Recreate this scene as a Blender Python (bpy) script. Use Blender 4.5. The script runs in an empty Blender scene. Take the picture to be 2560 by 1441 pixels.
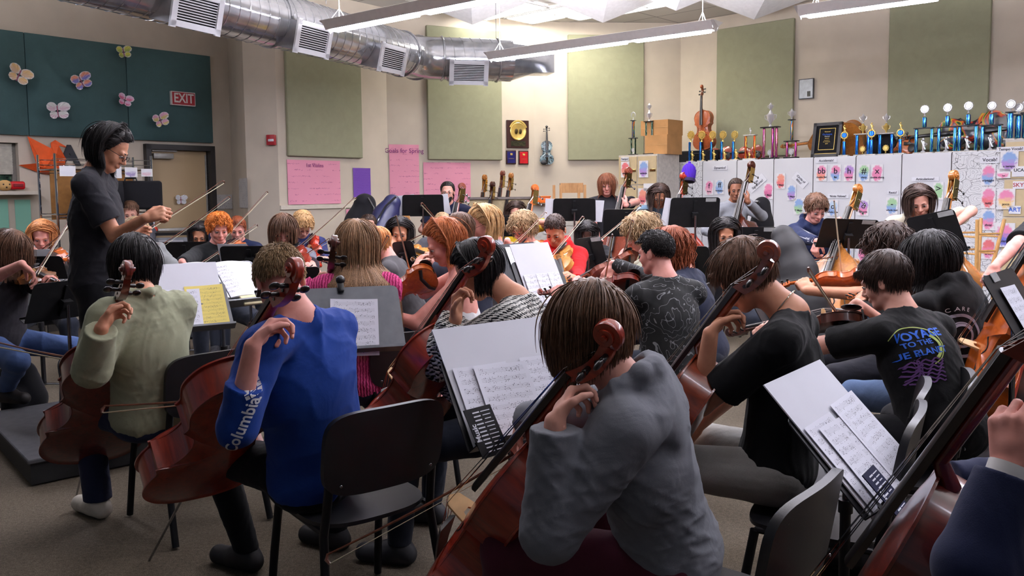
import bpy, bmesh, math, random
import numpy as np
from math import sin, cos, pi, radians, sqrt, atan2
from mathutils import Vector, Matrix, Quaternion
try:
    import openvdb as vdb
except Exception:
    import pyopenvdb as vdb

SC = bpy.context.scene
COL = SC.collection
V = Vector

# ---------------------------------------------------------------- camera
CAM_H = 1.55
FPX, CX, CY = 2072.0, 1280.0, 640.0
PITCH, ROLL = radians(4.5), radians(0.55)
cam_data = bpy.data.cameras.new('camera')
cam = bpy.data.objects.new('camera', cam_data); COL.objects.link(cam)
cam_data.sensor_fit = 'HORIZONTAL'; cam_data.sensor_width = 36.0
cam_data.lens = FPX / 2560.0 * 36.0
cam_data.shift_y = (CY - 720.5) / 2560.0
cam_data.clip_start = 0.05; cam_data.clip_end = 60
_F = V((0, cos(PITCH), -sin(PITCH))); _R0 = V((1, 0, 0)); _U0 = _R0.cross(_F)
CAM_R = (_R0 * cos(ROLL) - _U0 * sin(ROLL)); CAM_U = (_U0 * cos(ROLL) + _R0 * sin(ROLL)); CAM_F = _F
_m = Matrix((CAM_R, CAM_U, -CAM_F)).transposed().to_4x4(); _m.translation = V((0, 0, CAM_H))
cam.matrix_world = _m
SC.camera = cam
CAMP = V((0, 0, CAM_H))

def ray(u, v):
    return (CAM_F + CAM_R * ((u - CX) / FPX) - CAM_U * ((v - CY) / FPX))
def P(u, v, y):
    "world point seen at pixel (u,v) of the photograph, y metres into the room"
    d = ray(u, v); return CAMP + d * (y / d.y)
def PZ(u, v, z):
    d = ray(u, v); return CAMP + d * ((z - CAM_H) / d.z)
def PP(u, v, p0, n):
    d = ray(u, v); return CAMP + d * ((p0 - CAMP).dot(n) / d.dot(n))

# ---------------------------------------------------------------- world, exposure
w = bpy.data.worlds.new('room_ambient'); SC.world = w; w.use_nodes = True
w.node_tree.nodes['Background'].inputs[0].default_value = (0.72, 0.8, 1.0, 1)
w.node_tree.nodes['Background'].inputs[1].default_value = 0.13
SC.view_settings.view_transform = 'Standard'; SC.view_settings.look = 'None'
SC.view_settings.exposure = 0.0; SC.view_settings.gamma = 1.0
SC.view_settings.use_curve_mapping = False
SC.cycles.max_bounces = 6; SC.cycles.diffuse_bounces = 3; SC.cycles.glossy_bounces = 3
SC.cycles.transmission_bounces = 4; SC.cycles.transparent_max_bounces = 6
SC.cycles.use_denoising = True
SC.cycles.caustics_reflective = False; SC.cycles.caustics_refractive = False
SC.cycles.sample_clamp_indirect = 6
LAMP_POWER = 140.0      # emission strength of the pendant lenses
UP_POWER = 420.0
PANEL_POWER = 14.0

# ---------------------------------------------------------------- materials
def lin(c):
    c = c / 255.0
    return c / 12.92 if c <= 0.04045 else ((c + 0.055) / 1.055) ** 2.4
def rgb(t): return (lin(t[0]), lin(t[1]), lin(t[2]), 1.0)
_mats = {}
class NT:
    def __init__(s, name):
        s.m = bpy.data.materials.new(name); s.m.use_nodes = True
        s.t = s.m.node_tree; s.b = s.t.nodes['Principled BSDF']
    def n(s, typ, **kw):
        nd = s.t.nodes.new(typ)
        for k, v in kw.items():
            if k.startswith('i_'):
                key = k[2:]
                key = int(key) if key.isdigit() else key.replace('_', ' ')
                nd.inputs[key].default_value = v
            else: setattr(nd, k, v)
        return nd
    def l(s, a, b): s.t.links.new(a, b)
    def ramp(s, fac, stops, interp='LINEAR'):
        r = s.n('ShaderNodeValToRGB'); cr = r.color_ramp; cr.interpolation = interp
        while len(cr.elements) < len(stops): cr.elements.new(0.5)
        for e, (p, c) in zip(cr.elements, stops):
            e.position = p; e.color = rgb(c) if len(c) == 3 else c
        s.l(fac, r.inputs[0]); return r.outputs[0]
    def coord(s, kind='Object', scale=(1, 1, 1), loc=(0, 0, 0), rot=(0, 0, 0)):
        tc = s.n('ShaderNodeTexCoord'); mp = s.n('ShaderNodeMapping')
        mp.inputs['Scale'].default_value = scale; mp.inputs['Location'].default_value = loc
        mp.inputs['Rotation'].default_value = rot
        s.l(tc.outputs[kind], mp.inputs[0]); return mp.outputs[0]
    def noise(s, vec, scale=5, detail=3, rough=.5, dist=0):
        nd = s.n('ShaderNodeTexNoise'); nd.inputs['Scale'].default_value = scale
        nd.inputs['Detail'].default_value = detail; nd.inputs['Roughness'].default_value = rough
        nd.inputs['Distortion'].default_value = dist
        s.l(vec, nd.inputs['Vector']); return nd.outputs[0]
    def bump(s, h, strength=.3, dist=.01):
        b = s.n('ShaderNodeBump'); b.inputs['Strength'].default_value = strength
        b.inputs['Distance'].default_value = dist
        s.l(h, b.inputs['Height']); s.l(b.outputs[0], s.b.inputs['Normal'])
    def set(s, color=None, rough=None, metal=None, spec=None, coat=None, sheen=None):
        if color is not None: s.b.inputs['Base Color'].default_value = rgb(color)
        if rough is not None: s.b.inputs['Roughness'].default_value = rough
        if metal is not None: s.b.inputs['Metallic'].default_value = metal
        if spec is not None: s.b.inputs['Specular IOR Level'].default_value = spec
        if coat is not None:
            s.b.inputs['Coat Weight'].default_value = coat; s.b.inputs['Coat Roughness'].default_value = .12
        if sheen is not None: s.b.inputs['Sheen Weight'].default_value = sheen
        return s
    def mix(s, fac, a, b, mode='MIX'):
        m = s.n('ShaderNodeMix', data_type='RGBA', blend_type=mode)
        for x, i in ((fac, 0), (a, 6), (b, 7)):
            if hasattr(x, 'is_output'): s.l(x, m.inputs[i])
            elif i == 0: m.inputs[0].default_value = x
            else: m.inputs[i].default_value = rgb(x)
        return m.outputs[2]
    def math(s, op, a, b=0.0, c=None):
        m = s.n('ShaderNodeMath', operation=op)
        for i, x in enumerate((a, b) if c is None else (a, b, c)):
            if hasattr(x, 'is_output'): s.l(x, m.inputs[i])
            else: m.inputs[i].default_value = x
        return m.outputs[0]
    def base(s, out): s.l(out, s.b.inputs['Base Color'])

def plain(name, color, rough=.6, metal=0.0, spec=.4, coat=0.0, var=0.06, nscale=20, bump=0.0, bscale=200, emit=0):
    "a plain surface with a little procedural variation"
    if name in _mats: return _mats[name]
    t = NT(name); t.set(color, rough, metal, spec, coat)
    c = t.coord()
    n = t.noise(c, nscale, 3)
    t.base(t.ramp(n, [(.3, tuple(x * (1 - var) for x in color)), (.7, tuple(min(255, x * (1 + var)) for x in color))]))
    if bump: t.bump(t.noise(c, bscale, 2), bump, .002)
    if emit:
        t.b.inputs['Emission Color'].default_value = rgb(color); t.b.inputs['Emission Strength'].default_value = emit
    _mats[name] = t.m; return t.m

def fabric(name, color, rough=.9, scale=420, wrinkle=.35, var=.10):
    if name in _mats: return _mats[name]
    t = NT(name); t.set(color, rough, 0, .15); t.b.inputs['Sheen Weight'].default_value = .05
    c = t.coord()
    n1 = t.noise(c, scale, 2); n2 = t.noise(c, 9, 3, .55, .6)
    k = t.math('ADD', t.math('MULTIPLY', n1, .5), t.math('MULTIPLY', n2, .5))
    t.base(t.ramp(k, [(.3, tuple(x * (1 - var) for x in color)), (.7, tuple(min(255, x * (1 + var)) for x in color))]))
    h = t.math('ADD', t.math('MULTIPLY', n2, wrinkle * 8), t.math('MULTIPLY', n1, .25))
    t.bump(h, .35, .004)
    _mats[name] = t.m; return t.m

def varnish(name, dark, light, rough=.28, scale=1.0):
    if name in _mats: return _mats[name]
    t = NT(name); t.set(light, rough, 0, .5, coat=.6)
    c = t.coord(scale=(26 * scale, 26 * scale, 5 * scale)); n = t.noise(c, 1.4, 5, .6, .8)
    c2 = t.coord(); n2 = t.noise(c2, 5, 2)
    k = t.math('ADD', t.math('MULTIPLY', n, .6), t.math('MULTIPLY', n2, .4))
    t.base(t.ramp(k, [(.32, dark), (.66, light)]))
    t.b.inputs['Coat Roughness'].default_value = .1
    _mats[name] = t.m; return t.m

def metal(name, color, rough=.25):
    if name in _mats: return _mats[name]
    t = NT(name); t.set(color, rough, 1.0)
    n = t.noise(t.coord(), 40, 2)
    t.l(t.ramp(n, [(.3, (rough * 200,) * 3), (.7, (min(255, rough * 320),) * 3)]), t.b.inputs['Roughness'])
    t.b.inputs['Roughness'].default_value = rough
    _mats[name] = t.m; return t.m

# ---------------------------------------------------------------- mesh builder
class MB:
    def __init__(s): s.v = []; s.f = []; s.n = 0
    def add(s, v, f, M=None):
        v = np.asarray(v, dtype=float).reshape(-1, 3)
        if M is not None:
            A = np.array(M); v = v @ A[:3, :3].T + A[:3, 3]
        s.v.append(v); n = s.n
        s.f.extend([tuple(i + n for i in q) for q in f]); s.n += len(v)
        return s
    def box(s, c, d, M=None, rot=None):
        x, y, z = d[0] / 2, d[1] / 2, d[2] / 2
        vv = np.array([(-x, -y, -z), (x, -y, -z), (x, y, -z), (-x, y, -z), (-x, -y, z), (x, -y, z), (x, y, z), (-x, y, z)])
        if rot is not None: vv = vv @ np.array(rot)[:3, :3].T
        vv = vv + np.array(c)
        return s.add(vv, [(0, 3, 2, 1), (4, 5, 6, 7), (0, 1, 5, 4), (1, 2, 6, 5), (2, 3, 7, 6), (3, 0, 4, 7)], M)
    def rbox(s, c, d, r=.01, seg=2, M=None, rot=None):
        bm = bmesh.new(); bmesh.ops.create_cube(bm, size=1)
        bmesh.ops.scale(bm, vec=d, verts=bm.verts)
        r = min(r, min(d) * .49)
        bmesh.ops.bevel(bm, geom=bm.edges[:] , offset=r, segments=seg, profile=.5, affect='EDGES')
        vv = np.array([v.co[:] for v in bm.verts]); ff = [tuple(v.index for v in f.verts) for f in bm.faces]
        bm.free()
        if rot is not None: vv = vv @ np.array(rot)[:3, :3].T
        return s.add(vv + np.array(c), ff, M)
    def tube(s, pts, r, n=8, M=None, caps=True, flat=1.0, up=None):
        pts = [V(p) for p in pts]; m = len(pts)
        rr = r if hasattr(r, '__len__') else [r] * m
        T = []
        for i in range(m):
            a = pts[max(0, i - 1)]; b = pts[min(m - 1, i + 1)]; t = (b - a)
            T.append(t.normalized() if t.length > 1e-9 else V((0, 0, 1)))
        u = V(up) if up is not None else (V((0, 0, 1)) if abs(T[0].z) < .9 else V((1, 0, 0)))
        vs = []
        N = (u - T[0] * u.dot(T[0])).normalized()
        for i in range(m):
            if i: 
                N = (N - T[i] * N.dot(T[i]))
                N = N.normalized() if N.length > 1e-6 else u
            B = T[i].cross(N)
            for k in range(n):
                a = 2 * pi * k / n
                vs.append(pts[i] + N * (cos(a) * rr[i] * flat) + B * (sin(a) * rr[i]))
        f = [(i * n + k, i * n + (k + 1) % n, (i + 1) * n + (k + 1) % n, (i + 1) * n + k) for i in range(m - 1) for k in range(n)]
        if caps:
            f.append(tuple(range(n))[::-1]); f.append(tuple((m - 1) * n + k for k in range(n)))
        return s.add([tuple(p) for p in vs], f, M)
    def lathe(s, prof, n=16, M=None):
        vs = [(r * cos(2 * pi * k / n), r * sin(2 * pi * k / n), z) for r, z in prof for k in range(n)]
        m = len(prof)
        f = [(i * n + k, i * n + (k + 1) % n, (i + 1) * n + (k + 1) % n, (i + 1) * n + k) for i in range(m - 1) for k in range(n)]
        f.append(tuple(range(n))[::-1]); f.append(tuple((m - 1) * n + k for k in range(n)))
        return s.add(vs, f, M)
    def prism(s, poly, z0, z1, M=None):
        n = len(poly)
        vs = [(x, y, z0) for x, y in poly] + [(x, y, z1) for x, y in poly]
        f = [tuple(range(n))[::-1], tuple(range(n, 2 * n))] + [(i, (i + 1) % n, n + (i + 1) % n, n + i) for i in range(n)]
        return s.add(vs, f, M)
    def ell(s, c, r, M=None, nu=14, nv=9):
        vs = [(0, 0, -1)]
        for j in range(1, nv):
            p = -pi / 2 + pi * j / nv
            vs += [(cos(p) * cos(2 * pi * i / nu), cos(p) * sin(2 * pi * i / nu), sin(p)) for i in range(nu)]
        vs.append((0, 0, 1)); L = len(vs) - 1
        f = [(0, 1 + (i + 1) % nu, 1 + i) for i in range(nu)]
        for j in range(nv - 2):
            a = 1 + j * nu
            f += [(a + i, a + (i + 1) % nu, a + nu + (i + 1) % nu, a + nu + i) for i in range(nu)]
        a = 1 + (nv - 2) * nu
        f += [(a + i, a + (i + 1) % nu, L) for i in range(nu)]
        vv = np.array(vs) * np.array(r) + np.array(c)
        return s.add(vv, f, M)
    def grid(s, g, M=None, flip=False):
        "g: array (nu, nv, 3)"
        g = np.asarray(g); nu, nv = g.shape[:2]
        f = []
        for i in range(nu - 1):
            for j in range(nv - 1):
                q = (i * nv + j, (i + 1) * nv + j, (i + 1) * nv + j + 1, i * nv + j + 1)
                f.append(q[::-1] if flip else q)
        return s.add(g.reshape(-1, 3), f, M)
    def build(s, name, mat=None, parent=None, smooth=True, angle=40, loc=None, M=None):
        vv = np.concatenate(s.v) if s.v else np.zeros((0, 3))
        me = bpy.data.meshes.new(name)
        if M is not None:
            A = np.array(M); vv = vv @ A[:3, :3].T + A[:3, 3]
        if loc is not None: vv = vv - np.array(loc)
        me.from_pydata(vv.tolist(), [], s.f); me.update()
        return link_mesh(name, me, mat, parent, smooth, angle, loc)

def link_mesh(name, me, mat=None, parent=None, smooth=True, angle=40, loc=None):
    if mat is not None: me.materials.append(mat)
    if smooth:
        me.polygons.foreach_set('use_smooth', [True] * len(me.polygons))
        if angle < 180: me.set_sharp_from_angle(angle=radians(angle))
    o = bpy.data.objects.new(name, me); COL.objects.link(o)
    if parent is not None: o.parent = parent
    if loc is not None: o.location = loc
    return o

def tag(o, label=None, cat=None, group=None, kind=None):
    if label: o['label'] = label
    if cat: o['category'] = cat
    if group: o['group'] = group
    if kind: o['kind'] = kind
    return o
def thing(name, label, cat, loc=(0, 0, 0), rz=0.0, group=None, M=None):
    o = bpy.data.objects.new(name, None); COL.objects.link(o)
    o.empty_display_size = .1
    if M is not None: o.matrix_world = M
    else: o.location = loc; o.rotation_euler = (0, 0, rz)
    return tag(o, label, cat, group)
def copy_tree(o, parent=None):
    c = o.copy(); COL.objects.link(c)
    if parent is not None: c.parent = parent
    for ch in KIDS.get(o.name, None) or [x for x in o.children]: copy_tree(ch, c)
    return c
KIDS = {}
def frame(o, x, y=None, z=None):
    "matrix with origin o and axes x (right), y (up), z (out)"
    o, x = V(o), V(x).normalized()
    if z is None: y = V(y); z = x.cross(y).normalized(); y = z.cross(x).normalized()
    elif y is None: z = V(z); y = z.cross(x).normalized(); z = x.cross(y).normalized()
    M = Matrix((x, y, z)).transposed().to_4x4(); M.translation = o; return M
def text_mesh(s, size=.1, extrude=.001, align='CENTER', bold=0.0, spacing=1.0, shear=0):
    cu = bpy.data.curves.new('txt', 'FONT'); cu.body = s; cu.size = size; cu.extrude = extrude
    cu.align_x = align; cu.align_y = 'CENTER'; cu.offset = bold; cu.space_character = spacing; cu.shear = shear
    cu.resolution_u = 3
    o = bpy.data.objects.new('txt', cu); COL.objects.link(o)
    dg = bpy.context.evaluated_depsgraph_get()
    me = bpy.data.meshes.new_from_object(o.evaluated_get(dg))
    vv = np.empty(len(me.vertices) * 3); me.vertices.foreach_get('co', vv)
    ff = [tuple(p.vertices) for p in me.polygons]
    bpy.data.objects.remove(o); bpy.data.curves.remove(cu); bpy.data.meshes.remove(me)
    return vv.reshape(-1, 3), ff
def put_text(s, name, size, M, mat, parent=None, **kw):
    "M: frame, text plane x right y up; coordinates in the parent's space"
    vv, ff = text_mesh(s, size, **kw); mb = MB(); mb.add(vv, ff, M)
    return mb.build(name, mat, parent, smooth=False)
# ================================================================ the room
random.seed(4)
CEIL = 4.05
C0 = V((-3.74, 11.15, 0)); C1 = V((-3.24, 10.2, 0)); V0 = V((-2.82, 10.1, 0))
V1 = V((-1.70, 11.52, 0)); V2 = V((.35, 12.56, 0)); V3 = V((2.585, 12.755, 0))
D4 = V((.731, -.682, 0)).normalized(); V4 = V3 + D4 * 8.5
DL = V((.64, .77, 0)).normalized(); L0 = C0 - DL * 9.0
wall_m = plain('painted_wall', (206, 194, 176), .85, var=.025, nscale=3, bump=.12, bscale=260)
wall_low = plain('painted_wall_lower', (196, 184, 164), .8, var=.02, nscale=3)

def wall_frame(a, b):
    d = (b - a).normalized(); up = V((0, 0, 1)); n = d.cross(up) * -1
    # facing the room: towards the camera side
    n = V((d.y, -d.x, 0))
    return d, n
def wall(name, a, b, ext0=0.0, ext1=0.0, holes=()):
    d, n = wall_frame(a, b); L = (b - a).length
    M = frame(a, d, z=n); mb = MB()
    # thickness 0.15 behind
    x0, x1 = -ext0, L + ext1
    if not holes:
        mb.box(((x0 + x1) / 2, CEIL / 2, -.075), (x1 - x0, CEIL, .15), M)
    else:
        hs = sorted(holes); x = x0
        for (h0, h1, z0, z1) in hs:
            mb.box(((x + h0) / 2, CEIL / 2, -.075), (h0 - x, CEIL, .15), M)
            if z0 > 0: mb.box(((h0 + h1) / 2, z0 / 2, -.075), (h1 - h0, z0, .15), M)
            mb.box(((h0 + h1) / 2, (z1 + CEIL) / 2, -.075), (h1 - h0, CEIL - z1, .15), M)
            x = h1
        mb.box(((x + x1) / 2, CEIL / 2, -.075), (x1 - x, CEIL, .15), M)
    o = mb.build(name, wall_m, smooth=False); tag(o, kind='structure'); return o

# window and door openings on the left wall, measured along it from C0 backwards
def left_t(u, v=400):
    p = PP(u, v, C0, V((DL.y, -DL.x, 0))); return (p - L0).dot(DL)
LL = (C0 - L0).length
door_t0, door_t1 = left_t(372), left_t(519)
win_t0, win_t1 = left_t(-260), left_t(47)
win_z1 = PP(30, 357, C0, V((DL.y, -DL.x, 0))).z; win_z0 = PP(30, 473, C0, V((DL.y, -DL.x, 0))).z
door_top = PP(440, 376, C0, V((DL.y, -DL.x, 0))).z
wall('wall_left', L0, C0, 0, 0, holes=[(win_t0, win_t1, win_z0, win_z1), (door_t0, door_t1, 0, door_top)])
# column between the walls
mb = MB(); poly = [(C0.x, C0.y), (C1.x, C1.y), (V0.x, V0.y), (V0.x - .2, V0.y + 1.2), (C0.x, C0.y + .6)]
mb.prism(poly, 0, CEIL); tag(mb.build('wall_column', wall_m, smooth=False), kind='structure')
wall('wall_back_left', V0, V1, 0, .05); wall('wall_back_centre', V1, V2, 0, .03)
wall('wall_back', V2, V3, 0, .1); wall('wall_back_right', V3, V4, .0, 0)
# side wall, out of view on the right, and wall behind: dim surroundings
tm = plain('wall_trim_paint', (214, 204, 188), .6, var=.02)
for nm, a, b in (('trim_1', V0, V1), ('trim_2', V1, V2), ('trim_3', V2, V3)):
    d, n = wall_frame(a, b); L = (b - a).length; mb = MB()
    mb.box((L / 2, 1.37, .012), (L, .05, .03), frame(a, d, z=n)); tag(mb.build(nm, tm, smooth=False), kind='structure')
bm_ = plain('baseboard_rubber', (60, 56, 52), .6)
for nm, a, b in (('baseboard_left', L0, L0 + DL * (door_t0 - .06)), ('baseboard_back_left', V0, V1), ('baseboard_back_centre', V1, V2), ('baseboard_back', V2, V3), ('baseboard_back_right', V3, V4)):
    d, n = wall_frame(a, b); L = (b - a).length; mb = MB()
    mb.box((L / 2, .05, .006), (L, .1, .012), frame(a, d, z=n)); tag(mb.build(nm, bm_, smooth=False), kind='structure')

# floor: dark carpet
t = NT('carpet'); t.set((80, 74, 66), .95, 0, .1); c = t.coord()
n1 = t.noise(c, 220, 2); n2 = t.noise(c, 1.6, 4); n3 = t.noise(c, 60, 2)
k = t.math('ADD', t.math('MULTIPLY', n1, .55), t.math('ADD', t.math('MULTIPLY', n2, .2), t.math('MULTIPLY', n3, .25)))
t.base(t.ramp(k, [(.3, (52, 47, 41)), (.5, (92, 84, 73)), (.7, (128, 117, 100))])); t.bump(n1, .6, .004)
mb = MB(); mb.box((0, 5.5, -.05), (26, 17, .1)); tag(mb.build('floor', t.m, smooth=False), kind='structure')

# ceiling: lay-in tiles
GX = V((.731, -.682, 0)).normalized(); GA = atan2(GX.y, GX.x)
t = NT('ceiling_tile'); t.set((205, 203, 200), .9, 0, .1); c = t.coord(rot=(0, 0, 0))
br = t.n('ShaderNodeTexBrick', offset=0.0); br.inputs['Scale'].default_value = 1.0
br.inputs['Brick Width'].default_value = 1.22; br.inputs['Row Height'].default_value = .61
br.inputs['Mortar Size'].default_value = .012; br.inputs['Color1'].default_value = rgb((206, 203, 198))
br.inputs['Color2'].default_value = rgb((198, 195, 190)); br.inputs['Mortar'].default_value = rgb((150, 148, 146))
br.inputs['Mortar Smooth'].default_value = .2
t.l(c, br.inputs['Vector']); t.base(br.outputs[0]); t.bump(t.noise(c, 120, 2), .3, .003)
mb = MB(); mb.box((0, 0, .05), (24, 18, .1)); o = mb.build('ceiling', t.m, smooth=False)
o.location = (1.0, 7.5, CEIL); o.rotation_euler = (0, 0, GA); tag(o, kind='structure')

# pyramid diffusers hanging from the ceiling grid
pm = plain('white_diffuser', (235, 235, 236), .5, var=.02)
def pyramid(u, v, zt, s=1.2, sy=1.2):
    a = PZ(u, v, zt); M = Matrix.Translation((a.x, a.y, 0)) @ Matrix.Rotation(GA, 4, 'Z')
    mb = MB(); h = s / 2; hy = sy / 2
    mb.add([(-h, -hy, CEIL), (h, -hy, CEIL), (h, hy, CEIL), (-h, hy, CEIL), (0, 0, zt)], [(0, 1, 4), (1, 2, 4), (2, 3, 4), (3, 0, 4), (3, 2, 1, 0)], M)
    mb.box((0, 0, CEIL - .012), (s + .05, sy + .05, .02), M)
    return mb.build('ceiling_diffuser', pm, smooth=False, loc=(a.x, a.y, CEIL))
for k, (u, v, z, s) in enumerate([(1181, 62, 3.72, 1.15), (1172, 22, 3.72, 1.15), (1507, 57, 3.72, 1.15), (1690, 27, 3.72, 1.15), (1885, 49, 3.75, 1.15), (1395, 2, 3.72, 1.15)]):
    nm = ['white pyramid ceiling diffuser over the narrow end of the long pendant light', 'white pyramid ceiling diffuser beside the end of the left pendant light',
          'white pyramid ceiling diffuser above the middle of the long pendant light', 'white pyramid ceiling diffuser just above the right end of the long pendant light',
          'grey-white pyramid ceiling diffuser nearest the pale wall on the right', 'brightly lit pyramid ceiling diffuser at the top edge of the picture'][k]
    tag(pyramid(u, v, z, s), nm, 'ceiling diffuser', 'pyramid ceiling diffusers')

# ---------------------------------------------------------------- acoustic panels
olive = fabric('olive_panel_cloth', (150, 150, 124), .95, 300, .02, .04)
def panel(a, d, n, t0, wdt, z0, z1, m, name, label, group, puff=0.0):
    M = frame(a + d * t0, d, z=n); mb = MB()
    mb.rbox((wdt / 2, (z0 + z1) / 2, .028), (wdt, z1 - z0, .05), .008, 1, M)
    if puff:
        g = np.zeros((17, 17, 3))
        for i in range(17):
            for j in range(17):
                x, y = i / 16, j / 16
                g[i, j] = (x * wdt, z0 + y * (z1 - z0), .052 + puff * (sin(pi * x) ** .8) * (sin(pi * y) ** .45))
        mb.grid(g, M)
    o = mb.build(name, m, smooth=bool(puff), loc=tuple(a + d * (t0 + wdt / 2))); return tag(o, label, 'acoustic panel', group)
def seg_t(a, b, u, v):
    d, n = wall_frame(a, b); return (PP(u, v, a, n) - a).dot(d)
for (a, b, u0, u1, lab) in ((V0, V1, 712, 898, 'olive cloth acoustic panel beside the column, its top behind the round duct'),
                            (V1, V2, 1066, 1251, 'olive cloth acoustic panel under the end vent of the duct'),
                            (V2, V3, 1419, 1608, 'olive cloth acoustic panel between the hanging violin and the cardboard boxes'),
                            (V3, V4, 1795, 1986, 'olive cloth acoustic panel behind the upright cello'),
                            (V3, V4, 2222, 2473, 'olive cloth acoustic panel above the rainbow painted cello')):
    d, n = wall_frame(a, b); t0 = seg_t(a, b, u0, 250); t1 = seg_t(a, b, u1, 250)
    panel(a, d, n, t0, t1 - t0, 2.0, 3.86, olive, 'acoustic_panel', lab, 'olive acoustic panels')
teal = fabric('teal_panel_cloth', (64, 88, 89), .9, 300, .02, .05)
nL = V((DL.y, -DL.x, 0))
zt = PP(528, 142, C0 + nL * .03, nL).z; zb = PP(536, 358, C0 + nL * .03, nL).z
edges = [left_t(-190), left_t(72), left_t(321), left_t(530)]
for i in range(3):
    panel(L0, DL, nL, edges[i] + .004, edges[i + 1] - edges[i] - .008, zb, zt, teal, 'acoustic_panel',
          ['dark teal bulging wall panel over the window', 'dark teal bulging wall panel above the orange paper crane', 'dark teal bulging wall panel carrying the EXIT sign'][i], 'teal acoustic panels', puff=.11)

# ---------------------------------------------------------------- window, door
wf = plain('window_frame_paint', (120, 116, 108), .5)
ML = frame(L0, DL, z=nL)
mb = MB()
for (x, y, w_, h_) in ((win_t0, (win_z0 + win_z1) / 2, .05, win_z1 - win_z0), (win_t1 - .02, (win_z0 + win_z1) / 2, .05, win_z1 - win_z0), ((win_t0 + win_t1) / 2, win_z1 - .02, win_t1 - win_t0, .05), ((win_t0 + win_t1) / 2, win_z0 + .02, win_t1 - win_t0, .04)):
    mb.box((x, y, -.11), (w_, h_, .06), ML)
win = mb.build('window_1', wf, smooth=False); tag(win, kind='structure')
t = NT('window_glass'); t.set((30, 40, 42), .05, 0, .6); t.b.inputs['Transmission Weight'].default_value = .0
c = t.coord(); t.base(t.ramp(t.noise(c, 14, 4), [(.35, (18, 30, 34)), (.5, (46, 74, 60)), (.65, (96, 124, 96)), (.75, (170, 190, 180))]))
mb = MB(); mb.box(((win_t0 + win_t1) / 2, (win_z0 + win_z1) / 2, -.12), (win_t1 - win_t0, win_z1 - win_z0, .01), ML); o = mb.build('pane', t.m, win, smooth=False)
mb = MB(); bz0 = PP(30, 432, C0, nL).z; k = 0; y = bz0
while y < win_z1 - .02:
    mb.box(((win_t0 + win_t1) / 2 - .01, y, -.07), (win_t1 - win_t0 - .06, .034, .006), ML, rot=Matrix.Rotation(radians(20), 3, 'X')); y += .03
o = mb.build('window_blind', plain('blind_slats', (198, 194, 180), .6), smooth=False)
tag(o, 'cream slatted blind pulled halfway down the window', 'window blind')
mb = MB(); sz = PP(30, 478, C0, nL).z; st1 = left_t(84)
mb.box(((win_t0 + st1) / 2, sz - .02, .06), (st1 - win_t0, .04, .16), ML); tag(mb.build('trim_window_sill', tm, smooth=False), kind='structure')
# whiteboard-ish framed board with mint papers below the sill
mint = NT('mint_paper'); mint.set((140, 196, 172), .8); c = mint.coord('Object')
wv = mint.n('ShaderNodeTexWave', bands_direction='Z'); wv.inputs['Scale'].default_value = 7; wv.inputs['Distortion'].default_value = 2; mint.l(c, wv.inputs[0])
nn = mint.noise(c, 28, 3); ln = mint.math('MULTIPLY', mint.math('GREATER_THAN', wv.outputs[1], .93), mint.math('GREATER_THAN', nn, .5))
mint.base(mint.mix(ln, (140, 198, 174), (60, 90, 84)))
for k, (u0, u1, v0, v1) in enumerate(((-70, 26, 500, 640), (35, 82, 500, 640))):
    a = PP(u0, v0, C0, nL); b = PP(u1, v1, C0, nL); x0, x1 = (a - L0).dot(DL), (b - L0).dot(DL)
    mb = MB(); mb.box((0, 0, 0), (x1 - x0, a.z - b.z, .004)); M = frame(L0 + DL * ((x0 + x1) / 2) + nL * .012 + V((0, 0, (a.z + b.z) / 2)), DL, z=nL)
    o = mb.build('wall_chart', mint.m, smooth=False); o.matrix_world = M
    tag(o, ['mint green handwritten chart under the window sill, at the picture edge', 'narrow mint green handwritten chart under the end of the sill'][k], 'chart')

dm = plain('door_paint', (186, 162, 126), .45, var=.02, nscale=2)
fm = plain('door_frame_paint', (44, 42, 42), .45)
mb = MB(); w2 = .065
mb.box((door_t0 - w2 / 2, (door_top + w2) / 2, -.02), (w2, door_top + w2, .2), ML)
mb.box((door_t1 + w2 / 2, (door_top + w2) / 2, -.02), (w2, door_top + w2, .2), ML)
mb.box(((door_t0 + door_t1) / 2, door_top + w2 / 2, -.02), (door_t1 - door_t0 + 2 * w2, w2, .2), ML)
tag(mb.build('trim_door_frame', fm, smooth=False), kind='structure')
mb = MB(); mb.box(((door_t0 + door_t1) / 2, door_top / 2, -.045), (door_t1 - door_t0 - .012, door_top - .01, .045), ML)
door = mb.build('door_1', dm, smooth=False); tag(door, kind='structure')
gm = plain('closer_grey', (160, 158, 152), .4, .3)
def left_box(u0, v0, u1, v1, off, dep):
    a = PP(u0, v0, C0 + nL * off, nL); b = PP(u1, v1, C0 + nL * off, nL)
    x0, x1 = (a - L0).dot(DL), (b - L0).dot(DL)
    return ((x0 + x1) / 2, (a.z + b.z) / 2, off), (abs(x1 - x0), abs(a.z - b.z), dep)
mb = MB(); cc, ss = left_box(381, 383, 432, 398, .02, .07); mb.rbox(cc, ss, .01, 2, ML)
cc, ss = left_box(378, 374, 440, 380, 0, .05); mb.box(cc, ss, ML)
mb.build('door_closer', gm, door)
mb = MB(); cc, ss = left_box(392, 572, 518, 580, .02, .06); mb.rbox(cc, ss, .01, 2, ML)
mb.build('push_bar', gm, door)
mb = MB(); mb.box((door_t1 - .02, door_top / 2, -.018), (.018, door_top - .1, .012), ML); mb.build('edge_strip', gm, door, smooth=False)

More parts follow.
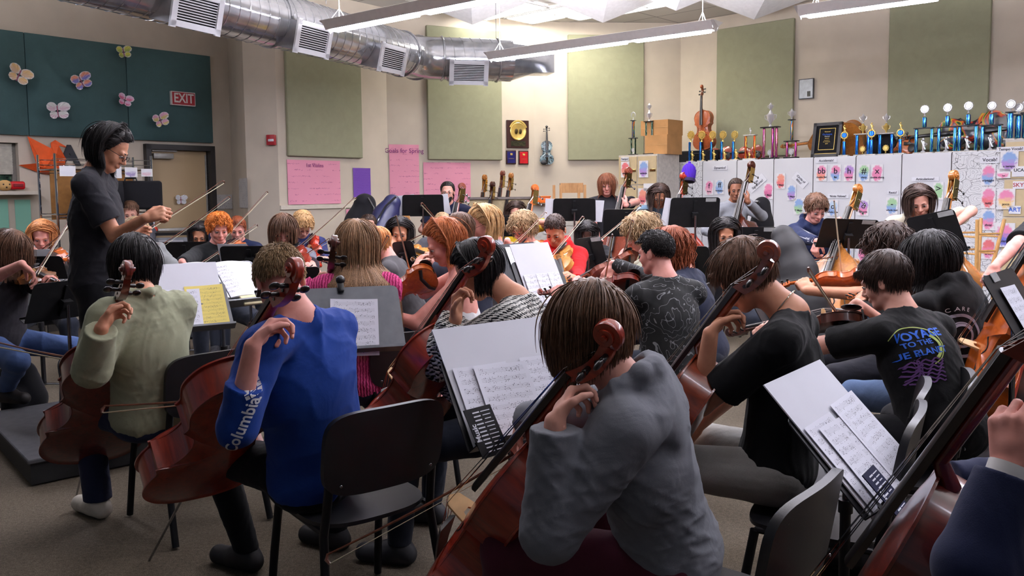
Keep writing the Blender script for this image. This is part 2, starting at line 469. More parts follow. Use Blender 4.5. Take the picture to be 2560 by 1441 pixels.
# ---------------------------------------------------------------- EXIT sign
red = plain('exit_red', (158, 34, 44), .4); white = plain('white_plastic', (226, 222, 216), .5, var=.02)
nX = nL; pX = C0 + nX * .19
a = PP(427, 226, pX, nX); b = PP(488, 268, pX, nX)
M = frame((a + b) / 2, DL, z=nX); W_, H_ = (b - a).dot(DL), a.z - b.z
H_ = abs(H_) * .93
ex = thing('exit_sign', 'red EXIT sign with white letters on the dark teal panel', 'exit sign', M=M)
mb = MB(); mb.box((0, 0, -.03), (W_, H_, .08)); mb.build('housing', white, ex, smooth=False)
mb = MB(); mb.box((0, 0, .012), (W_ - .02, H_ - .02, .006)); mb.build('face', red, ex, smooth=False)
put_text('EXIT', 'lettering', H_ * .95, Matrix.Translation((0, 0, .018)) @ Matrix.Diagonal((.8, 1, 1, 1)), white, ex, bold=.003)
# fire alarm on the column
pc = C1; dC = (V0 - C1).normalized(); nC = V((dC.y, -dC.x, 0))
a = PP(676, 350, pc + nC * .05, nC); M = frame(a, dC, z=nC)
fa = thing('fire_alarm', 'small red fire alarm strobe on the cream column', 'fire alarm', M=M)
mb = MB(); mb.rbox((0, 0, -.02), (.11, .125, .05), .008, 2); mb.build('housing', red, fa)
mb = MB(); mb.rbox((.012, -.005, .012), (.07, .03, .02), .006, 2); mb.build('strobe_lens', plain('strobe_clear', (230, 230, 235), .15), fa)

# ---------------------------------------------------------------- spiral duct
t = NT('galvanised_steel'); t.set((176, 178, 182), .38, .72)
c = t.coord(); t.base(t.ramp(t.noise(c, 7, 3), [(.3, (168, 170, 174)), (.7, (206, 207, 210))]))
t.l(t.ramp(t.noise(c, 18, 3), [(.3, (84, 84, 84)), (.7, (120, 120, 120))]), t.b.inputs['Roughness'])
galv = t.m
DZ = 3.2
bend = V((-1.15, 10.42, DZ)); far_l = V((-4.2, 3.9, DZ)); e1 = V((.0, 10.72, DZ)); e2 = V((.28, 10.79, DZ)); e3 = V((.52, 10.83, DZ))
dA = (bend - far_l).normalized(); dB = (e1 - bend).normalized()
RD = .262
duct = thing('spiral_duct', 'round galvanised spiral air duct hanging across the room', 'air duct', loc=tuple(bend))
def rel(p): return V(p) - bend
mb = MB(); mb.tube([rel(far_l), rel(bend - dA * .28), rel(bend - dA * .1), rel(bend + dB * .12), rel(bend + dB * .28), rel(e1)], RD, 36)
mb.build('pipe', galv, duct)
# spiral seams
mb = MB()
def seam(p0, p1, pitch, rr=.0045):
    d = (p1 - p0).normalized(); L = (p1 - p0).length; N = d.cross(V((0, 0, 1))).normalized(); B = d.cross(N)
    n = int(L / pitch * 24); pts = []
    for i in range(n + 1):
        a = 2 * pi * i / 24; pts.append(rel(p0 + d * (L * i / n) + (N * cos(a) + B * sin(a)) * (RD + .001)))
    mb.tube(pts, rr, 4)
seam(far_l + dA * .5, bend - dA * .3, .125); seam(bend + dB * .3, e1 - dB * .15, .125)
mb.build('spiral_seam', galv, duct)
def ring(p, d, name='coupling_ring', r=.012):
    N = d.cross(V((0, 0, 1))).normalized(); B = d.cross(N); mb = MB()
    pts = [rel(p + (N * cos(2 * pi * i / 36) + B * sin(2 * pi * i / 36)) * (RD + .006)) for i in range(37)]
    mb.tube(pts, r, 6, caps=False); mb.build(name, galv, duct)
for s in (-.36, -.02): ring(bend + dA * s if s < 0 else bend, dA)
ring(bend + dB * .3, dB); ring(e1 - dB * .18, dB); ring(far_l + dA * 4.55, dA)
# square end transition
mb = MB(); n = 32; vs = []
def ringpts(c, d, f):
    N = d.cross(V((0, 0, 1))).normalized() * -1; B = V((0, 0, 1)); out = []
    for i in range(n):
        a = 2 * pi * i / n; ca, sa = cos(a), sin(a)
        if f == 0: x, y = ca * RD, sa * RD
        else:
            k = 1 / max(abs(ca), abs(sa)); x, y = ca * k * .16, sa * k * .16
        out.append(rel(c) + N * x + B * y)
    return out
rows = [ringpts(e1 - dB * .02, dB, 0), ringpts(e2, dB, 1), ringpts(e3, dB, 1)]
vs = [tuple(p) for r_ in rows for p in r_]
mb.add(vs, [(i * n + k, i * n + (k + 1) % n, (i + 1) * n + (k + 1) % n, (i + 1) * n + k) for i in range(2) for k in range(n)] + [tuple(2 * n + k for k in range(n))])
mb.build('square_end', galv, duct, angle=25)
# supply registers
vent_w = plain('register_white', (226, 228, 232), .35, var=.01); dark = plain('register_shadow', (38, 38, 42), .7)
def register(u, v, wd, ht, p0, d):
    N = V((d.y, -d.x, 0)).normalized()
    if N.y > 0: N = -N
    N = (N + V((0, 0, -.25))).normalized()
    pl = p0 + N * (RD + .09); c_ = PP(u, v, pl, N)
    M = Matrix.Translation(-bend) @ frame(c_, d, z=N)
    mb = MB()
    for sx in (-1, 1): mb.box((sx * (wd / 2 - .012), 0, -.11), (.02, ht, .24), M)
    for sy in (-1, 1): mb.box((0, sy * (ht / 2 - .012), -.11), (wd, .02, .24), M)
    bo = mb.build('register_box', galv, duct, smooth=False)
    mb = MB()
    for sx in (-1, 1): mb.box((sx * (wd / 2 - .015), 0, .012), (.055, ht + .05, .02), M)
    for sy in (-1, 1): mb.box((0, sy * (ht / 2 - .008), .012), (wd + .02, .045, .02), M)
    mb.build('grille_frame', vent_w, bo, smooth=False)
    mb = MB(); k = 11
    for i in range(k): mb.box((0, -ht / 2 + .03 + (ht - .06) * i / (k - 1), .006), (wd - .05, .009, .012), M)
    mb.build('grille_slats', vent_w, bo, smooth=False)
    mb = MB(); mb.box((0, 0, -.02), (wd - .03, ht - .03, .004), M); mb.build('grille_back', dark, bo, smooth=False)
register(492, 28, .50, .27, bend - dA * 2.5, dA); register(782, 98, .50, .27, bend, dA)
register(981, 148, .50, .27, bend, dA); register(1172, 182, .46, .26, bend, dB)
mb = MB()
for p in (P(816, 35, 8.6), P(1240, 100, 10.7)):
    q = V((p.x, p.y, CEIL)); mb.tube([rel(V((p.x, p.y, DZ + RD))), rel(q)], .004, 5)
mb.build('hanger_rod', galv, duct)

# ---------------------------------------------------------------- pendant lights
def emis(name, col, k):
    t = NT(name); t.set(col, .4); t.b.inputs['Emission Color'].default_value = rgb(col); t.b.inputs['Emission Strength'].default_value = k
    n = t.noise(t.coord(), 3, 1); return t.m
lens_m = emis('lamp_lens', (236, 236, 255), LAMP_POWER); up_m = emis('lamp_uplight', (250, 246, 255), UP_POWER)
hous = plain('lamp_housing', (214, 212, 208), .4, .1, var=.02); cab = plain('white_cable', (235, 232, 226), .5)
lens2 = emis('lamp_lens_dim', (236, 236, 255), LAMP_POWER * .17); up2 = emis('lamp_uplight_dim', (250, 246, 255), UP_POWER * .15)
PZL = 3.0
def pendant(p0, p1, nl, label, gapd=.05, lm=None, um=None):
    d = (p1 - p0).normalized(); L = (p1 - p0).length; M = frame(p0, d, z=V((0, 0, 1)))
    # local: x along, y sideways, z up
    r = thing('pendant_light', label, 'pendant light', M=M, group='linear pendant lights')
    mb = MB(); hw = .10
    prof = [(-hw, .03), (-hw * .55, -.045), (hw * .55, -.045), (hw, .03), (hw * .9, .035), (hw * .5, -.03), (-hw * .5, -.03), (-hw * .9, .035)]
    vs = []; n_ = len(prof)
    for x in (0, L): vs += [(x, y, z) for y, z in prof]
    mb.add(vs, [(i, (i + 1) % n_, n_ + (i + 1) % n_, n_ + i) for i in range(n_)] + [tuple(range(n_))[::-1], tuple(range(n_, 2 * n_))])
    mb.build('housing', hous, r, smooth=False)
    mb = MB(); mb.add([(0, -hw, .03), (0, 0, -.07), (0, hw, .03), (-.03, -hw, .03), (-.03, 0, -.02), (-.03, hw, .03)], [(0, 1, 2), (5, 4, 3), (0, 3, 4, 1), (1, 4, 5, 2), (0, 2, 5, 3)])
    mb.add([(L, -hw, .03), (L, 0, -.07), (L, hw, .03), (L + .03, -hw, .03), (L + .03, 0, -.02), (L + .03, hw, .03)], [(2, 1, 0), (3, 4, 5), (1, 4, 3, 0), (2, 5, 4, 1), (3, 5, 2, 0)])
    mb.build('end_cap', hous, r, smooth=False)
    seg = L / nl
    for i in range(nl):
        mb = MB(); x0, x1 = i * seg + gapd, (i + 1) * seg - gapd
        mb.rbox(((x0 + x1) / 2, 0, -.052), (x1 - x0, .085, .016), .005, 1)
        mb.build('lamp_lens', lm or lens_m, r)
    mb = MB(); mb.box((L / 2, 0, .02), (L - .2, .07, .006)); mb.build('uplight', um or up_m, r, smooth=False)
    for x in (.12, L - .12):
        mb = MB(); mb.tube([(x, 0, .0), (x, 0, CEIL - p0.z)], .004, 6)
        mb.tube([(x, -.09, .03), (x, 0, .13), (x, .09, .03)], .003, 5); mb.build('cable', cab, r)
    return r
a = PZ(1228, 140, PZL); b = PZ(1788, 62, PZL); pendant(a, b, 3, 'long suspended light with three glowing tubes above the hanging violin')
dL2 = (b - a).normalized()
c_ = PZ(2003, 28, PZL); pendant(c_, c_ + dL2 * 3.2, 3, 'suspended light cut by the top edge over the trophies')
a2 = PZ(826, 64, PZL); pendant(a2, a2 + dL2 * 3.3, 3, 'suspended light with its pointed end in front of the round duct')
for k_ in range(2):
    q0 = a2 + V((-.68, -.73, 0)) * 2.64 + dL2 * (.4 + 4.1 * k_); pendant(q0, q0 + dL2 * 3.3, 3, 'suspended light above the players, out of the top of the picture', lm=lens2, um=up2)
q1 = V((-5.3, 7.1, PZL)); pendant(q1, q1 + dL2 * 2.2, 2, 'added fill light hung beside the window wall, unseen out of the picture', lm=emis('lamp_lens_left_fill', (236, 236, 255), LAMP_POWER * .8), um=emis('lamp_uplight_left_fill', (250, 246, 255), UP_POWER * .4))  # unseen pendant added to brighten the window wall
c2 = a2 + dL2 * 4.1; pendant(c2, c2 + dL2 * 3.2, 3, 'suspended light continuing the row out over the players')

# luminous lay-in panels in the brightly lit part of the ceiling
panel_m = emis('ceiling_panel_glow', (255, 252, 246), PANEL_POWER)
for k, (u, v) in enumerate(((1255, 24), (1375, 34), (1500, 24), (1610, 8))):
    a_ = PZ(u, v, CEIL - .02); M = Matrix.Translation((a_.x, a_.y, CEIL - .03)) @ Matrix.Rotation(GA, 4, 'Z')
    r = thing('ceiling_light', ['luminous ceiling panel by the narrow end of the long pendant light', 'luminous ceiling panel above the hanging violin', 'luminous ceiling panel between the bright pyramids', 'luminous ceiling panel at the top edge of the picture'][k], 'ceiling light', M=M, group='luminous ceiling panels')
    mb = MB(); mb.box((0, 0, 0), (1.16, .56, .02)); mb.build('diffuser', panel_m, r, smooth=False)
    mb = MB()
    for sx in (-1, 1): mb.box((sx * .59, 0, .0), (.03, .61, .03)); mb.box((0, sx * .29, 0), (1.2, .03, .03))
    mb.build('frame', pm, r, smooth=False)
# ================================================================ instruments, stands, chairs
def catmull(pts, k=3):
    pts = [np.array(p, float) for p in pts]; out = []
    for i in range(len(pts) - 1):
        p0 = pts[max(i - 1, 0)]; p1 = pts[i]; p2 = pts[i + 1]; p3 = pts[min(i + 2, len(pts) - 1)]
        for j in range(k):
            t = j / k
            out.append(.5 * ((2 * p1) + (-p0 + p2) * t + (2 * p0 - 5 * p1 + 4 * p2 - p3) * t * t + (-p0 + 3 * p1 - 3 * p2 + p3) * t ** 3))
    out.append(pts[-1]); return out
_lower = [(0, 0), (.09, .004), (.18, .03), (.245, .08), (.282, .14), (.292, .205), (.282, .27), (.264, .32), (.276, .362)]
_waist = [(.276, .362), (.235, .378), (.19, .42), (.163, .48), (.157, .54), (.168, .595), (.198, .638), (.230, .655)]
_upper = [(.230, .655), (.216, .69), (.228, .745), (.237, .80), (.226, .86), (.19, .925), (.135, .968), (.07, .993), (0, 1.0)]
_bupper = [(.235, .655), (.218, .69), (.226, .74), (.222, .80), (.185, .86), (.13, .915), (.085, .955), (.06, .985), (0, 1.0)]
def outline(bass=False, k=3):
    r = catmull(_lower, k)[:-1] + catmull(_waist, k)[:-1] + catmull(_bupper if bass else _upper, k)
    r = [tuple(p) for p in r]
    return r + [(-x, y) for x, y in r[1:-1][::-1]]

ebony = plain('ebony', (22, 19, 19), .28, spec=.5, coat=.3); string_m = metal('string_steel', (196, 196, 200), .3)
maple = plain('bridge_maple', (214, 176, 122), .5); blackp = plain('black_plastic', (20, 20, 22), .35)
steel = metal('rod_steel', (150, 150, 155), .3); brass = metal('tuner_brass', (232, 200, 128), .22)
fhole_m = plain('f_hole_dark', (12, 8, 6), .8)

def make_instrument(kind, bodym, label, cat, M, neckm=None, group=None, endpin=None, bow_hold=None, strings=True):
    """y axis runs from the tail to the scroll, z out of the front; origin at the tail edge of the body"""
    L, rib, fbw0, fbw1 = {'violin': (.356, .032, .060, .034), 'viola': (.405, .038, .058, .033), 'cello': (.752, .118, .043, .022), 'bass': (.99, .18, .040, .021)}[kind]
    bass = kind == 'bass'; k = 4 if kind in ('cello', 'bass') else 3
    r = thing(kind if kind != 'bass' else 'double_bass', label, cat, M=M, group=group)
    neckm = neckm or bodym
    O = outline(bass, k); n = len(O); c = np.array(O)
    arch = {'violin': .042, 'viola': .042, 'cello': .036, 'bass': .030}[kind] * L
    ed = L * .011; mb = MB(); hz = rib / 2
    rings = []
    def ring_at(s, z, ov=1.0):
        x = c[:, 0] * s * ov; y = .5 + (c[:, 1] - .5) * s * (1 + (ov - 1) * .6)
        return np.stack([x * L, y * L, np.full(n, z)], 1)
    sc_ = [.12, .35, .6, .8, .92, .97]
    hh = [1, .95, .78, .45, .14, .02]
    sgn = 1
    for s, h in zip(sc_, hh): rings.append(ring_at(s, hz + arch * h))
    rings.append(ring_at(1, hz + ed * .35)); rings.append(ring_at(1.0, hz - ed * .4))
    rings.append(ring_at(.965, hz - ed * .5)); rings.append(ring_at(.965, -hz + ed * .5))
    rings.append(ring_at(1.0, -hz + ed * .4)); rings.append(ring_at(1.0, -hz - ed * .35))
    for s, h in list(zip(sc_, hh))[::-1]: rings.append(ring_at(s, -hz - arch * h * (.9 if not bass else .35)))
    vs = np.concatenate(rings); m = len(rings)
    f = [(i * n + j, (i + 1) * n + j, (i + 1) * n + (j + 1) % n, i * n + (j + 1) % n) for i in range(m - 1) for j in range(n)]
    f += [tuple(range(n)), tuple((m - 1) * n + j for j in range(n))[::-1]]
    mb.add(vs, f); mb.build('body', bodym, r, angle=38)
    def topz(x, y):
        xx = abs(x) / L; yy = y / L; best = 0
        # inverse of the ring scaling
        w = np.interp(yy, [p[1] for p in O[:n // 2 + 1]], [p[0] for p in O[:n // 2 + 1]])
        s = min(1, xx / max(w, 1e-3)); s2 = abs(yy - .5) / .5; s = max(s, s2)
        return hz + arch * float(np.interp(s, [0, .12, .35, .6, .8, .92, .97, 1], [1, 1, .95, .78, .45, .14, .02, 0]))
    # f holes
    for sx in (-1, 1):
        mb = MB(); pts = []
        for i in range(13):
            t = i / 12; y = (.36 + .19 * t) * L; x = sx * (.135 - .05 * t + .022 * sin((t - .5) * 2 * pi)) * L * (.95)
            pts.append((x, y, topz(x, y) + L * .001))
        mb.tube(pts, [L * (.010 if i in (0, 12) else .0065) for i in range(13)], 6, flat=.35, up=(0, 0, 1))
        for q in (pts[0], pts[-1]): mb.ell(q, (L * .012, L * .012, L * .003), nu=8, nv=5)
        mb.build('f_hole', fhole_m, r)
    # neck, fingerboard
    nut = 1.37 * L; fz0 = hz + arch + L * .055; fz1 = hz + L * .035
    def fz(y): return fz0 + (fz1 - fz0) * (y - .6 * L) / (nut - .6 * L)
    y0 = .60 * L if kind in ('violin', 'viola') else .62 * L
    mb = MB()
    for (ya, yb) in ((y0, nut),):
        rows = []; 
        for i in range(9):
            y = ya + (yb - ya) * i / 8; w_ = L * (fbw0 + (fbw1 - fbw0) * i / 8); z = fz(y)
            rows.append([(w_ * sin(a), y, z + w_ * .28 * (cos(a) - 1) * 1.6) for a in np.linspace(-1.25, 1.25, 7)] + [(w_ * .95, y, z - L * .03), (-w_ * .95, y, z - L * .03)])
        m2 = 9; vs = [p for rr in rows for p in rr]
        mb.add(vs, [(i * m2 + j, i * m2 + (j + 1) % m2, (i + 1) * m2 + (j + 1) % m2, (i + 1) * m2 + j) for i in range(8) for j in range(m2)] + [tuple(range(m2))[::-1], tuple(8 * m2 + j for j in range(m2))])
    mb.build('fingerboard', ebony, r, angle=50)
    mb = MB(); nk = []
    for i, y in enumerate(np.linspace(.97 * L, nut + .01 * L, 8)):
        nk.append((0, y, fz(y) - L * .045))
    rr = [L * (fbw0 * .62 + (fbw1 * .95 - fbw0 * .62) * i / 7) for i in range(8)]; rr[0] *= 1.25
    nk[0] = (0, nk[0][1], hz - L * .04)
    mb.tube(nk, rr, 12, flat=.8, up=(0, 0, 1))
    # pegbox: two cheeks and a back
    zb = fz(nut) - L * .04; pl = L * (.19 if not bass else .17)
    pw = L * fbw1
    steps = 9; rows = []
    for i in range(steps):
        t = i / (steps - 1); y = nut + pl * t; z = zb - L * .035 * t - L * .035 * sin(t * pi) * .6
        w_ = pw * (1.05 - .25 * t); d = L * (.032 - .007 * t)
        rows.append([(-w_, y, z - d), (w_, y, z - d), (w_, y, z + d), (w_ * .62, y, z + d), (w_ * .6, y, z - d * .4), (-w_ * .6, y, z - d * .4), (-w_ * .62, y, z + d), (-w_, y, z + d)])
    vs = [p for rr_ in rows for p in rr_]
    mb.add(vs, [(i * 8 + j, i * 8 + (j + 1) % 8, (i + 1) * 8 + (j + 1) % 8, (i + 1) * 8 + j) for i in range(steps - 1) for j in range(8)] + [tuple(range(8))[::-1], tuple((steps - 1) * 8 + j for j in range(8))])
    # scroll: a spiral that widens towards the eye
    R = L * (.056 if not bass else .05); ye = nut + pl + R * .52; ze = zb - L * .062 + R * .93
    turns = 2.2; ns = 56; rows = []
    for i in range(ns):
        t = i / (ns - 1); a = -pi * .62 + t * turns * 2 * pi
        rad = R * (1 - .80 * t ** .8); thn = R * (.34 - .2 * t)
        w_ = pw * (.78 + .95 * t ** 1.1)
        ca, sa = cos(a), sin(a)   # angle measured in the (y, z) plane
        # a starts at the back of the pegbox and runs over the top to the front
        o_, i_ = rad + thn * .3, rad - thn * 1.3
        i_ = max(i_, R * .02)
        row = []
        for (xx, q) in ((-w_, o_ * .93), (-w_ * .55, o_ * 1.0), (0, o_ * .965), (w_ * .55, o_ * 1.0), (w_, o_ * .93), (w_, i_), (-w_, i_)):
            row.append((xx, ye + q * ca, ze + q * sa))
        rows.append(row)
    vs = [p for rr_ in rows for p in rr_]
    mb.add(vs, [(i * 7 + j, (i + 1) * 7 + j, (i + 1) * 7 + (j + 1) % 7, i * 7 + (j + 1) % 7) for i in range(ns - 1) for j in range(7)] + [tuple(range(7)), tuple((ns - 1) * 7 + j for j in range(7))[::-1]])
    # bridge the pegbox end into the scroll's first turn, and the eye
    mb.tube([(0, nut + pl * .88, zb - L * .042), (0, nut + pl * 1.02, zb - L * .045)], pw * .75, 8)
    mb.tube([(-pw * 1.85, ye, ze), (pw * 1.85, ye, ze)], R * .17, 10)
    mb.build('neck', neckm, r, angle=35)
    if bass:
        for sx in (-1, 1):
            mb = MB(); mb.box((sx * pw * 1.1, nut + pl * .52, zb - L * .028), (L * .004, pl * .95, L * .062)); mb.build('tuning_plate', brass, r, smooth=False)
        for i in range(4):
            sx = -1 if i % 2 else 1; y = nut + pl * (.15 + .22 * i); mb = MB()
            z = zb - L * .035
            mb.tube([(sx * pw * .9, y, z), (sx * pw * 1.5, y, z)], L * .006, 8)
            mb.tube([(sx * pw * 1.45, y, z + L * .01), (sx * pw * 1.6, y - L * .01, z - L * .065)], L * .0035, 6)
            mb.ell((sx * pw * 1.62, y - L * .012, z - L * .078), (L * .004, L * .014, L * .014), nu=8, nv=6)
            mb.build('peg', steel, r)
    else:
        for i in range(4):
            sx = -1 if i in (0, 2) else 1; y = nut + pl * (.17 + .22 * i); mb = MB(); z = zb - L * (.012 + .012 * i)
            pr = L * .0105
            mb.tube([(-sx * pw * 1.15, y, z), (sx * pw * 1.5, y, z), (sx * pw * 2.2, y, z), (sx * pw * 2.6, y, z), (sx * pw * 3.0, y, z)], [pr * .8, pr, pr * 1.15, pr * .7, pr * 1.2], 10)
            mb.ell((sx * pw * 3.5, y, z), (L * .028 if kind != 'cello' else L * .024, L * .022, L * .011), nu=14, nv=10)
            mb.build('peg', ebony, r)
    # bridge, tailpiece, strings
    yb_ = .45 * L; bw = L * (.06 if kind in ('violin', 'viola') else .056); bh = L * (.092 if kind in ('violin', 'viola') else .115)
    z0 = topz(0, yb_)
    if strings:
        mb = MB(); poly = [(-bw, 0), (-bw * .55, 0), (-bw * .3, bh * .22), (bw * .3, bh * .22), (bw * .55, 0), (bw, 0), (bw * .85, bh * .45), (bw * .72, bh * .8), (0, bh), (-bw * .72, bh * .8), (-bw * .85, bh * .45)]
        Mb = Matrix(((1, 0, 0, 0), (0, 0, -1, yb_), (0, 1, 0, z0 - L * .004), (0, 0, 0, 1)))
        mb.prism(poly, -L * .005, L * .005, Mb); mb.build('bridge', maple, r, smooth=False)
    mb = MB(); rows = []
    for i in range(6):
        t = i / 5; y = L * (.02 + .29 * t); w_ = L * (.022 + .034 * t); z = topz(0, y) + L * (.02 + .045 * t)
        rows.append([(-w_, y, z - L * .01), (-w_ * .6, y, z + L * .008), (w_ * .6, y, z + L * .008), (w_, y, z - L * .01)])
    vs = [p for rr_ in rows for p in rr_]
    mb.add(vs, [(i * 4 + j, i * 4 + (j + 1) % 4, (i + 1) * 4 + (j + 1) % 4, (i + 1) * 4 + j) for i in range(5) for j in range(4)] + [(3, 2, 1, 0), (20, 21, 22, 23)])
    mb.build('tailpiece', ebony, r, angle=30)
    if strings:
        for i in range(4):
            mb = MB()
            q = (i - 1.5) / 1.5; zt = z0 + bh * (.98 - .16 * q * q)
            mb.tube([(q * L * .03, .31 * L, topz(0, .31 * L) + L * .068), (q * bw * .62, yb_, zt), (q * pw * .6, nut, fz(nut) + L * .004), (q * pw * .4, nut + pl * (.2 + .18 * i), zb - L * .01)], max(.0007, L * .0016), 4)
            mb.build('string', string_m, r, smooth=False)
    if kind in ('violin', 'viola'):
        mb = MB(); mb.ell((-L * .14, L * .09, hz + L * .065), (L * .135, L * .10, L * .02), nu=16, nv=8)
        mb.tube([(-L * .06, L * .01, hz + L * .05), (-L * .06, L * .0, -hz)], L * .012, 6); mb.build('chin_rest', blackp, r)
        mb = MB(); mb.tube([(-L * .26, L * .16, -hz - L * .02), (-L * .15, L * .2, -hz - L * .10), (L * .1, L * .16, -hz - L * .09), (L * .25, L * .12, -hz - L * .02)], L * .028, 8, flat=.5, up=(0, 0, 1)); mb.build('shoulder_rest', blackp, r)
    if endpin:
        mb = MB(); mb.tube([(0, .01, 0), (0, -endpin, 0)], .005, 8); mb.tube([(0, .01, 0), (0, -.035, 0)], [L * .022, L * .015], 10); mb.build('endpin', steel, r)
    r['L'] = L
    return r

def basis(y, zhint, o):
    y = V(y).normalized(); x = y.cross(V(zhint)).normalized(); z = x.cross(y).normalized()
    M = Matrix((x, y, z)).transposed().to_4x4(); M.translation = V(o); return M

bow_wood = varnish('bow_wood', (62, 28, 16), (108, 56, 30), .3); hair_m = plain('bow_hair', (232, 222, 190), .5, var=.02)
def make_bow(frog, tip, zhint, label, size='violin', wood=None):
    """frog and tip: world points; the hair lies on the -z side"""
    frog, tip = V(frog), V(tip); Lb = (.74 if size == 'violin' else .72)
    M = basis(tip - frog, zhint, frog); r = thing('bow', label, 'bow', M=M)
    q = 1.0 if size == 'violin' else 1.25
    mb = MB(); pts = []; rr = []
    for i in range(15):
        t = i / 14; pts.append((0, -.02 + (Lb + .02) * t, .004 + .012 * q - .013 * sin(pi * t))); rr.append((.0045 - .0018 * t) * q)
    mb.tube(pts, rr, 7); 
    mb.tube([(0, Lb - .004, .016 * q), (0, Lb + .006, .006), (0, Lb + .002, -.008 * q)], [.003 * q, .0055 * q, .004 * q], 6)
    mb.build('stick', wood or bow_wood, r)
    mb = MB(); mb.rbox((0, .025, .002), (.011 * q, .05, .018 * q), .003, 1); mb.tube([(0, -.045, .016 * q), (0, -.015, .016 * q)], .005 * q, 8); mb.build('frog', ebony, r)
    mb = MB(); mb.box((0, (.04 + Lb) / 2, -.007 * q), (.008 * q, Lb - .04, .0014)); mb.build('hair', hair_m, r, smooth=False)
    return r

# ---------------------------------------------------------------- music paper
def paper_mat(name, base=(224, 224, 232), lines=9.0, notes=True, ink=(58, 58, 70)):
    "object coordinates: x across, y up the page"
    if name in _mats: return _mats[name]
    t = NT(name); t.set(base, .85, 0, .15)
    tc = t.n('ShaderNodeTexCoord'); sp = t.n('ShaderNodeSeparateXYZ'); t.l(tc.outputs['Object'], sp.inputs[0])
    x, y = sp.outputs[0], sp.outputs[1]
    # systems every 1/lines of .3 m ; five staff lines in each
    sys_ = .30 / lines
    fr = t.math('FRACT', t.math('DIVIDE', t.math('ADD', y, 3.0), sys_))
    instaff = t.math('MULTIPLY', t.math('GREATER_THAN', fr, .26), t.math('LESS_THAN', fr, .74))
    st = t.math('FRACT', t.math('MULTIPLY', fr, 10.0))
    line = t.math('MULTIPLY', instaff, t.math('LESS_THAN', st, .22))
    mp = t.n('ShaderNodeMapping'); mp.inputs['Scale'].default_value = (150, 210, 1); t.l(tc.outputs['Object'], mp.inputs[0])
    vo = t.n('ShaderNodeTexVoronoi'); vo.inputs['Scale'].default_value = 1.0; t.l(mp.outputs[0], vo.inputs['Vector'])
    nz = t.noise(mp.outputs[0], .18, 1)
    note = t.math('MULTIPLY', t.math('LESS_THAN', vo.outputs[0], .30), t.math('GREATER_THAN', nz, .47))
    band = t.math('MULTIPLY', t.math('GREATER_THAN', fr, .12), t.math('LESS_THAN', fr, .88))
    note = t.math('MULTIPLY', note, band)
    mp2 = t.n('ShaderNodeMapping'); mp2.inputs['Scale'].default_value = (230, 24, 1); t.l(tc.outputs['Object'], mp2.inputs[0])
    v2 = t.n('ShaderNodeTexVoronoi'); v2.inputs['Scale'].default_value = 1.0; t.l(mp2.outputs[0], v2.inputs['Vector'])
    stem = t.math('MULTIPLY', t.math('MULTIPLY', t.math('LESS_THAN', v2.outputs[0], .16), instaff), t.math('GREATER_THAN', nz, .45))
    k = t.math('MAXIMUM', t.math('MULTIPLY', line, .45), t.math('MULTIPLY', t.math('MAXIMUM', note, stem), .8))
    mx = t.math('LESS_THAN', t.math('ABSOLUTE', x), .092)
    my = t.math('LESS_THAN', t.math('ABSOLUTE', y), .128)
    k = t.math('MULTIPLY', k, t.math('MULTIPLY', mx, my))
    t.base(t.mix(k, base, ink)); _mats[name] = t.m; return t.m
music_m = paper_mat('music_page'); music_far = paper_mat('music_page_far', (232, 232, 236)); yellow_m = paper_mat('yellow_page', (214, 196, 112), 12)
white_paper = plain('white_paper', (232, 232, 236), .85, var=.01)
def page(M, name='sheet_music', label='', cat='sheet music', mat=None, w_=.216, h_=.279, curl=.004, group=None):
    "a page of paper; M maps x right, y up, z out"
    mb = MB(); g = np.zeros((9, 3, 3)); g2 = g.copy()
    for i in range(9):
        for j in range(3):
            x = (i / 8 - .5) * w_; z = .0012 + curl * (1 - cos((i / 8 - .5) * 3.0)) * 1.2
            g[i, j] = (x, (j / 2 - .5) * h_, z); g2[i, j] = (x, (j / 2 - .5) * h_, z - .0009)
    mb.grid(g); mb.grid(g2, flip=True)
    for j in (0, 2):
        a = [tuple(g[i, j]) for i in range(9)]; b = [tuple(g2[i, j]) for i in range(9)]
        mb.add(a + b, [(i, i + 1, 10 + i, 9 + i) for i in range(8)])
    o = mb.build(name, mat or music_m); o.matrix_world = M; return tag(o, label, cat, group)

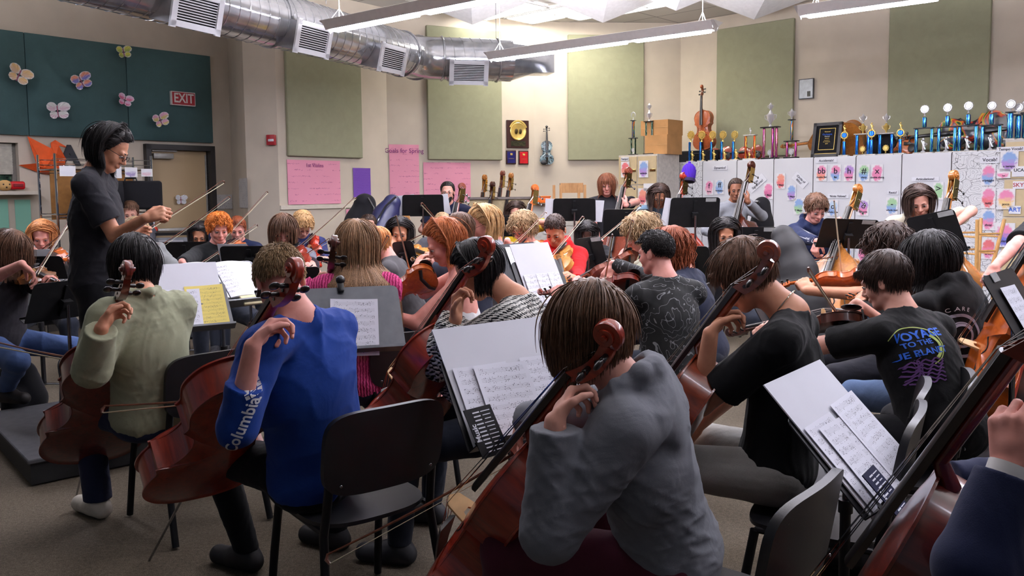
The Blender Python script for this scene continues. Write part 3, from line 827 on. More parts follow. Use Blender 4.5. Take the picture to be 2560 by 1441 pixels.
# ---------------------------------------------------------------- music stands
stand_black = plain('stand_black', (26, 26, 28), .42, .3, spec=.4, var=.1); stand_grey = plain('stand_grey', (92, 94, 98), .4, .5)
tag_grey = plain('stand_tag', (150, 150, 148), .5)
def make_stand(c, yaw, tilt, label, mat=None, w_=.51, h_=.33, post=True, bare=False, roll=0.0):
    """c: world centre of the desk; yaw: direction (deg, 0 = away from the camera) that the BACK of the desk faces away from the reader.
    The music side faces the reader, i.e. -yaw direction; tilt = lean back in degrees."""
    a = radians(yaw); fwd = V((sin(a), cos(a), 0)); rt = V((cos(a), -sin(a), 0))
    tl = radians(tilt); up = V((0, 0, 1)) * cos(tl) + fwd * sin(tl); nz = rt.cross(up) ; 
    if nz.dot(fwd) > 0: nz = -nz
    x = up.cross(nz).normalized()
    if roll:
        q = Quaternion(nz, radians(roll)); x = q @ x; up = q @ up
    M = Matrix((x, up, nz)).transposed().to_4x4(); M.translation = V(c)
    mat = mat or stand_black
    base = V((c[0], c[1], 0)) + fwd * .04
    r = thing('music_stand', label, 'music stand', loc=tuple(base))
    Mi = Matrix.Translation(-base) @ M
    mb = MB(); rr = .03; poly = []
    wt, wb = w_ / 2 * .96, w_ / 2
    for (cx_, cy_, a0, ww) in ((wb - rr * .3, -h_ / 2 + rr * .3, -90, rr * .3), (wt - rr, h_ / 2 - rr, 0, rr), (-wt + rr, h_ / 2 - rr, 90, rr), (-wb + rr * .3, -h_ / 2 + rr * .3, 180, rr * .3)):
        for k in range(5):
            aa = radians(a0 + 22.5 * k); poly.append((cx_ + cos(aa) * ww, cy_ + sin(aa) * ww))
    mb.prism(poly, -.004, 0.0, Mi)
    desk = mb.build('desk', mat, r, smooth=False)
    mb = MB(); mb.box((0, -h_ / 2 + .002, .026), (w_, .004, .055), Mi); mb.box((0, -h_ / 2 + .007, .053), (w_, .012, .003), Mi); mb.build('ledge', mat, r, smooth=False)
    mb = MB(); mb.box((0, 0, -.012), (.03, h_ * .8, .012), Mi); mb.box((0, -h_ * .05, -.03), (.06, .05, .04), Mi); mb.build('bracket', mat, r, smooth=False)
    if post:
        pc = Mi @ V((0, -h_ * .05, -.045)); mb = MB()
        mb.tube([(pc.x, pc.y, pc.z), (pc.x, pc.y, .55)], .0105, 10); mb.build('upper_tube', steel if mat is stand_black else mat, r)
        mb = MB(); mb.tube([(pc.x, pc.y, .58), (pc.x, pc.y, .12)], .0165, 10); mb.tube([(pc.x, pc.y, .6), (pc.x, pc.y, .56)], .022, 10); mb.build('lower_tube', stand_black, r)
        for k in range(3):
            an = radians(90 + 120 * k) - a; mb = MB(); dx, dy = cos(an), sin(an)
            mb.tube([(pc.x, pc.y, .13), (pc.x + dx * .10, pc.y + dy * .10, .115), (pc.x + dx * .27, pc.y + dy * .27, .012)], [.014, .014, .011], 8, flat=.6); mb.build('leg', stand_black, r)
    return r, M

# ---------------------------------------------------------------- chairs
chair_m = plain('chair_plastic', (28, 28, 31), .4, spec=.45, var=.05, bump=.15, bscale=500); chair_leg = plain('chair_steel', (24, 24, 27), .38, .5)
def make_chair_proto():
    """origin on the floor under the seat centre, +y forward"""
    r = thing('orchestra_chair', None, None)
    g = []; nu, nv = 15, 13; mb = MB()
    def sq(u, v, p=3.6):
        # rounded square mapping
        a = atan2(v, u); m_ = max(abs(u), abs(v))
        if m_ < 1e-6: return 0, 0
        k = (abs(cos(a)) ** p + abs(sin(a)) ** p) ** (-1 / p); return cos(a) * k * m_, sin(a) * k * m_
    for sgn, off in ((1, 0), (-1, -.014)):
        g = np.zeros((nu, nv, 3))
        for i in range(nu):
            for j in range(nv):
                u, v = -1 + 2 * i / (nu - 1), -1 + 2 * j / (nv - 1); x, y = sq(u, v)
                z = .455 - .018 * (1 - x * x) * (1 - (y + .2) ** 2 * .8) - .02 * max(0, y - .6) + off
                g[i, j] = (x * .225, y * .215 + .0, z)
        mb.grid(g, flip=sgn < 0)
        if sgn == 1: top = g.copy()
        else:
            def rim(G): return [tuple(G[i, 0]) for i in range(nu)] + [tuple(G[nu - 1, j]) for j in range(1, nv)] + [tuple(G[i, nv - 1]) for i in range(nu - 2, -1, -1)] + [tuple(G[0, j]) for j in range(nv - 2, 0, -1)]
            a_, b_ = rim(top), rim(g); n = len(a_); mb.add(a_ + b_, [(k, n + k, n + (k + 1) % n, (k + 1) % n) for k in range(n)])
    mb.build('seat', chair_m, r, angle=50)
    mb = MB(); top = None
    for sgn, off in ((1, 0), (-1, -.024)):
        g = np.zeros((nu, nv, 3))
        for i in range(nu):
            for j in range(nv):
                u, v = -1 + 2 * i / (nu - 1), -1 + 2 * j / (nv - 1); x, z = sq(u, v, 4.5)
                y = -.215 - .05 * (z * .5 + .5) - .025 * (1 - x * x) + off
                g[i, j] = (x * .225, y, .70 + z * .145)
        mb.grid(g, flip=sgn > 0)
        if sgn == 1: top = g.copy()
        else:
            a_, b_ = rim(top), rim(g); n = len(a_); mb.add(a_ + b_, [(k, (k + 1) % n, n + (k + 1) % n, n + k) for k in range(n)])
    bk = mb.build('backrest', chair_m, r, angle=50)
    mb = MB()
    for sx in (-1, 1):
        for z in (.60, .80): mb.ell((sx * .17, -.268 - .02 * (z > .7), z), (.006, .004, .006), nu=8, nv=6)
    mb.build('bolts', steel, bk)
    for sx in (-1, 1):
        mb = MB(); mb.tube([(sx * .205, .17, .43), (sx * .215, .20, .25), (sx * .225, .235, .01)], .0155, 10); mb.build('leg', chair_leg, r)
        mb = MB(); mb.tube([(sx * .195, -.245, .66), (sx * .20, -.215, .50), (sx * .205, -.20, .42), (sx * .215, -.225, .28), (sx * .225, -.30, .01)], .0155, 10); mb.build('leg', chair_leg, r)
        mb = MB(); mb.tube([(sx * .205, .17, .43), (sx * .205, -.20, .43)], .011, 8); mb.build('side_rail', chair_leg, r)
    return r
_chair = [make_chair_proto(), 0]
def chair(x, y, yaw, label, group=None):
    "yaw: direction the sitter faces, degrees clockwise from straight away"
    if _chair[1] == 0: o = _chair[0]
    else: o = copy_tree(_chair[0])
    _chair[1] += 1
    o.location = (x, y, 0); o.rotation_euler = (0, 0, -radians(yaw)); tag(o, label, 'chair', group); return o
# ================================================================ people
class Field:
    "signed distance grid with smooth unions, meshed to one continuous surface"
    def __init__(s, lo, hi, h):
        s.lo = np.array(lo, float); s.h = h
        s.n = np.maximum(4, np.ceil((np.array(hi, float) - s.lo) / h).astype(int) + 1)
        s.d = np.full(s.n, .3, np.float32)
    def region(s, lo, hi):
        a = np.clip(np.floor((lo - s.lo) / s.h).astype(int), 0, s.n); b = np.clip(np.ceil((hi - s.lo) / s.h).astype(int) + 1, 0, s.n)
        if np.any(b <= a): return None, None
        sl = tuple(slice(int(i), int(j)) for i, j in zip(a, b))
        ax = [(s.lo[i] + np.arange(a[i], b[i]) * s.h).astype(np.float32) for i in range(3)]
        return sl, (ax[0][:, None, None], ax[1][None, :, None], ax[2][None, None, :])
    def comb(s, sl, d, k, sub=False):
        o = s.d[sl]
        if sub:
            d = -d
            if k > 0:
                hh = np.clip(.5 - .5 * (o - d) / k, 0, 1); s.d[sl] = o + (d - o) * hh + k * hh * (1 - hh)
            else: s.d[sl] = np.maximum(o, d)
        elif k > 0:
            hh = np.clip(.5 + .5 * (o - d) / k, 0, 1); s.d[sl] = o + (d - o) * hh - k * hh * (1 - hh)
        else: s.d[sl] = np.minimum(o, d)
    def cap(s, a, b, ra, rb=None, k=.02, cut=None, sub=False):
        a = np.array(a, float); b = np.array(b, float); rb = ra if rb is None else rb
        m = max(ra, rb) + k + 2 * s.h
        sl, g = s.region(np.minimum(a, b) - m, np.maximum(a, b) + m)
        if sl is None: return s
        ab = b - a; L2 = max(float(ab @ ab), 1e-9)
        px, py, pz = g[0] - a[0], g[1] - a[1], g[2] - a[2]
        t = np.clip((px * ab[0] + py * ab[1] + pz * ab[2]) / L2, 0, 1)
        d = np.sqrt((px - t * ab[0]) ** 2 + (py - t * ab[1]) ** 2 + (pz - t * ab[2]) ** 2) - (ra + (rb - ra) * t)
        if cut is not None:
            c, n = np.array(cut[0], float), np.array(cut[1], float)
            d = np.maximum(d, (g[0] - c[0]) * n[0] + (g[1] - c[1]) * n[1] + (g[2] - c[2]) * n[2])
        s.comb(sl, d.astype(np.float32), k, sub); return s
    def chain(s, pts, rr, k=.02):
        for i in range(len(pts) - 1): s.cap(pts[i], pts[i + 1], rr[i], rr[i + 1], k)
        return s
    def ell(s, c, r, R=None, k=.02, sub=False):
        c = np.array(c, float); r = np.array(r, float); m = max(r) + k + 2 * s.h
        sl, g = s.region(c - m, c + m)
        if sl is None: return s
        p = [g[i] - c[i] for i in range(3)]
        if R is not None:
            R = np.array(R)
            p = [p[0] * R[0, i] + p[1] * R[1, i] + p[2] * R[2, i] for i in range(3)]
        k0 = np.sqrt((p[0] / r[0]) ** 2 + (p[1] / r[1]) ** 2 + (p[2] / r[2]) ** 2)
        k1 = np.sqrt((p[0] / r[0] ** 2) ** 2 + (p[1] / r[1] ** 2) ** 2 + (p[2] / r[2] ** 2) ** 2) + 1e-9
        d = np.where(k0 < 1e-6, -min(r), k0 * (k0 - 1) / k1)
        s.comb(sl, d.astype(np.float32), k, sub); return s
    def plane(s, c, n):
        "keep the side where (p-c).n < 0"
        sl, g = s.region(s.lo, s.lo + s.n * s.h)
        d = (g[0] - c[0]) * n[0] + (g[1] - c[1]) * n[1] + (g[2] - c[2]) * n[2]
        s.d[sl] = np.maximum(s.d[sl], d.astype(np.float32)); return s
    def wrinkle(s, amp=.004, f=26, seed=0):
        rs = np.random.RandomState(seed); sl, g = s.region(s.lo, s.lo + s.n * s.h)
        near = np.abs(s.d[sl]) < .05; ii = np.nonzero(near)
        x = g[0][ii[0], 0, 0]; y = g[1][0, ii[1], 0]; z = g[2][0, 0, ii[2]]; acc = 0
        for i in range(5):
            w_ = rs.normal(size=3); w_[2] *= .6; w_ /= np.linalg.norm(w_); q = rs.normal(size=3); q /= np.linalg.norm(q); q2 = rs.normal(size=3); ff = f * (.45, .7, 1.0, 1.5, 2.1)[i]
            ph = ff * (x * w_[0] + y * w_[1] + z * w_[2]) + 2.4 * np.sin(ff * .4 * (x * q[0] + y * q[1] + z * q[2]) + i) + 1.1 * np.sin(ff * .8 * (x * q2[0] + y * q2[1] + z * q2[2]))
            m_ = .5 + .5 * np.sin(7 * (x * q2[0] + y * q[1] + z * q2[2]) + 2 * i)
            acc = acc + ((1 - np.abs(np.sin(ph * .5))) ** 1.6 - .4) * m_ / (1 + .75 * i)
        D = s.d[sl]; D[ii] -= (amp * 1.25 * acc).astype(np.float32); s.d[sl] = D; return s
    def mesh(s):
        g = vdb.FloatGrid(.3); g.copyFromArray(np.ascontiguousarray(np.minimum(s.d, .3)), tolerance=0.0)
        p, q = g.convertToQuads(isovalue=0.0)
        return p * s.h + s.lo, q[:, ::-1]

def np_mesh(name, verts, quads, mat, parent, off, mats=(), fidx=None, smooth=True):
    me = bpy.data.meshes.new(name); n = len(verts); m = len(quads); k = quads.shape[1] if m else 4
    me.vertices.add(n); me.vertices.foreach_set('co', (verts - off).astype(np.float32).ravel())
    me.loops.add(m * k); me.loops.foreach_set('vertex_index', quads.astype(np.int32).ravel())
    me.polygons.add(m); me.polygons.foreach_set('loop_start', np.arange(0, m * k, k, dtype=np.int32))
    if mat: me.materials.append(mat)
    for x in mats: me.materials.append(x)
    if fidx is not None: me.polygons.foreach_set('material_index', fidx.astype(np.int32))
    me.polygons.foreach_set('use_smooth', [smooth] * m)
    me.update(calc_edges=True)
    o = bpy.data.objects.new(name, me); COL.objects.link(o)
    if parent: o.parent = parent
    return o

def skin(name, color):
    if name in _mats: return _mats[name]
    t = NT(name); t.set(color, .52, 0, .35); c = t.coord()
    n = t.noise(c, 22, 3); r, g, b = color
    t.base(t.ramp(n, [(.3, (r * .95, g * .88, b * .86)), (.7, (min(255, r * 1.02), g * 1.0, b * 1.0))]))
    t.bump(t.noise(c, 300, 2), .12, .001); _mats[name] = t.m; return t.m
SKIN = {'fair': skin('skin_fair', (222, 170, 150)), 'pink': skin('skin_pink', (226, 164, 150)), 'tan': skin('skin_tan', (202, 148, 116)), 'brown': skin('skin_brown', (140, 94, 70)), 'dark': skin('skin_dark', (72, 46, 38)), 'olive': skin('skin_olive', (190, 136, 104))}
def hairm(name, c, k=.28):
    if name in _mats: return _mats[name]
    t = NT(name); t.set(c, .5, 0, .25)
    co = t.coord(scale=(1, 1, .25)); n1 = t.noise(co, 210, 2); n2 = t.noise(t.coord(), 14, 2)
    kk = t.math('ADD', t.math('MULTIPLY', n1, .65), t.math('MULTIPLY', n2, .35))
    t.base(t.ramp(kk, [(.32, tuple(x * (1 - k) for x in c)), (.68, tuple(min(255, x * (1 + k)) for x in c))])); _mats[name] = t.m; return t.m
HAIR = {'black': hairm('hair_black', (26, 22, 22)), 'darkbrown': hairm('hair_dark_brown', (52, 38, 32)), 'brown': hairm('hair_brown', (92, 66, 50)), 'mid': hairm('hair_mid_brown', (100, 73, 54), .26), 'lightbrown': hairm('hair_light_brown', (138, 106, 78)),
        'blond': hairm('hair_blond', (188, 150, 104)), 'strawberry': hairm('hair_strawberry', (190, 128, 80)), 'ginger': hairm('hair_ginger', (206, 116, 50)), 'auburn': hairm('hair_auburn', (128, 66, 40)),
        'copper': hairm('hair_copper', (170, 98, 56)), 'chestnut': hairm('hair_chestnut', (112, 66, 44)), 'sand': hairm('hair_sand', (150, 124, 92))}
eye_white = plain('eye_white', (214, 206, 200), .3); iris_m = plain('iris_dark', (44, 30, 24), .2); lip_cols = {}
glass_m = metal('spectacle_wire', (120, 116, 112), .3); dark_frame = plain('spectacle_black', (18, 18, 20), .3)

def scalp_mask(d, bangs=0.0, long_=False):
    "d: unit directions in head frame; returns + inside the hair region"
    az = np.degrees(np.arctan2(np.abs(d[:, 0]), d[:, 1])); el = np.degrees(np.arcsin(np.clip(d[:, 2], -1, 1)))
    line = np.interp(az, [0, 30, 50, 62, 78, 95, 110, 180], [34 - bangs, 33 - bangs, 26 - bangs * .6, 2, -22, 2, -30, -42])
    if long_: line = np.interp(az, [0, 30, 50, 66, 84, 180], [34 - bangs, 33 - bangs, 24 - bangs * .6, -6, -44, -46])
    return el - line

def build_hair(name, H, R, s, cfg, mat, parent, off, lod):
    """cfg: front, side, back lengths in m; vol thickness; curl; spike; bangs; part; n strands"""
    rs = np.random.RandomState(cfg.get('seed', 1)); vol = cfg.get('vol', .018)
    c = np.array([0, -.012, .03]); rad = np.array([.077, .097, .09])
    Rn = np.array(R)
    def toW(p): return (p * s) @ Rn.T + np.array(H)
    bangs = cfg.get('bangs', 0)
    # cap with a fold-under edge, deformed ellipsoid
    nu, nv = (44, 30) if lod < 2 else (28, 20); U = np.linspace(-pi, pi, nu + 1)[:-1]; Vv = np.linspace(-pi / 2 + .05, pi / 2, nv)
    uu, vv = np.meshgrid(U, Vv, indexing='ij'); d = np.stack([np.cos(vv) * np.sin(uu), np.cos(vv) * np.cos(uu), np.sin(vv)], -1).reshape(-1, 3)
    m = scalp_mask(d, bangs, bool(cfg.get('drape'))); k = np.clip((m + 5) / 9, 0, 1); k = k * k * (3 - 2 * k); kt = np.clip(m / 28, .04, 1) ** .8
    nz = np.sin(d[:, 0] * 23 + 3 * np.sin(d[:, 1] * 11)) * np.sin(d[:, 1] * 19 + d[:, 2] * 13)
    thick = vol * (1 + .18 * nz) * (1 - .85 * np.clip(-d[:, 2] * 1.3, 0, 1))
    r_ = .90 + (k * (.10 + thick * kt / .085))
    p = c + d * rad * r_[:, None]
    W_ = toW(p); q = []
    for i in range(nu):
        i2 = (i + 1) % nu
        for j in range(nv - 1): q.append((i * nv + j, i2 * nv + j, i2 * nv + j + 1, i * nv + j + 1))
    capv, capq = W_, np.array(q)[:, ::-1]
    down = Rn.T @ np.array([0, 0, -1.0])
    dl = cfg.get('drape', 0)
    if dl:
        dl += .085
        # hanging sheet of hair behind and beside the neck
        a0, a1 = cfg.get('drape_az', (70, 290)); na, nk = 40, 14
        A_ = np.radians(np.linspace(a0, a1, na)); sheets = []
        for layer in (.5, .2):
            G_ = np.zeros((nk, na, 3))
            for ii, az_ in enumerate(A_):
                d0 = np.array([sin(az_), cos(az_), -.05]); p_ = c + d0 * rad * (1 + vol * layer / .085); p_[0] = np.sign(p_[0]) * max(abs(p_[0]), .094 * abs(sin(az_)) ** .5) if abs(sin(az_)) > .5 else p_[0]
                rag = 1 + .10 * sin(ii * 2.3) + .06 * sin(ii * 5.1)
                for jj in range(nk):
                    t_ = jj / (nk - 1); pp_ = p_ + down * (dl * rag * t_)
                    hx_ = pp_ - c; ax_ = hx_ - down * (hx_ @ down); rh = np.linalg.norm(ax_); dn_ = hx_ @ down
                    tgt_ = np.clip(.062 + (dn_ - .1) * cfg.get('flare', .35), .052, cfg.get('fmax', .17) - .01) + .010 * layer
                    tt = min(1, max(0, dn_ - .05) / .22) ** 1.2; want = rh * (1 - tt) + tgt_ * tt if dn_ > .04 else rh
                    wv_ = 1 + .06 * sin(ii * 1.7 + jj * .5)
                    G_[jj, ii] = pp_ + ax_ / (rh + 1e-6) * (want * wv_ - rh)
            sheets.append(G_)
        for si, G_ in enumerate(sheets):
            W2 = toW(G_.reshape(-1, 3)); n0 = len(capv); qq = []
            for jj in range(nk - 1):
                for ii in range(na - 1):
                    qd = (n0 + jj * na + ii, n0 + jj * na + ii + 1, n0 + (jj + 1) * na + ii + 1, n0 + (jj + 1) * na + ii)
                    qq.append(qd if si == 0 else qd[::-1])
            capv = np.concatenate([capv, W2]); capq = np.concatenate([capq, np.array(qq)])
    # strands
    N = cfg.get('n', 900); N = int(N * (1.35 if lod == 0 else .5 if lod == 1 else .28))
    th = (.00125 if lod == 0 else .0022 if lod == 1 else .0032) * cfg.get('thick', 1)
    D = rs.normal(size=(N * 4, 3)); D /= np.linalg.norm(D, axis=1)[:, None]
    mk = scalp_mask(D, bangs * .3, bool(cfg.get('drape'))); D = D[mk > 1][:N]; N = len(D)
    az = np.degrees(np.arctan2(np.abs(D[:, 0]), D[:, 1])); 
    Ls = np.interp(az, [0, 35, 60, 100, 140, 180], [cfg.get('front', .06)] * 2 + [cfg.get('side', .06)] * 2 + [cfg.get('back', .06)] * 2) * rs.uniform(.78, 1.08, N)
    if cfg.get('drape'): Ls = Ls + .10 * np.arcsin(np.clip(D[:, 2], 0, 1))
    if bangs > 0: Ls = np.where(az < 48, (.022 + .082 * np.arcsin(np.clip(D[:, 2], 0, 1))) * rs.uniform(.85, 1.05, N), Ls)
    lay = rs.uniform(.25, 1.0, N); K = cfg.get('steps', 11) if lod < 2 else 8
    crown = np.array([cfg.get('part', 0.0), -.35, .95]); crown /= np.linalg.norm(crown)
    P_ = c + D * rad * (1 + (vol * lay / .09))[:, None]; pts = [P_.copy()]
    down = np.array([0, 0, -1.0]) ; 
    # gravity in head frame
    down = Rn.T @ down
    curl = cfg.get('curl', 0); cf = cfg.get('curlf', 60); ph = rs.uniform(0, 2 * pi, (N, 2)); spike = cfg.get('spike', 0)
    wob = rs.normal(size=(N, 3)) * cfg.get('mess', .12); rh0 = np.zeros(N) + .06
    tot = np.zeros(N)
    for i in range(K):
        nrm = (P_ - c) / rad ** 2; nrm /= np.linalg.norm(nrm, axis=1)[:, None]
        away = (P_ - c) / rad; away /= np.linalg.norm(away, axis=1)[:, None]; ca_ = np.sum(away * crown, 1)[:, None]; away = (away - crown * ca_) * np.clip(ca_, 0, 1) - crown * .8
        st = cfg.get('style', 'crown')
        if st == 'part':
            sg = np.sign(D[:, 0] - cfg.get('partx', 0.0) + 1e-5); wf_ = np.clip((D[:, 1] + .45) / .6, 0, 1)[:, None]; away = (np.stack([sg * 1.0, np.full(N, -.35), np.full(N, -.2)], 1) + away * .35) * wf_ + away * (1 - wf_)
        elif st == 'back': wb_ = np.clip((P_[:, 1] + .03) / .06, 0, 1)[:, None]; away = np.stack([P_[:, 0] * 3, np.full(N, -1.0), np.full(N, .1)], 1) * wb_ + away * (1 - wb_)
        if cfg.get('sweep') is not None: away = away + np.array(cfg['sweep'])
        away = away - nrm * np.sum(away * nrm, 1)[:, None]; away /= np.linalg.norm(away, axis=1)[:, None] + 1e-6
        rel = (P_ - c) / rad; low = np.clip(-(rel @ -down) * -1, -1, 1)
        low = (np.clip((rel @ down) * 6 + .6, 0, 1) if cfg.get('drape') else np.clip((rel @ down) * 1.6 + .1, 0, 1))[:, None]
        if st == 'back': low = low * (1 - wb_ * (P_[:, 2] > -.02)[:, None])
        dr = away * (1 - low) + down * low * 1.1 + wob * .6 + nrm * spike * (1 - i / K)
        dr /= np.linalg.norm(dr, axis=1)[:, None]
        P_ = P_ + dr * (Ls / K)[:, None]; tot += Ls / K
        # keep outside the head
        rel = (P_ - c) / (rad * (1 + vol * lay / .085)[:, None]); rr_ = np.linalg.norm(rel, axis=1); ins = rr_ < 1
        below = (rel @ down) > (.2 if cfg.get('drape') else .75)
        P_[ins & ~below] = c + (P_[ins & ~below] - c) / rr_[ins & ~below][:, None]
        # keep off the neck and face
        hx = P_ - c; ax = hx - np.outer(hx @ down, down); rad_h = np.linalg.norm(ax, axis=1); dn = hx @ down
        tgt = np.where(dn > .06, np.where(np.abs(hx[:, 0]) > .5 * rad_h, np.maximum(.092 - .25 * np.clip(dn - .06, 0, .08), 0), 0), 0) if cfg.get('drape') else 0 * dn; tgt = np.maximum(tgt, np.where(dn > .06, np.clip(.066 + (dn - .1) * cfg.get('flare', .35), .055, cfg.get('fmax', .17)) + .012 * lay, 0))
        rh0 = np.where((dn < .03) | (i == 0), np.maximum(rh0, rad_h), rh0); sq_ = np.clip((dn - .05) / .22, 0, 1) ** 1.2; want = rh0 * (1 - sq_) + (np.clip(.064 + (dn - .1) * cfg.get('flare', .35), .055, cfg.get('fmax', .17) + .03) + .016 * lay) * sq_
        big = (dn > .03) & (rad_h > want); P_[big] -= ax[big] / (rad_h[big][:, None] + 1e-6) * ((rad_h - want)[big] * .45)[:, None]; rad_h = np.where(big, rad_h - (rad_h - want) * .45, rad_h)
        fix = rad_h < tgt; P_[fix] += ax[fix] / (rad_h[fix][:, None] + 1e-6) * (tgt - rad_h)[fix][:, None]
        face = (P_[:, 1] > .05) & (np.abs(P_[:, 0]) < cfg.get('facew', .060)) & (P_[:, 2] < .075 - bangs * .0021)
        P_[face, 1] = np.where(cfg.get('bangs', 0) > 0, P_[face, 1], P_[face, 1]); P_[face, 0] = np.where(np.abs(D[face, 0]) > .2, np.sign(D[face, 0]) * (cfg.get('facew', .060) + .003 * lay[face]), P_[face, 0])
        Q = P_.copy()
        if curl:
            w_ = tot * cf
            Q = Q + np.stack([np.cos(w_ + ph[:, 0]), np.sin(w_ + ph[:, 1]), np.sin(w_ + ph[:, 0]) * .7], 1) * curl * min(1, (i + 1) / 3)
        pts.append(Q)
    S = np.stack(pts, 1)  # N,K+1,3
    S = toW(S.reshape(-1, 3)).reshape(N, K + 1, 3)
    T = np.gradient(S, axis=1); T /= np.linalg.norm(T, axis=2)[:, :, None] + 1e-9
    a = np.cross(T, rs.normal(size=(N, 1, 3))); a /= np.linalg.norm(a, axis=2)[:, :, None] + 1e-9; b = np.cross(T, a)
    taper = np.interp(np.arange(K + 1) / K, [0, .15, .7, 1], [.7, 1.3, 1.0, .25]) * th * s
    ring = np.stack([S + (a * cos(2 * pi * j / 3) + b * sin(2 * pi * j / 3)) * taper[None, :, None] * (1.6 if j == 0 else 1) for j in range(3)], 2)
    vs = ring.reshape(-1, 3); idx = np.arange(N * (K + 1) * 3).reshape(N, K + 1, 3)
    qs = np.stack([np.stack([idx[:, :-1, j], idx[:, :-1, (j + 1) % 3], idx[:, 1:, (j + 1) % 3], idx[:, 1:, j]], -1) for j in range(3)], 2).reshape(-1, 4)
    V_ = np.concatenate([capv, vs]); Q_ = np.concatenate([capq, qs + len(capv)])
    return np_mesh(name, V_, Q_, mat, parent, off)

def bump_pts(*a): return [np.array(x, float) for x in a]
def ik(a, b, l1, l2, pole):
    a, b, pole = V(a), V(b), V(pole); d = b - a; L = d.length
    if L > (l1 + l2) * .995:
        b = a + d * ((l1 + l2) * .995 / L); d = b - a; L = d.length
    x = (l1 * l1 - l2 * l2 + L * L) / (2 * L); y = sqrt(max(1e-6, l1 * l1 - x * x))
    dn = d.normalized(); p = pole - dn * pole.dot(dn); p = p.normalized() if p.length > 1e-5 else V((0, 0, -1))
    return a + dn * x + p * y, b

def hand(F, W, d, n, side, hs=1.0, curl=.9, spread=1.0, hr=1.0, thumb=1.0):
    """W wrist, d towards the fingers, n palm normal (direction the palm faces), side +1 if thumb lies on the d x n side"""
    W, d, n = V(W), V(d).normalized(), V(n); n = (n - d * n.dot(d)).normalized(); t = d.cross(n) * side
    R = .0115 * hs * hr
    kn = []
    for i, (o, l) in enumerate(((.030, .088), (.010, .092), (-.011, .088), (-.030, .080))):
        k = W + t * (o * hs) + d * (l * hs) - n * (.004 * hs); kn.append(k)
        F.cap(W + t * (o * .62 * hs) + d * .012, k, .0145 * hs, .0118 * hs, .010)
    F.ell(W + d * .045 * hs, (.018 * hs, .018 * hs, .018 * hs), k=.02)
    for i, k in enumerate(kn):
        ls = [(.043, .027, .021), (.047, .030, .022), (.043, .028, .022), (.034, .021, .019)][i]
        c1 = curl[i] if hasattr(curl, '__len__') else curl * (1 + .06 * i)
        ang = 0; p = k; dd = d + t * ((1.5 - i) * .06 * spread)
        for j, l in enumerate(ls):
            ang += c1 * (.75, 1.0, .7)[j]
            dir_ = (dd * cos(ang) + n * sin(ang)).normalized(); q = p + dir_ * (l * hs)
            F.cap(p, q, R * (.82 - .07 * j), R * (.76 - .08 * j), .0035 if j else .006); p = q
    b = W + t * (.026 * hs) + d * (.022 * hs); m = b + (t * .75 + d * .6 + n * .35 * thumb).normalized() * (.036 * hs)
    e = m + (t * .25 + d * .85 + n * .5 * thumb).normalized() * (.030 * hs); e2 = e + (d * .8 + n * .7 * thumb - t * .1).normalized() * (.024 * hs)
    F.cap(b, m, R * 1.25, R * 1.0, .012); F.cap(m, e, R * .98, R * .86, .004); F.cap(e, e2, R * .86, R * .72, .003)

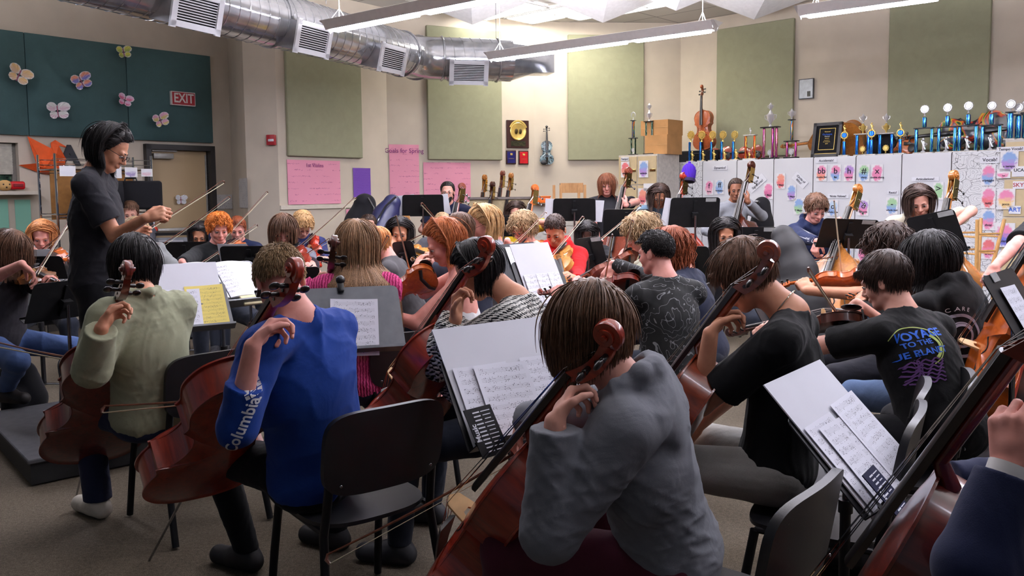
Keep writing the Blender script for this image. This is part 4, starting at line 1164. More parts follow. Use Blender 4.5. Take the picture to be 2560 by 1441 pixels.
def person(label, head, yaw=0, hyaw=None, hpitch=25, hroll=0, seated=True, lw=None, rw=None, lp=None, rp=None, skin_='fair', hair=None, hairc='brown',
           top=(60, 60, 66), sleeve='short', bottom=(30, 34, 44), hood=False, lod=1, scale=1.0, hmul=1.0, le=None, re=None, lhd=None, rhd=None, lhn=None, rhn=None, lcurl=1.0, rcurl=1.0,
           shw=.168, glasses=None, lean=None, knees=None, ankles=None, shoes=(40, 40, 44), top_mat=None, bottom_mat=None, pelvis=None, legs='long', tank=False, beard=False, name='person',
           wrk=.004, bulk=0.0, feet=True, collar=False, shorts=False, hoodcol=None, eyes=True, tl=.52, tuck=.06, nolegs=False, neckr=.5, sleeve_r=1.0, hemz=None, fwd=.04):
    """head: (u, v, depth) of the middle of the skull; yaw: facing direction in degrees clockwise from straight away from the camera"""
    S = scale; a = radians(yaw); Fb = V((sin(a), cos(a), 0)); Rb = V((cos(a), -sin(a), 0)); UP = V((0, 0, 1))
    H = P(*head) if not isinstance(head, V) else head
    hy = radians(yaw if hyaw is None else hyaw); hp = radians(hpitch); hr_ = radians(hroll)
    hf = V((sin(hy), cos(hy), 0)) * cos(hp) - UP * sin(hp); hx = V((cos(hy), -sin(hy), 0)); hu = hx.cross(hf)
    q = Quaternion(hf, hr_); hx = q @ hx; hu = q @ hu
    HR = Matrix((hx, hf, hu)).transposed()
    Nb = H - UP * (.118 * S) - hu * .022 * S - hf * (.035 * S) - Fb * fwd
    sp = None
    if pelvis is None:
        pz = (.56 if seated else .93 * S) ; dz = Nb.z - pz; T = tl * S
        hor = sqrt(max(0, T * T - dz * dz)) if lean is None else lean
        hor = min(hor, .32)
        pelvis = Nb - Fb * hor; pelvis = V((pelvis.x, pelvis.y, pz))
    Pv = V(pelvis)
    spine = (Nb - Pv).normalized(); rt = Rb; fw = spine.cross(rt) * -1
    if fw.dot(Fb) < 0: fw = -fw
    SL = Nb - spine * .085 * S - rt * shw * S; SR = Nb - spine * .085 * S + rt * shw * S
    u1, u2 = .285 * S, .255 * S
    lw = V(lw) if lw is not None else Pv + Fb * .35 - rt * .12 + UP * .05
    rw = V(rw) if rw is not None else Pv + Fb * .35 + rt * .12 + UP * .05
    EL, lw = (V(le), lw) if le is not None else ik(SL, lw, u1, u2, lp or (-rt * .6 - UP * .8 - Fb * .1))
    ER, rw = (V(re), rw) if re is not None else ik(SR, rw, u1, u2, rp or (rt * .6 - UP * .8 - Fb * .1))
    HL, HRp = Pv - rt * .09, Pv + rt * .09
    if seated:
        if knees is None:
            kl = HL + Fb * .42 - rt * .13; kr = HRp + Fb * .42 + rt * .13; kl.z = kr.z = .50
        else: kl, kr = V(knees[0]), V(knees[1])
        if ankles is None:
            al = kl + Fb * .04; ar = kr + Fb * .04; al.z = ar.z = .09
        else: al, ar = V(ankles[0]), V(ankles[1])
    else:
        kl = HL - rt * .05 + Fb * .02; kr = HRp + rt * .05 + Fb * .02; kl.z = kr.z = .50 * S
        if ankles is None:
            al = kl - rt * .02 - Fb * .03; ar = kr + rt * .02 - Fb * .03; al.z = ar.z = .09
        else:
            al, ar = V(ankles[0]), V(ankles[1]); z0 = min(al.z, ar.z) - .09; kl.z += z0; kr.z += z0
    root_at = V((Pv.x, Pv.y, 0 if ankles is None else max(0, min(al.z, ar.z) - .09)))
    r = thing(name, label, 'person', loc=tuple(root_at)); off = np.array(root_at)
    allp = [H, Nb, Pv, SL, SR, EL, ER, lw, rw, kl, kr, al, ar, H + hu * .16, H + hf * .15]
    lo = np.min([list(p) for p in allp], 0) - .16; hi = np.max([list(p) for p in allp], 0) + .16
    h = (.0052, .0068, .0092)[lod]; sm = SKIN[skin_]
    F = Field(lo, hi, h); b = bulk
    X = lambda p: H + (hx * p[0] + hf * p[1] + hu * p[2]) * (S * .95)
    hs = S * .95; Rm = np.array(HR)
    # torso and legs
    F.ell(Pv, (.155 + b, .11 + b, .10), np.array(Matrix((rt, fw, spine)).transposed()), .04)
    for sx in (-1, 1): F.cap(Pv + spine * .05 + rt * .035 * sx, Pv.lerp(Nb, .5) + rt * .04 * sx, .098 + b, .098 + b, .05)
    F.ell(Pv.lerp(Nb, .66), (.145 + b, .095 + b, .155), np.array(Matrix((rt, fw, spine)).transposed()), .05)
    F.cap(SL, SR, .046 * S, .046 * S, .03); F.cap(Nb, SL.lerp(Nb, .35), .042, .036, .04); F.cap(Nb, SR.lerp(Nb, .35), .042, .036, .04)
    lk = [(HL, kl, al), (HRp, kr, ar)]
    if not nolegs:
        for (p0, p1, p2) in lk:
            F.cap(p0, p1, .082, .056, .03); F.cap(p1, p2, .053, .036, .02)
            fd = V((Fb.x, Fb.y, 0)); F.cap(p2 - UP * .04, p2 + fd * .15 - UP * .05, .034, .028, .02)
    for (p0, p1, p2) in ((SL, EL, lw), (SR, ER, rw)):
        F.cap(p0, p1, .049 * S, .040 * S, .03); F.cap(p1, p2, .039 * S, .0265 * S, .015)
    # neck and head
    F.cap(Nb - spine * .02, X((0, -.022, -.045)), .058 * S, .052 * S, .03)
    F.ell(X((0, -.012, .03)), np.array((.075, .096, .088)) * hs, Rm, .01)
    F.ell(X((0, .03, -.04)), np.array((.056, .058, .078)) * hs, Rm, .03)
    F.ell(X((0, .066, -.096)), np.array((.022, .02, .02)) * hs, Rm, .02)
    for sx in (-1, 1):
        F.cap(X((sx * .052, .0, -.062)), X((sx * .018, .062, -.097)), .016 * hs, .016 * hs, .02)
        F.ell(X((sx * .040, .058, -.034)), np.array((.022, .022, .026)) * hs, Rm, .02)
    F.cap(X((-.036, .078, .014)), X((.036, .078, .014)), .0135 * hs, .0135 * hs, .012)
    for sx in (-1, 1): F.ell(X((sx * .031, .100, -.006)), np.array((.019, .014, .012)) * hs, Rm, .008, sub=True)
    F.cap(X((0, .084, .006)), X((0, .108, -.033)), .0085 * hs, .0115 * hs, .010)
    for sx in (-1, 1): F.ell(X((sx * .012, .096, -.037)), np.array((.008, .010, .008)) * hs, Rm, .006)
    F.ell(X((0, .085, -.066)), np.array((.026, .0125, .013)) * hs, Rm, .008)
    for sx in (-1, 1):
        F.ell(X((sx * .079, -.008, -.010)), np.array((.009, .019, .031)) * hs, Rm, .006)
        F.ell(X((sx * .088, .0, -.008)), np.array((.005, .009, .016)) * hs, Rm, .004, sub=True)
    # hands
    for (E_, W_, hd, hn, side, cu, isl) in ((EL, lw, lhd, lhn, -1, lcurl, True), (ER, rw, rhd, rhn, 1, rcurl, False)):
        d = V(hd) if hd is not None else (W_ - E_).normalized()
        n = V(hn) if hn is not None else (rt if isl else -rt)
        hand(F, W_, d, n, side * (1 if True else 1), hs=S * hmul, curl=cu, hr=(1.0 if lod == 0 else 1.12 if lod == 1 else 1.3))
    v, q_ = F.mesh(); o = np_mesh('body', v, q_, sm, r, off)
    # face details
    if eyes:
        bc = HAIR[hairc]
        for sx in (-1, 1):
            mb = MB(); M = Matrix.Translation(X((sx * .031, .0795, -.005))) @ HR.to_4x4(); M = Matrix.Translation(-root_at) @ M
            mb.ell((0, 0, 0), (.0135 * hs, .0115 * hs, .0095 * hs), M, 12, 8); ey = mb.build('eye', eye_white, r)
            mb = MB(); mb.ell((0, .0088 * hs, -.002 * hs), (.0058 * hs, .004 * hs, .0058 * hs), M, 10, 6); mb.build('iris', iris_m, ey)
            mb = MB(); pts = [M @ V((sx * x * hs, y * hs, z * hs)) for x, y, z in ((-.017, .006, -.001), (-.008, .0125, .0045), (.002, .0135, .0058), (.011, .0105, .0035), (.018, .002, -.002))]
            mb.tube(pts, [.0012 * hs, .0022 * hs, .0024 * hs, .0022 * hs, .001 * hs], 5); mb.build('eyelashes', HAIR['black'], r)
            mb = MB(); pts = [X((sx * x, y, z)) - root_at for x, y, z in ((.012, .0945, .0165), (.024, .094, .0205), (.036, .087, .020), (.048, .073, .014))]
            mb.tube(pts, [.0025 * hs, .0042 * hs, .0038 * hs, .0012 * hs], 6, flat=.7); mb.build('eyebrow', bc, r)
        lc = lip_cols.setdefault(skin_, plain('lips_' + skin_, {'fair': (190, 112, 104), 'pink': (196, 106, 102), 'tan': (160, 92, 80), 'brown': (112, 62, 54), 'dark': (70, 40, 38), 'olive': (158, 96, 84)}[skin_], .45))
        mb = MB()
        for zz, w_ in ((-.0615, .021), (-.0695, .018)):
            pts = [X((x * w_, .0955 - .012 * x * x, zz - .002 * abs(x))) - root_at for x in (-1, -.5, 0, .5, 1)]
            mb.tube(pts, [.001 * hs, .0036 * hs, .0042 * hs, .0036 * hs, .001 * hs], 6)
        mb.build('lips', lc, r)
    if beard:
        G = Field(np.array(X((0, .03, -.07))) - .14, np.array(X((0, .03, -.07))) + .14, .005)
        G.ell(X((0, .034, -.052)), np.array((.062, .062, .078)) * hs, Rm, .0)
        G.ell(X((0, .070, -.105)), np.array((.034, .026, .036)) * hs, Rm, .03)
        G.ell(X((0, .085, -.005)), np.array((.075, .09, .052)) * hs, Rm, .01, sub=True); G.ell(X((0, .11, -.066)), np.array((.024, .03, .010)) * hs, Rm, .006, sub=True)
        G.wrinkle(.002, 160, 3); v, q_ = G.mesh(); np_mesh('beard', v, q_, HAIR[hairc], r, off)
    if glasses:
        gm_ = dark_frame if glasses == 'dark' else glass_m; mb = MB(); g_ = .0016 if glasses == 'dark' else .0012
        Mh = Matrix.Translation(-root_at)
        for sx in (-1, 1):
            pts = [Mh @ X((sx * .032 + .024 * cos(t) * (1.05), .104, -.006 + .018 * sin(t))) for t in np.linspace(0, 2 * pi, 17)]; mb.tube(pts, g_, 5, caps=False)
            mb.tube([Mh @ X((sx * .057, .103, 0)), Mh @ X((sx * .072, .08, .002)), Mh @ X((sx * .083, .0, .004))], g_, 5)
        mb.tube([Mh @ X((-.008, .105, -.003)), Mh @ X((.008, .105, -.003))], g_, 5); mb.build('spectacles', gm_, r)
    # clothes
    tm_ = top_mat or fabric('cloth_%d_%d_%d' % tuple(top), top); G = Field(lo, hi, h * 1.1); e = .016 + .004 * (wrk > .004)
    Rt = np.array(Matrix((rt, fw, spine)).transposed())
    if not tank:
        G.ell(Pv + spine * .02, (.150 + b + tuck * .15, .120 + b, .10), Rt, .04)
        for sx in (-1, 1): G.cap(Pv + spine * .03 + rt * .04 * sx, Pv.lerp(Nb, .55) + rt * .042 * sx, .118 + b, .112 + b, .06)
        G.ell(Pv.lerp(Nb, .66), (.160 + b, .112 + b, .17), Rt, .05)
        G.plane(Pv - spine * (.10 if hemz is None else hemz), -spine)
        G.cap(SL, SR, .046 * S + e, .046 * S + e, .03); G.cap(Nb - spine * .01, SL.lerp(Nb, .35), .046 + e * .5, .036 + e, .04); G.cap(Nb - spine * .01, SR.lerp(Nb, .35), .046 + e * .5, .036 + e, .04)
        for (p0, p1, p2) in ((SL, EL, lw), (SR, ER, rw)):
            if sleeve == 'short':
                c_ = p0.lerp(p1, .72); dn = (p1 - p0).normalized(); G.cap(p0, p0.lerp(p1, .9), .052 * S + e, .056 * S + e * 1.1, .03, cut=(c_, dn))
            elif sleeve in ('long', 'bulky', 'elbow', 'push'):
                k_ = (1.5 if sleeve == 'bulky' else 1.0) * sleeve_r; G.cap(p0, p1, .049 * S + e * k_, .042 * S + e * k_, .03)
                if sleeve != 'elbow':
                    c_ = p1.lerp(p2, .95 if sleeve != 'push' else .52); dn = (p2 - p1).normalized(); G.cap(p1, p2 + dn * .02, .041 * S + e * k_, .0275 * S + e * .9 * k_, .015, cut=(c_, dn))
        nd_ = (H - Nb).normalized(); G.cap(Nb + spine * .038, Nb + spine * .038 + nd_ * .17, .064 * S, .095 * S, .010, sub=True)
    else:
        G.ell(Pv.lerp(Nb, .45), (.160 + b, .118 + b, .17), Rt, .05); G.cap(Pv, Pv + spine * .2, .126, .124, .05); G.plane(Nb - spine * .17, spine)
    if hood:
        for sx in (-1, 1):
            G.chain([Nb - fw * .085 + spine * .040, Nb + rt * .06 * sx - fw * .06 + spine * .038, Nb + rt * .088 * sx + spine * .008, Nb + rt * .068 * sx + fw * .06 - spine * .025, Nb + fw * .09 - spine * .075], [.022, .022, .021, .019, .016], .03)
        G.ell(Nb - fw * .085 - spine * .050, (.135, .045, .075), Rt, .045); G.ell(Nb - fw * .105 - spine * .105, (.10, .032, .065), Rt, .03)
        G.cap(Nb + spine * .045, Nb + spine * .045 + (H - Nb).normalized() * .17, .064 * S, .10 * S, .012, sub=True)
    if collar:
        G.chain([Nb - fw * .065 + spine * .035, Nb - rt * .068 - fw * .01 + spine * .025, Nb - rt * .045 + fw * .055 - spine * .02], [.016, .017, .014], .015)
        G.chain([Nb - fw * .065 + spine * .035, Nb + rt * .068 - fw * .01 + spine * .025, Nb + rt * .045 + fw * .055 - spine * .02], [.016, .017, .014], .015)
    G.wrinkle(wrk * 1.25, 54 if lod else 58, int(abs(head[0]) if not isinstance(head, V) else 7))
    v, q_ = G.mesh(); tp = np_mesh('shirt' if not hood else 'hoodie', v, q_, tm_, r, off)
    # trousers
    if not nolegs:
        bmt = bottom_mat or fabric('cloth_%d_%d_%d' % tuple(bottom), bottom); G = Field(lo, hi, h * 1.25)
        G.ell(Pv - UP * .01, (.158 + b, .125 + b, .10), Rt, .03); G.plane(Pv + spine * .07, spine)
        for (p0, p1, p2) in lk:
            if legs == 'shorts': G.cap(p0, p0.lerp(p1, .95), .10, .078, .04, cut=(p0.lerp(p1, .86), (p1 - p0).normalized()))
            else:
                G.cap(p0, p1, .096, .074, .04); G.cap(p1, p2, .070, .062 if legs == 'wide' else .050, .025, cut=(p2 + UP * .0, -UP))
        G.wrinkle(.005, 55, 3)
        v, q_ = G.mesh(); np_mesh('trousers' if legs != 'shorts' else 'shorts', v, q_, bmt, r, off)
        if feet:
            sm_ = plain('shoe_%d_%d_%d' % tuple(shoes), shoes, .6)
            for (p0, p1, p2) in lk:
                fd = V((Fb.x, Fb.y, 0)); z0 = p2.z - .09
                G = Field(np.array(p2) - np.array((.3, .3, .16)), np.array(p2) + np.array((.3, .3, .12)), .006)
                hl = p2 - UP * .045 - fd * .03; toe = p2 + fd * .155 - UP * .048
                G.cap(hl, toe, .044, .040, .02); G.cap(p2 - UP * .01, p2 + fd * .05 - UP * .03, .046, .04, .03)
                G.plane((0, 0, z0 + .002), (0, 0, -1)); v, q_ = G.mesh(); np_mesh('shoe', v, q_, sm_, r, off)
    ho = None
    if hair: ho = build_hair('hair', X((0, 0, 0)), HR, hs, hair, HAIR[hairc], r, off, lod)
    return dict(root=r, H=H, Nb=Nb, Pv=Pv, SL=SL, SR=SR, EL=EL, ER=ER, lw=lw, rw=rw, Fb=Fb, Rb=Rb, HR=HR, X=X, off=root_at, spine=spine, fw=fw, top=tp, rt=rt)
SHORT = dict(front=.05, side=.03, back=.03, vol=.012, n=1500, mess=.2)
# ================================================================ players and their instruments
UPV = V((0, 0, 1))
W_red = varnish('varnish_deep_red', (52, 12, 8), (118, 34, 18)); W_rb = varnish('varnish_red_brown', (74, 26, 12), (146, 62, 30))
W_or = varnish('varnish_orange', (150, 66, 22), (208, 112, 46)); W_or2 = varnish('varnish_bright_orange', (176, 76, 22), (226, 116, 40)); W_br = varnish('varnish_brown', (84, 46, 22), (150, 94, 46))
W_cher = varnish('varnish_cherry', (96, 20, 10), (168, 52, 26)); W_dark = varnish('varnish_dark', (34, 12, 8), (84, 34, 18)); W_gold = varnish('varnish_golden', (168, 104, 40), (212, 150, 74))
W_bass = varnish('varnish_bass', (84, 34, 24), (140, 70, 50))
def dirs(yaw):
    a = radians(yaw); return V((sin(a), cos(a), 0)), V((cos(a), -sin(a), 0))
LEN = {'violin': .356, 'viola': .405, 'cello': .752, 'bass': .99}
def violinist(label, head, yaw, sc, vlabel, blabel, kind='violin', mat=None, roll=28, bow=None, fd=.30, hyaw=None, vd=(.055, -.055, -.165), blift=.15, rhand=None, handy=1.27, rolld=1, lhand=True, chin=None, **kw):
    H = P(*head); Fb, Rb = dirs(yaw); hy = yaw - 20 if hyaw is None else hyaw
    hF, hR = dirs(hy)
    B = H + hF * vd[0] + hR * vd[1] + UPV * vd[2]
    if chin: B = P(*chin)
    y = (P(*sc) - B).normalized(); xr = y.cross(UPV).normalized(); zz = UPV * cos(radians(roll)) + xr * sin(radians(roll))
    M = basis(y, zz, B); L = LEN[kind]
    if vlabel: make_instrument(kind, mat or W_or, vlabel, kind, M)
    x, z = M.to_3x3() @ V((1, 0, 0)), M.to_3x3() @ V((0, 0, 1))
    N = M @ V((0, handy * L, 0)); lw = N - x * .045 - z * .075 - y * .01
    C = M @ V((0, .56 * L, L * .26))
    if bow:
        (tu, tv, tz, fu, fv, fz_) = bow; fr, tp = P(fu, fv, fz_), P(tu, tv, tz); s = (tp - fr).normalized()
    else:
        s = (-x + z * blift).normalized(); fr = C - s * fd
    if blabel: make_bow(fr, fr + s * .74, (z - s * z.dot(s)), blabel)
    rd = (s * .45 - UPV * .5 + y * .35).normalized()
    rw = fr + s * .03 - rd * .085 + UPV * .03 if rhand is None else P(*rhand)
    if lhand: kw.setdefault('lw', lw); kw.setdefault('lhd', (z * .85 + y * .25 + x * .2)); kw.setdefault('lhn', x)
    kw.setdefault('rw', rw); kw.setdefault('rhd', (fr + s * .03 - rw)); kw.setdefault('rhn', -UPV + Fb * .2)
    kw.setdefault('rcurl', .6); kw.setdefault('lp', -UPV * 1.0 + Rb * .2 + Fb * .1); kw.setdefault('rp', -UPV * .7 + Rb * .8)
    p = person(label, head, yaw=yaw, hyaw=hy, **kw); return p, M
def lower_player(kind, label, head, yaw, sc, E, vlabel, blabel=None, mat=None, hy_=1.22, bow=None, zrot=0, hand_off=(.055, .045, -.03), zyaw=None, **kw):
    Fb, Rb = dirs(yaw); S = P(*sc); E = V(E); L = LEN[kind]
    y = (S - E).normalized(); zh = dirs(yaw if zyaw is None else zyaw)[0]
    o = S - y * (1.588 * L); M = basis(y, zh, o)
    ep = o.z / max(.2, y.z)
    make_instrument(kind, mat or W_red, vlabel, 'cello' if kind == 'cello' else 'double bass', M, endpin=max(.04, ep))
    x, z = M.to_3x3() @ V((1, 0, 0)), M.to_3x3() @ V((0, 0, 1))
    N = M @ V((0, hy_ * L, L * .05)); 
    lf = -Rb; lf = (lf - y * lf.dot(y)).normalized()
    lw = N + lf * hand_off[0] + z * hand_off[1] + y * hand_off[2]
    kw.setdefault('lw', lw); kw.setdefault('lhd', (-lf * .8 + y * .5)); kw.setdefault('lhn', -z)
    if bow:
        (tu, tv, tz, fu, fv, fz_) = bow; fr, tp = P(fu, fv, fz_), P(tu, tv, tz); s = (tp - fr).normalized()
        make_bow(fr, fr + s * .72, z, blabel, size='cello')
        kw.setdefault('rw', fr + s * .03 + z * .04 + UPV * .07 + Rb * .02); kw.setdefault('rhd', -UPV + s * .3); kw.setdefault('rhn', -z)
    kw.setdefault('lp', lf * .9 - UPV * .8); kw.setdefault('rp', Rb * .8 - UPV * .5)
    p = person(label, head, yaw=yaw, **kw); return p, M
def onface(p, Mx): return p
# ---------------------------------------------------------------- conductor on the podium
podm = plain('podium_carpet', (72, 72, 76), .9, bump=.3, bscale=150); pods = plain('podium_side', (22, 22, 24), .7)
pa = PZ(69, 1153, .15); pb_ = PZ(176, 1132, .15); fx = V((pb_.x - pa.x, pb_.y - pa.y, 0)).normalized(); fy = V((-fx.y, fx.x, 0))
pw_, pd_ = 1.12, 1.30
Mp = Matrix((fx, fy, UPV)).transposed().to_4x4(); Mp.translation = V((pa.x, pa.y, 0))
pod = thing('conductor_podium', 'low grey-topped conductor podium with black sides', 'podium', M=Mp)
# the near corner is the right-hand front one of the left edge; extend right and back
mb = MB(); mb.box((pw_ / 2, pd_ / 2, .07), (pw_ - .03, pd_ - .03, .12)); mb.build('base', pods, pod, smooth=False)
mb = MB(); mb.rbox((pw_ / 2, pd_ / 2, .1375), (pw_, pd_, .025), .006, 1); mb.build('top', podm, pod)
for k in range(2):
    mb = MB(); mb.tube([(.26 + .05 * k, -.012, .04), (.26 + .05 * k, -.012, .165)], .007, 6); mb.build('bracket', pods, pod)
Fb, Rb = dirs(82)
hd = (275, 372, 4.55); pz0 = P(245, 660, 4.6)
pel = V((pz0.x, pz0.y, 1.06))
person('person with shoulder-length black hair in a dark T-shirt standing on the podium', hd, yaw=78, hyaw=80, hpitch=33, seated=False, skin_='tan', hairc='black', lod=0,
       hair=dict(front=.16, side=.17, back=.17, vol=.030, n=3200, style='back', drape=.11, flare=.6, mess=.12, drape_az=(104, 256)), top=(32, 32, 37), sleeve='short', bottom=(12, 12, 16), glasses='dark', pelvis=pel,
       re=P(288, 590, 4.42), rw=P(365, 545, 4.30), rhd=V((.9, .1, .25)), rhn=V((.2, .6, -.3)), rcurl=1.25, lw=P(318, 575, 4.95), ankles=(P(215, 930, 4.75) * 0 + V((pel.x - .02, pel.y + .1, .24)), V((pel.x + .02, pel.y - .1, .24))), shoes=(20, 20, 22), bulk=.012, eyes=True, wrk=.005)


# ---------------------------------------------------------------- marks that follow a garment
from mathutils.bvhtree import BVHTree
MISS = []
def stick(mesh_vf, M, target, off_root, name, mat, parent, lift=.006, depth=.5):
    """lay flat geometry (x right, y up, in frame M, world space) onto the garment below it"""
    me = target.data; R0 = V(off_root)
    bv = BVHTree.FromPolygons([v.co + R0 for v in me.vertices], [p.vertices[:] for p in me.polygons])
    vv, ff = mesh_vf; n = (M.to_3x3() @ V((0, 0, 1))).normalized(); out = []
    for p in vv:
        w_ = M @ V(tuple(p)); hit = bv.ray_cast(w_ + n * .25, -n, depth + .25)
        
        if hit[0] is None: MISS.append(name); hit = bv.find_nearest(w_)
        out.append(hit[0] + n * lift - R0)
    me2 = bpy.data.meshes.new(name); me2.from_pydata([tuple(p) for p in out], [], ff)
    return link_mesh(name, me2, mat, parent, smooth=False)
def fine_text(s, size, **kw):
    vv, ff = text_mesh(s, size, extrude=0, **kw)
    bm = bmesh.new(); vs = [bm.verts.new(tuple(v)) for v in vv]
    for f in ff:
        try: bm.faces.new([vs[i] for i in f])
        except Exception: pass
    bmesh.ops.triangulate(bm, faces=bm.faces)
    bmesh.ops.subdivide_edges(bm, edges=[e for e in bm.edges if e.calc_length() > size * .25], cuts=2)
    bmesh.ops.triangulate(bm, faces=bm.faces)
    bm.verts.index_update(); r = ([v.co[:] for v in bm.verts], [tuple(v.index for v in f.verts) for f in bm.faces]); bm.free(); return r
def ribbon(pts, w_):
    vs = []; f = []
    for i, p in enumerate(pts):
        a = V(pts[max(0, i - 1)]); b = V(pts[min(len(pts) - 1, i + 1)]); t = (b - a).normalized(); n = V((-t.y, t.x, 0)) * w_ / 2; p = V(p)
        vs += [tuple(p + n), tuple(p - n)]
        if i: f.append((2 * i - 2, 2 * i - 1, 2 * i + 1, 2 * i))
    return vs, f

# ---------------------------------------------------------------- cellists, nearest rows
jm = fabric('sage_jacket_wool', (150, 152, 126), .95, 600, .3, .07)
p_sage, M_ = lower_player('cello', 'person with black bowl-cut hair in a sage green jacket playing the cello, seen from behind', (337, 668, 3.62), -58, (322, 694, 3.30), (-2.23, 4.1, 0),
    'dark red cello whose scroll rises before the black bowl-cut hair', 'cello bow reaching across the knees of the violinist by the podium', mat=W_red, zyaw=-36, hy_=1.32, bow=(-100, 845, 3.72, 300, 922, 3.6), hpitch=32, hyaw=-22, skin_='tan', hairc='black', lod=0,
    hair=dict(front=.09, side=.09, back=.09, vol=.034, n=3600, mess=.06, thick=1.1, drape=.05, drape_az=(100, 260)), top_mat=jm, sleeve='bulky', sleeve_r=1.2, collar=True, bottom=(36, 42, 66), legs='wide',
    pelvis=V((-1.64, 3.72, .56)), knees=(V((-2.02, 3.86, .53)), V((-1.70, 4.14, .52))), ankles=(V((-2.0, 3.88, .09)), V((-1.66, 4.2, .09))), shoes=(196, 188, 172), le=P(230, 925, 3.36), lw=P(254, 820, 3.27), lhd=P(304, 756, 3.38) - P(254, 820, 3.27), shw=.172, wrk=.006, fwd=.045, hemz=.13, bulk=.022)
bm2 = fabric('blue_shirt_jersey', (20, 54, 128), .8, 500, .4, .06)
p_blue, M_ = lower_player('cello', 'person with short sandy hair in a royal blue long-sleeved shirt bent over the cello', (700, 702, 2.80), -64, (748, 702, 2.50), (-1.55, 3.4, 0),
    'dark red cello with its scroll beside the short sandy hair', 'cello bow lying across the front of the sage jacket', mat=W_cher, zyaw=-42, hy_=1.32, bow=(232, 1030, 3.15, 690, 985, 3.02), hpitch=42, hyaw=-30, skin_='pink', hairc='sand', lod=0,
    hair=dict(front=.045, side=.022, back=.022, vol=.010, n=5200, mess=.25, spike=.55, thick=.85, steps=6), top_mat=bm2, sleeve='push', sleeve_r=1.2, fwd=.06, bottom=(16, 16, 20), pelvis=V((-.70, 2.92, .56)),
    knees=(V((-1.16, 3.16, .54)), V((-.80, 3.36, .52))), ankles=(V((-1.10, 3.30, .09)), V((-.78, 3.50, .09))), shoes=(24, 22, 24), le=P(594, 1066, 2.50), lw=P(632, 866, 2.46), lhd=P(694, 800, 2.58) - P(632, 866, 2.46), shw=.182, wrk=.006, hemz=.15, bulk=.030, hmul=1.05)
pinkm = NT('pink_cable_knit'); pinkm.set((196, 66, 118), .95, 0, .1); c = pinkm.coord()
wv = pinkm.n('ShaderNodeTexWave', bands_direction='X'); wv.inputs['Scale'].default_value = 22; wv.inputs['Distortion'].default_value = 3; wv.inputs['Detail Scale'].default_value = 3; pinkm.l(c, wv.inputs[0])
pinkm.base(pinkm.ramp(wv.outputs[1], [(.2, (150, 40, 84)), (.7, (214, 84, 138))])); pinkm.bump(wv.outputs[1], .7, .006)
p_pink, M_ = lower_player('cello', 'person with very long straight dark blond hair in a pink cable-knit sweater', (893, 612, 4.3), -12, (833, 622, 4.05), (-1.25, 4.95, 0),
    'dark cello whose scroll stands before the long blond hair', None, mat=W_dark, hpitch=14, hyaw=0, skin_='fair', hairc='lightbrown', lod=0,
    hair=dict(front=.55, side=.55, back=.55, vol=.020, n=4200, style='part', drape=.50, flare=1.1, fmax=.215, mess=.05, thick=1.2, steps=16), top_mat=pinkm.m, sleeve='bulky', bottom=(40, 44, 60), shw=.16, eyes=False)
kn = NT('black_white_knit'); kn.set((150, 150, 150), .95, 0, .1); c = kn.coord(rot=(.2, .5, .3))
wv = kn.n('ShaderNodeTexWave', bands_direction='Z'); wv.inputs['Scale'].default_value = 16; wv.inputs['Distortion'].default_value = 2.5; wv.inputs['Detail'].default_value = 1; wv.inputs['Detail Scale'].default_value = 2; kn.l(c, wv.inputs[0])
w2 = kn.n('ShaderNodeTexWave', bands_direction='DIAGONAL'); w2.inputs['Scale'].default_value = 34; w2.inputs['Distortion'].default_value = 4; kn.l(c, w2.inputs[0])
vo = kn.noise(c, 140, 1); kk = kn.math('ADD', kn.math('ADD', kn.math('MULTIPLY', wv.outputs[1], .30), kn.math('MULTIPLY', w2.outputs[1], .30)), kn.math('MULTIPLY', vo, .5))
kn.base(kn.ramp(kk, [(.44, (26, 26, 28)), (.52, (150, 150, 146)), (.64, (214, 212, 204))])); kn.bump(kk, .9, .006)
p_knit, M_ = lower_player('cello', 'person with dark bobbed hair and glasses in a black and white chunky knit sweater', (1194, 676, 3.50), -78, (1234, 632, 3.26), (-.82, 4.03, 0),
    'cherry red cello whose scroll overlaps the dark bobbed hair', None, mat=W_cher, zyaw=-52, hpitch=38, hyaw=-78, skin_='tan', hairc='black', lod=0,
    hair=dict(front=.10, side=.10, back=.14, vol=.022, n=3400, style='back', drape=.07, flare=.4, mess=.09, drape_az=(114, 246)), glasses='wire', top_mat=kn.m, sleeve='bulky', sleeve_r=1.5, bottom=(30, 34, 44), le=P(1098, 905, 3.45), lw=P(1140, 796, 3.35), lhd=P(1150, 720, 3.36) - P(1140, 796, 3.35), fwd=.125, wrk=.006, bulk=.012)
hg = fabric('grey_sweatshirt', (112, 114, 120), .95, 500, .5, .05)
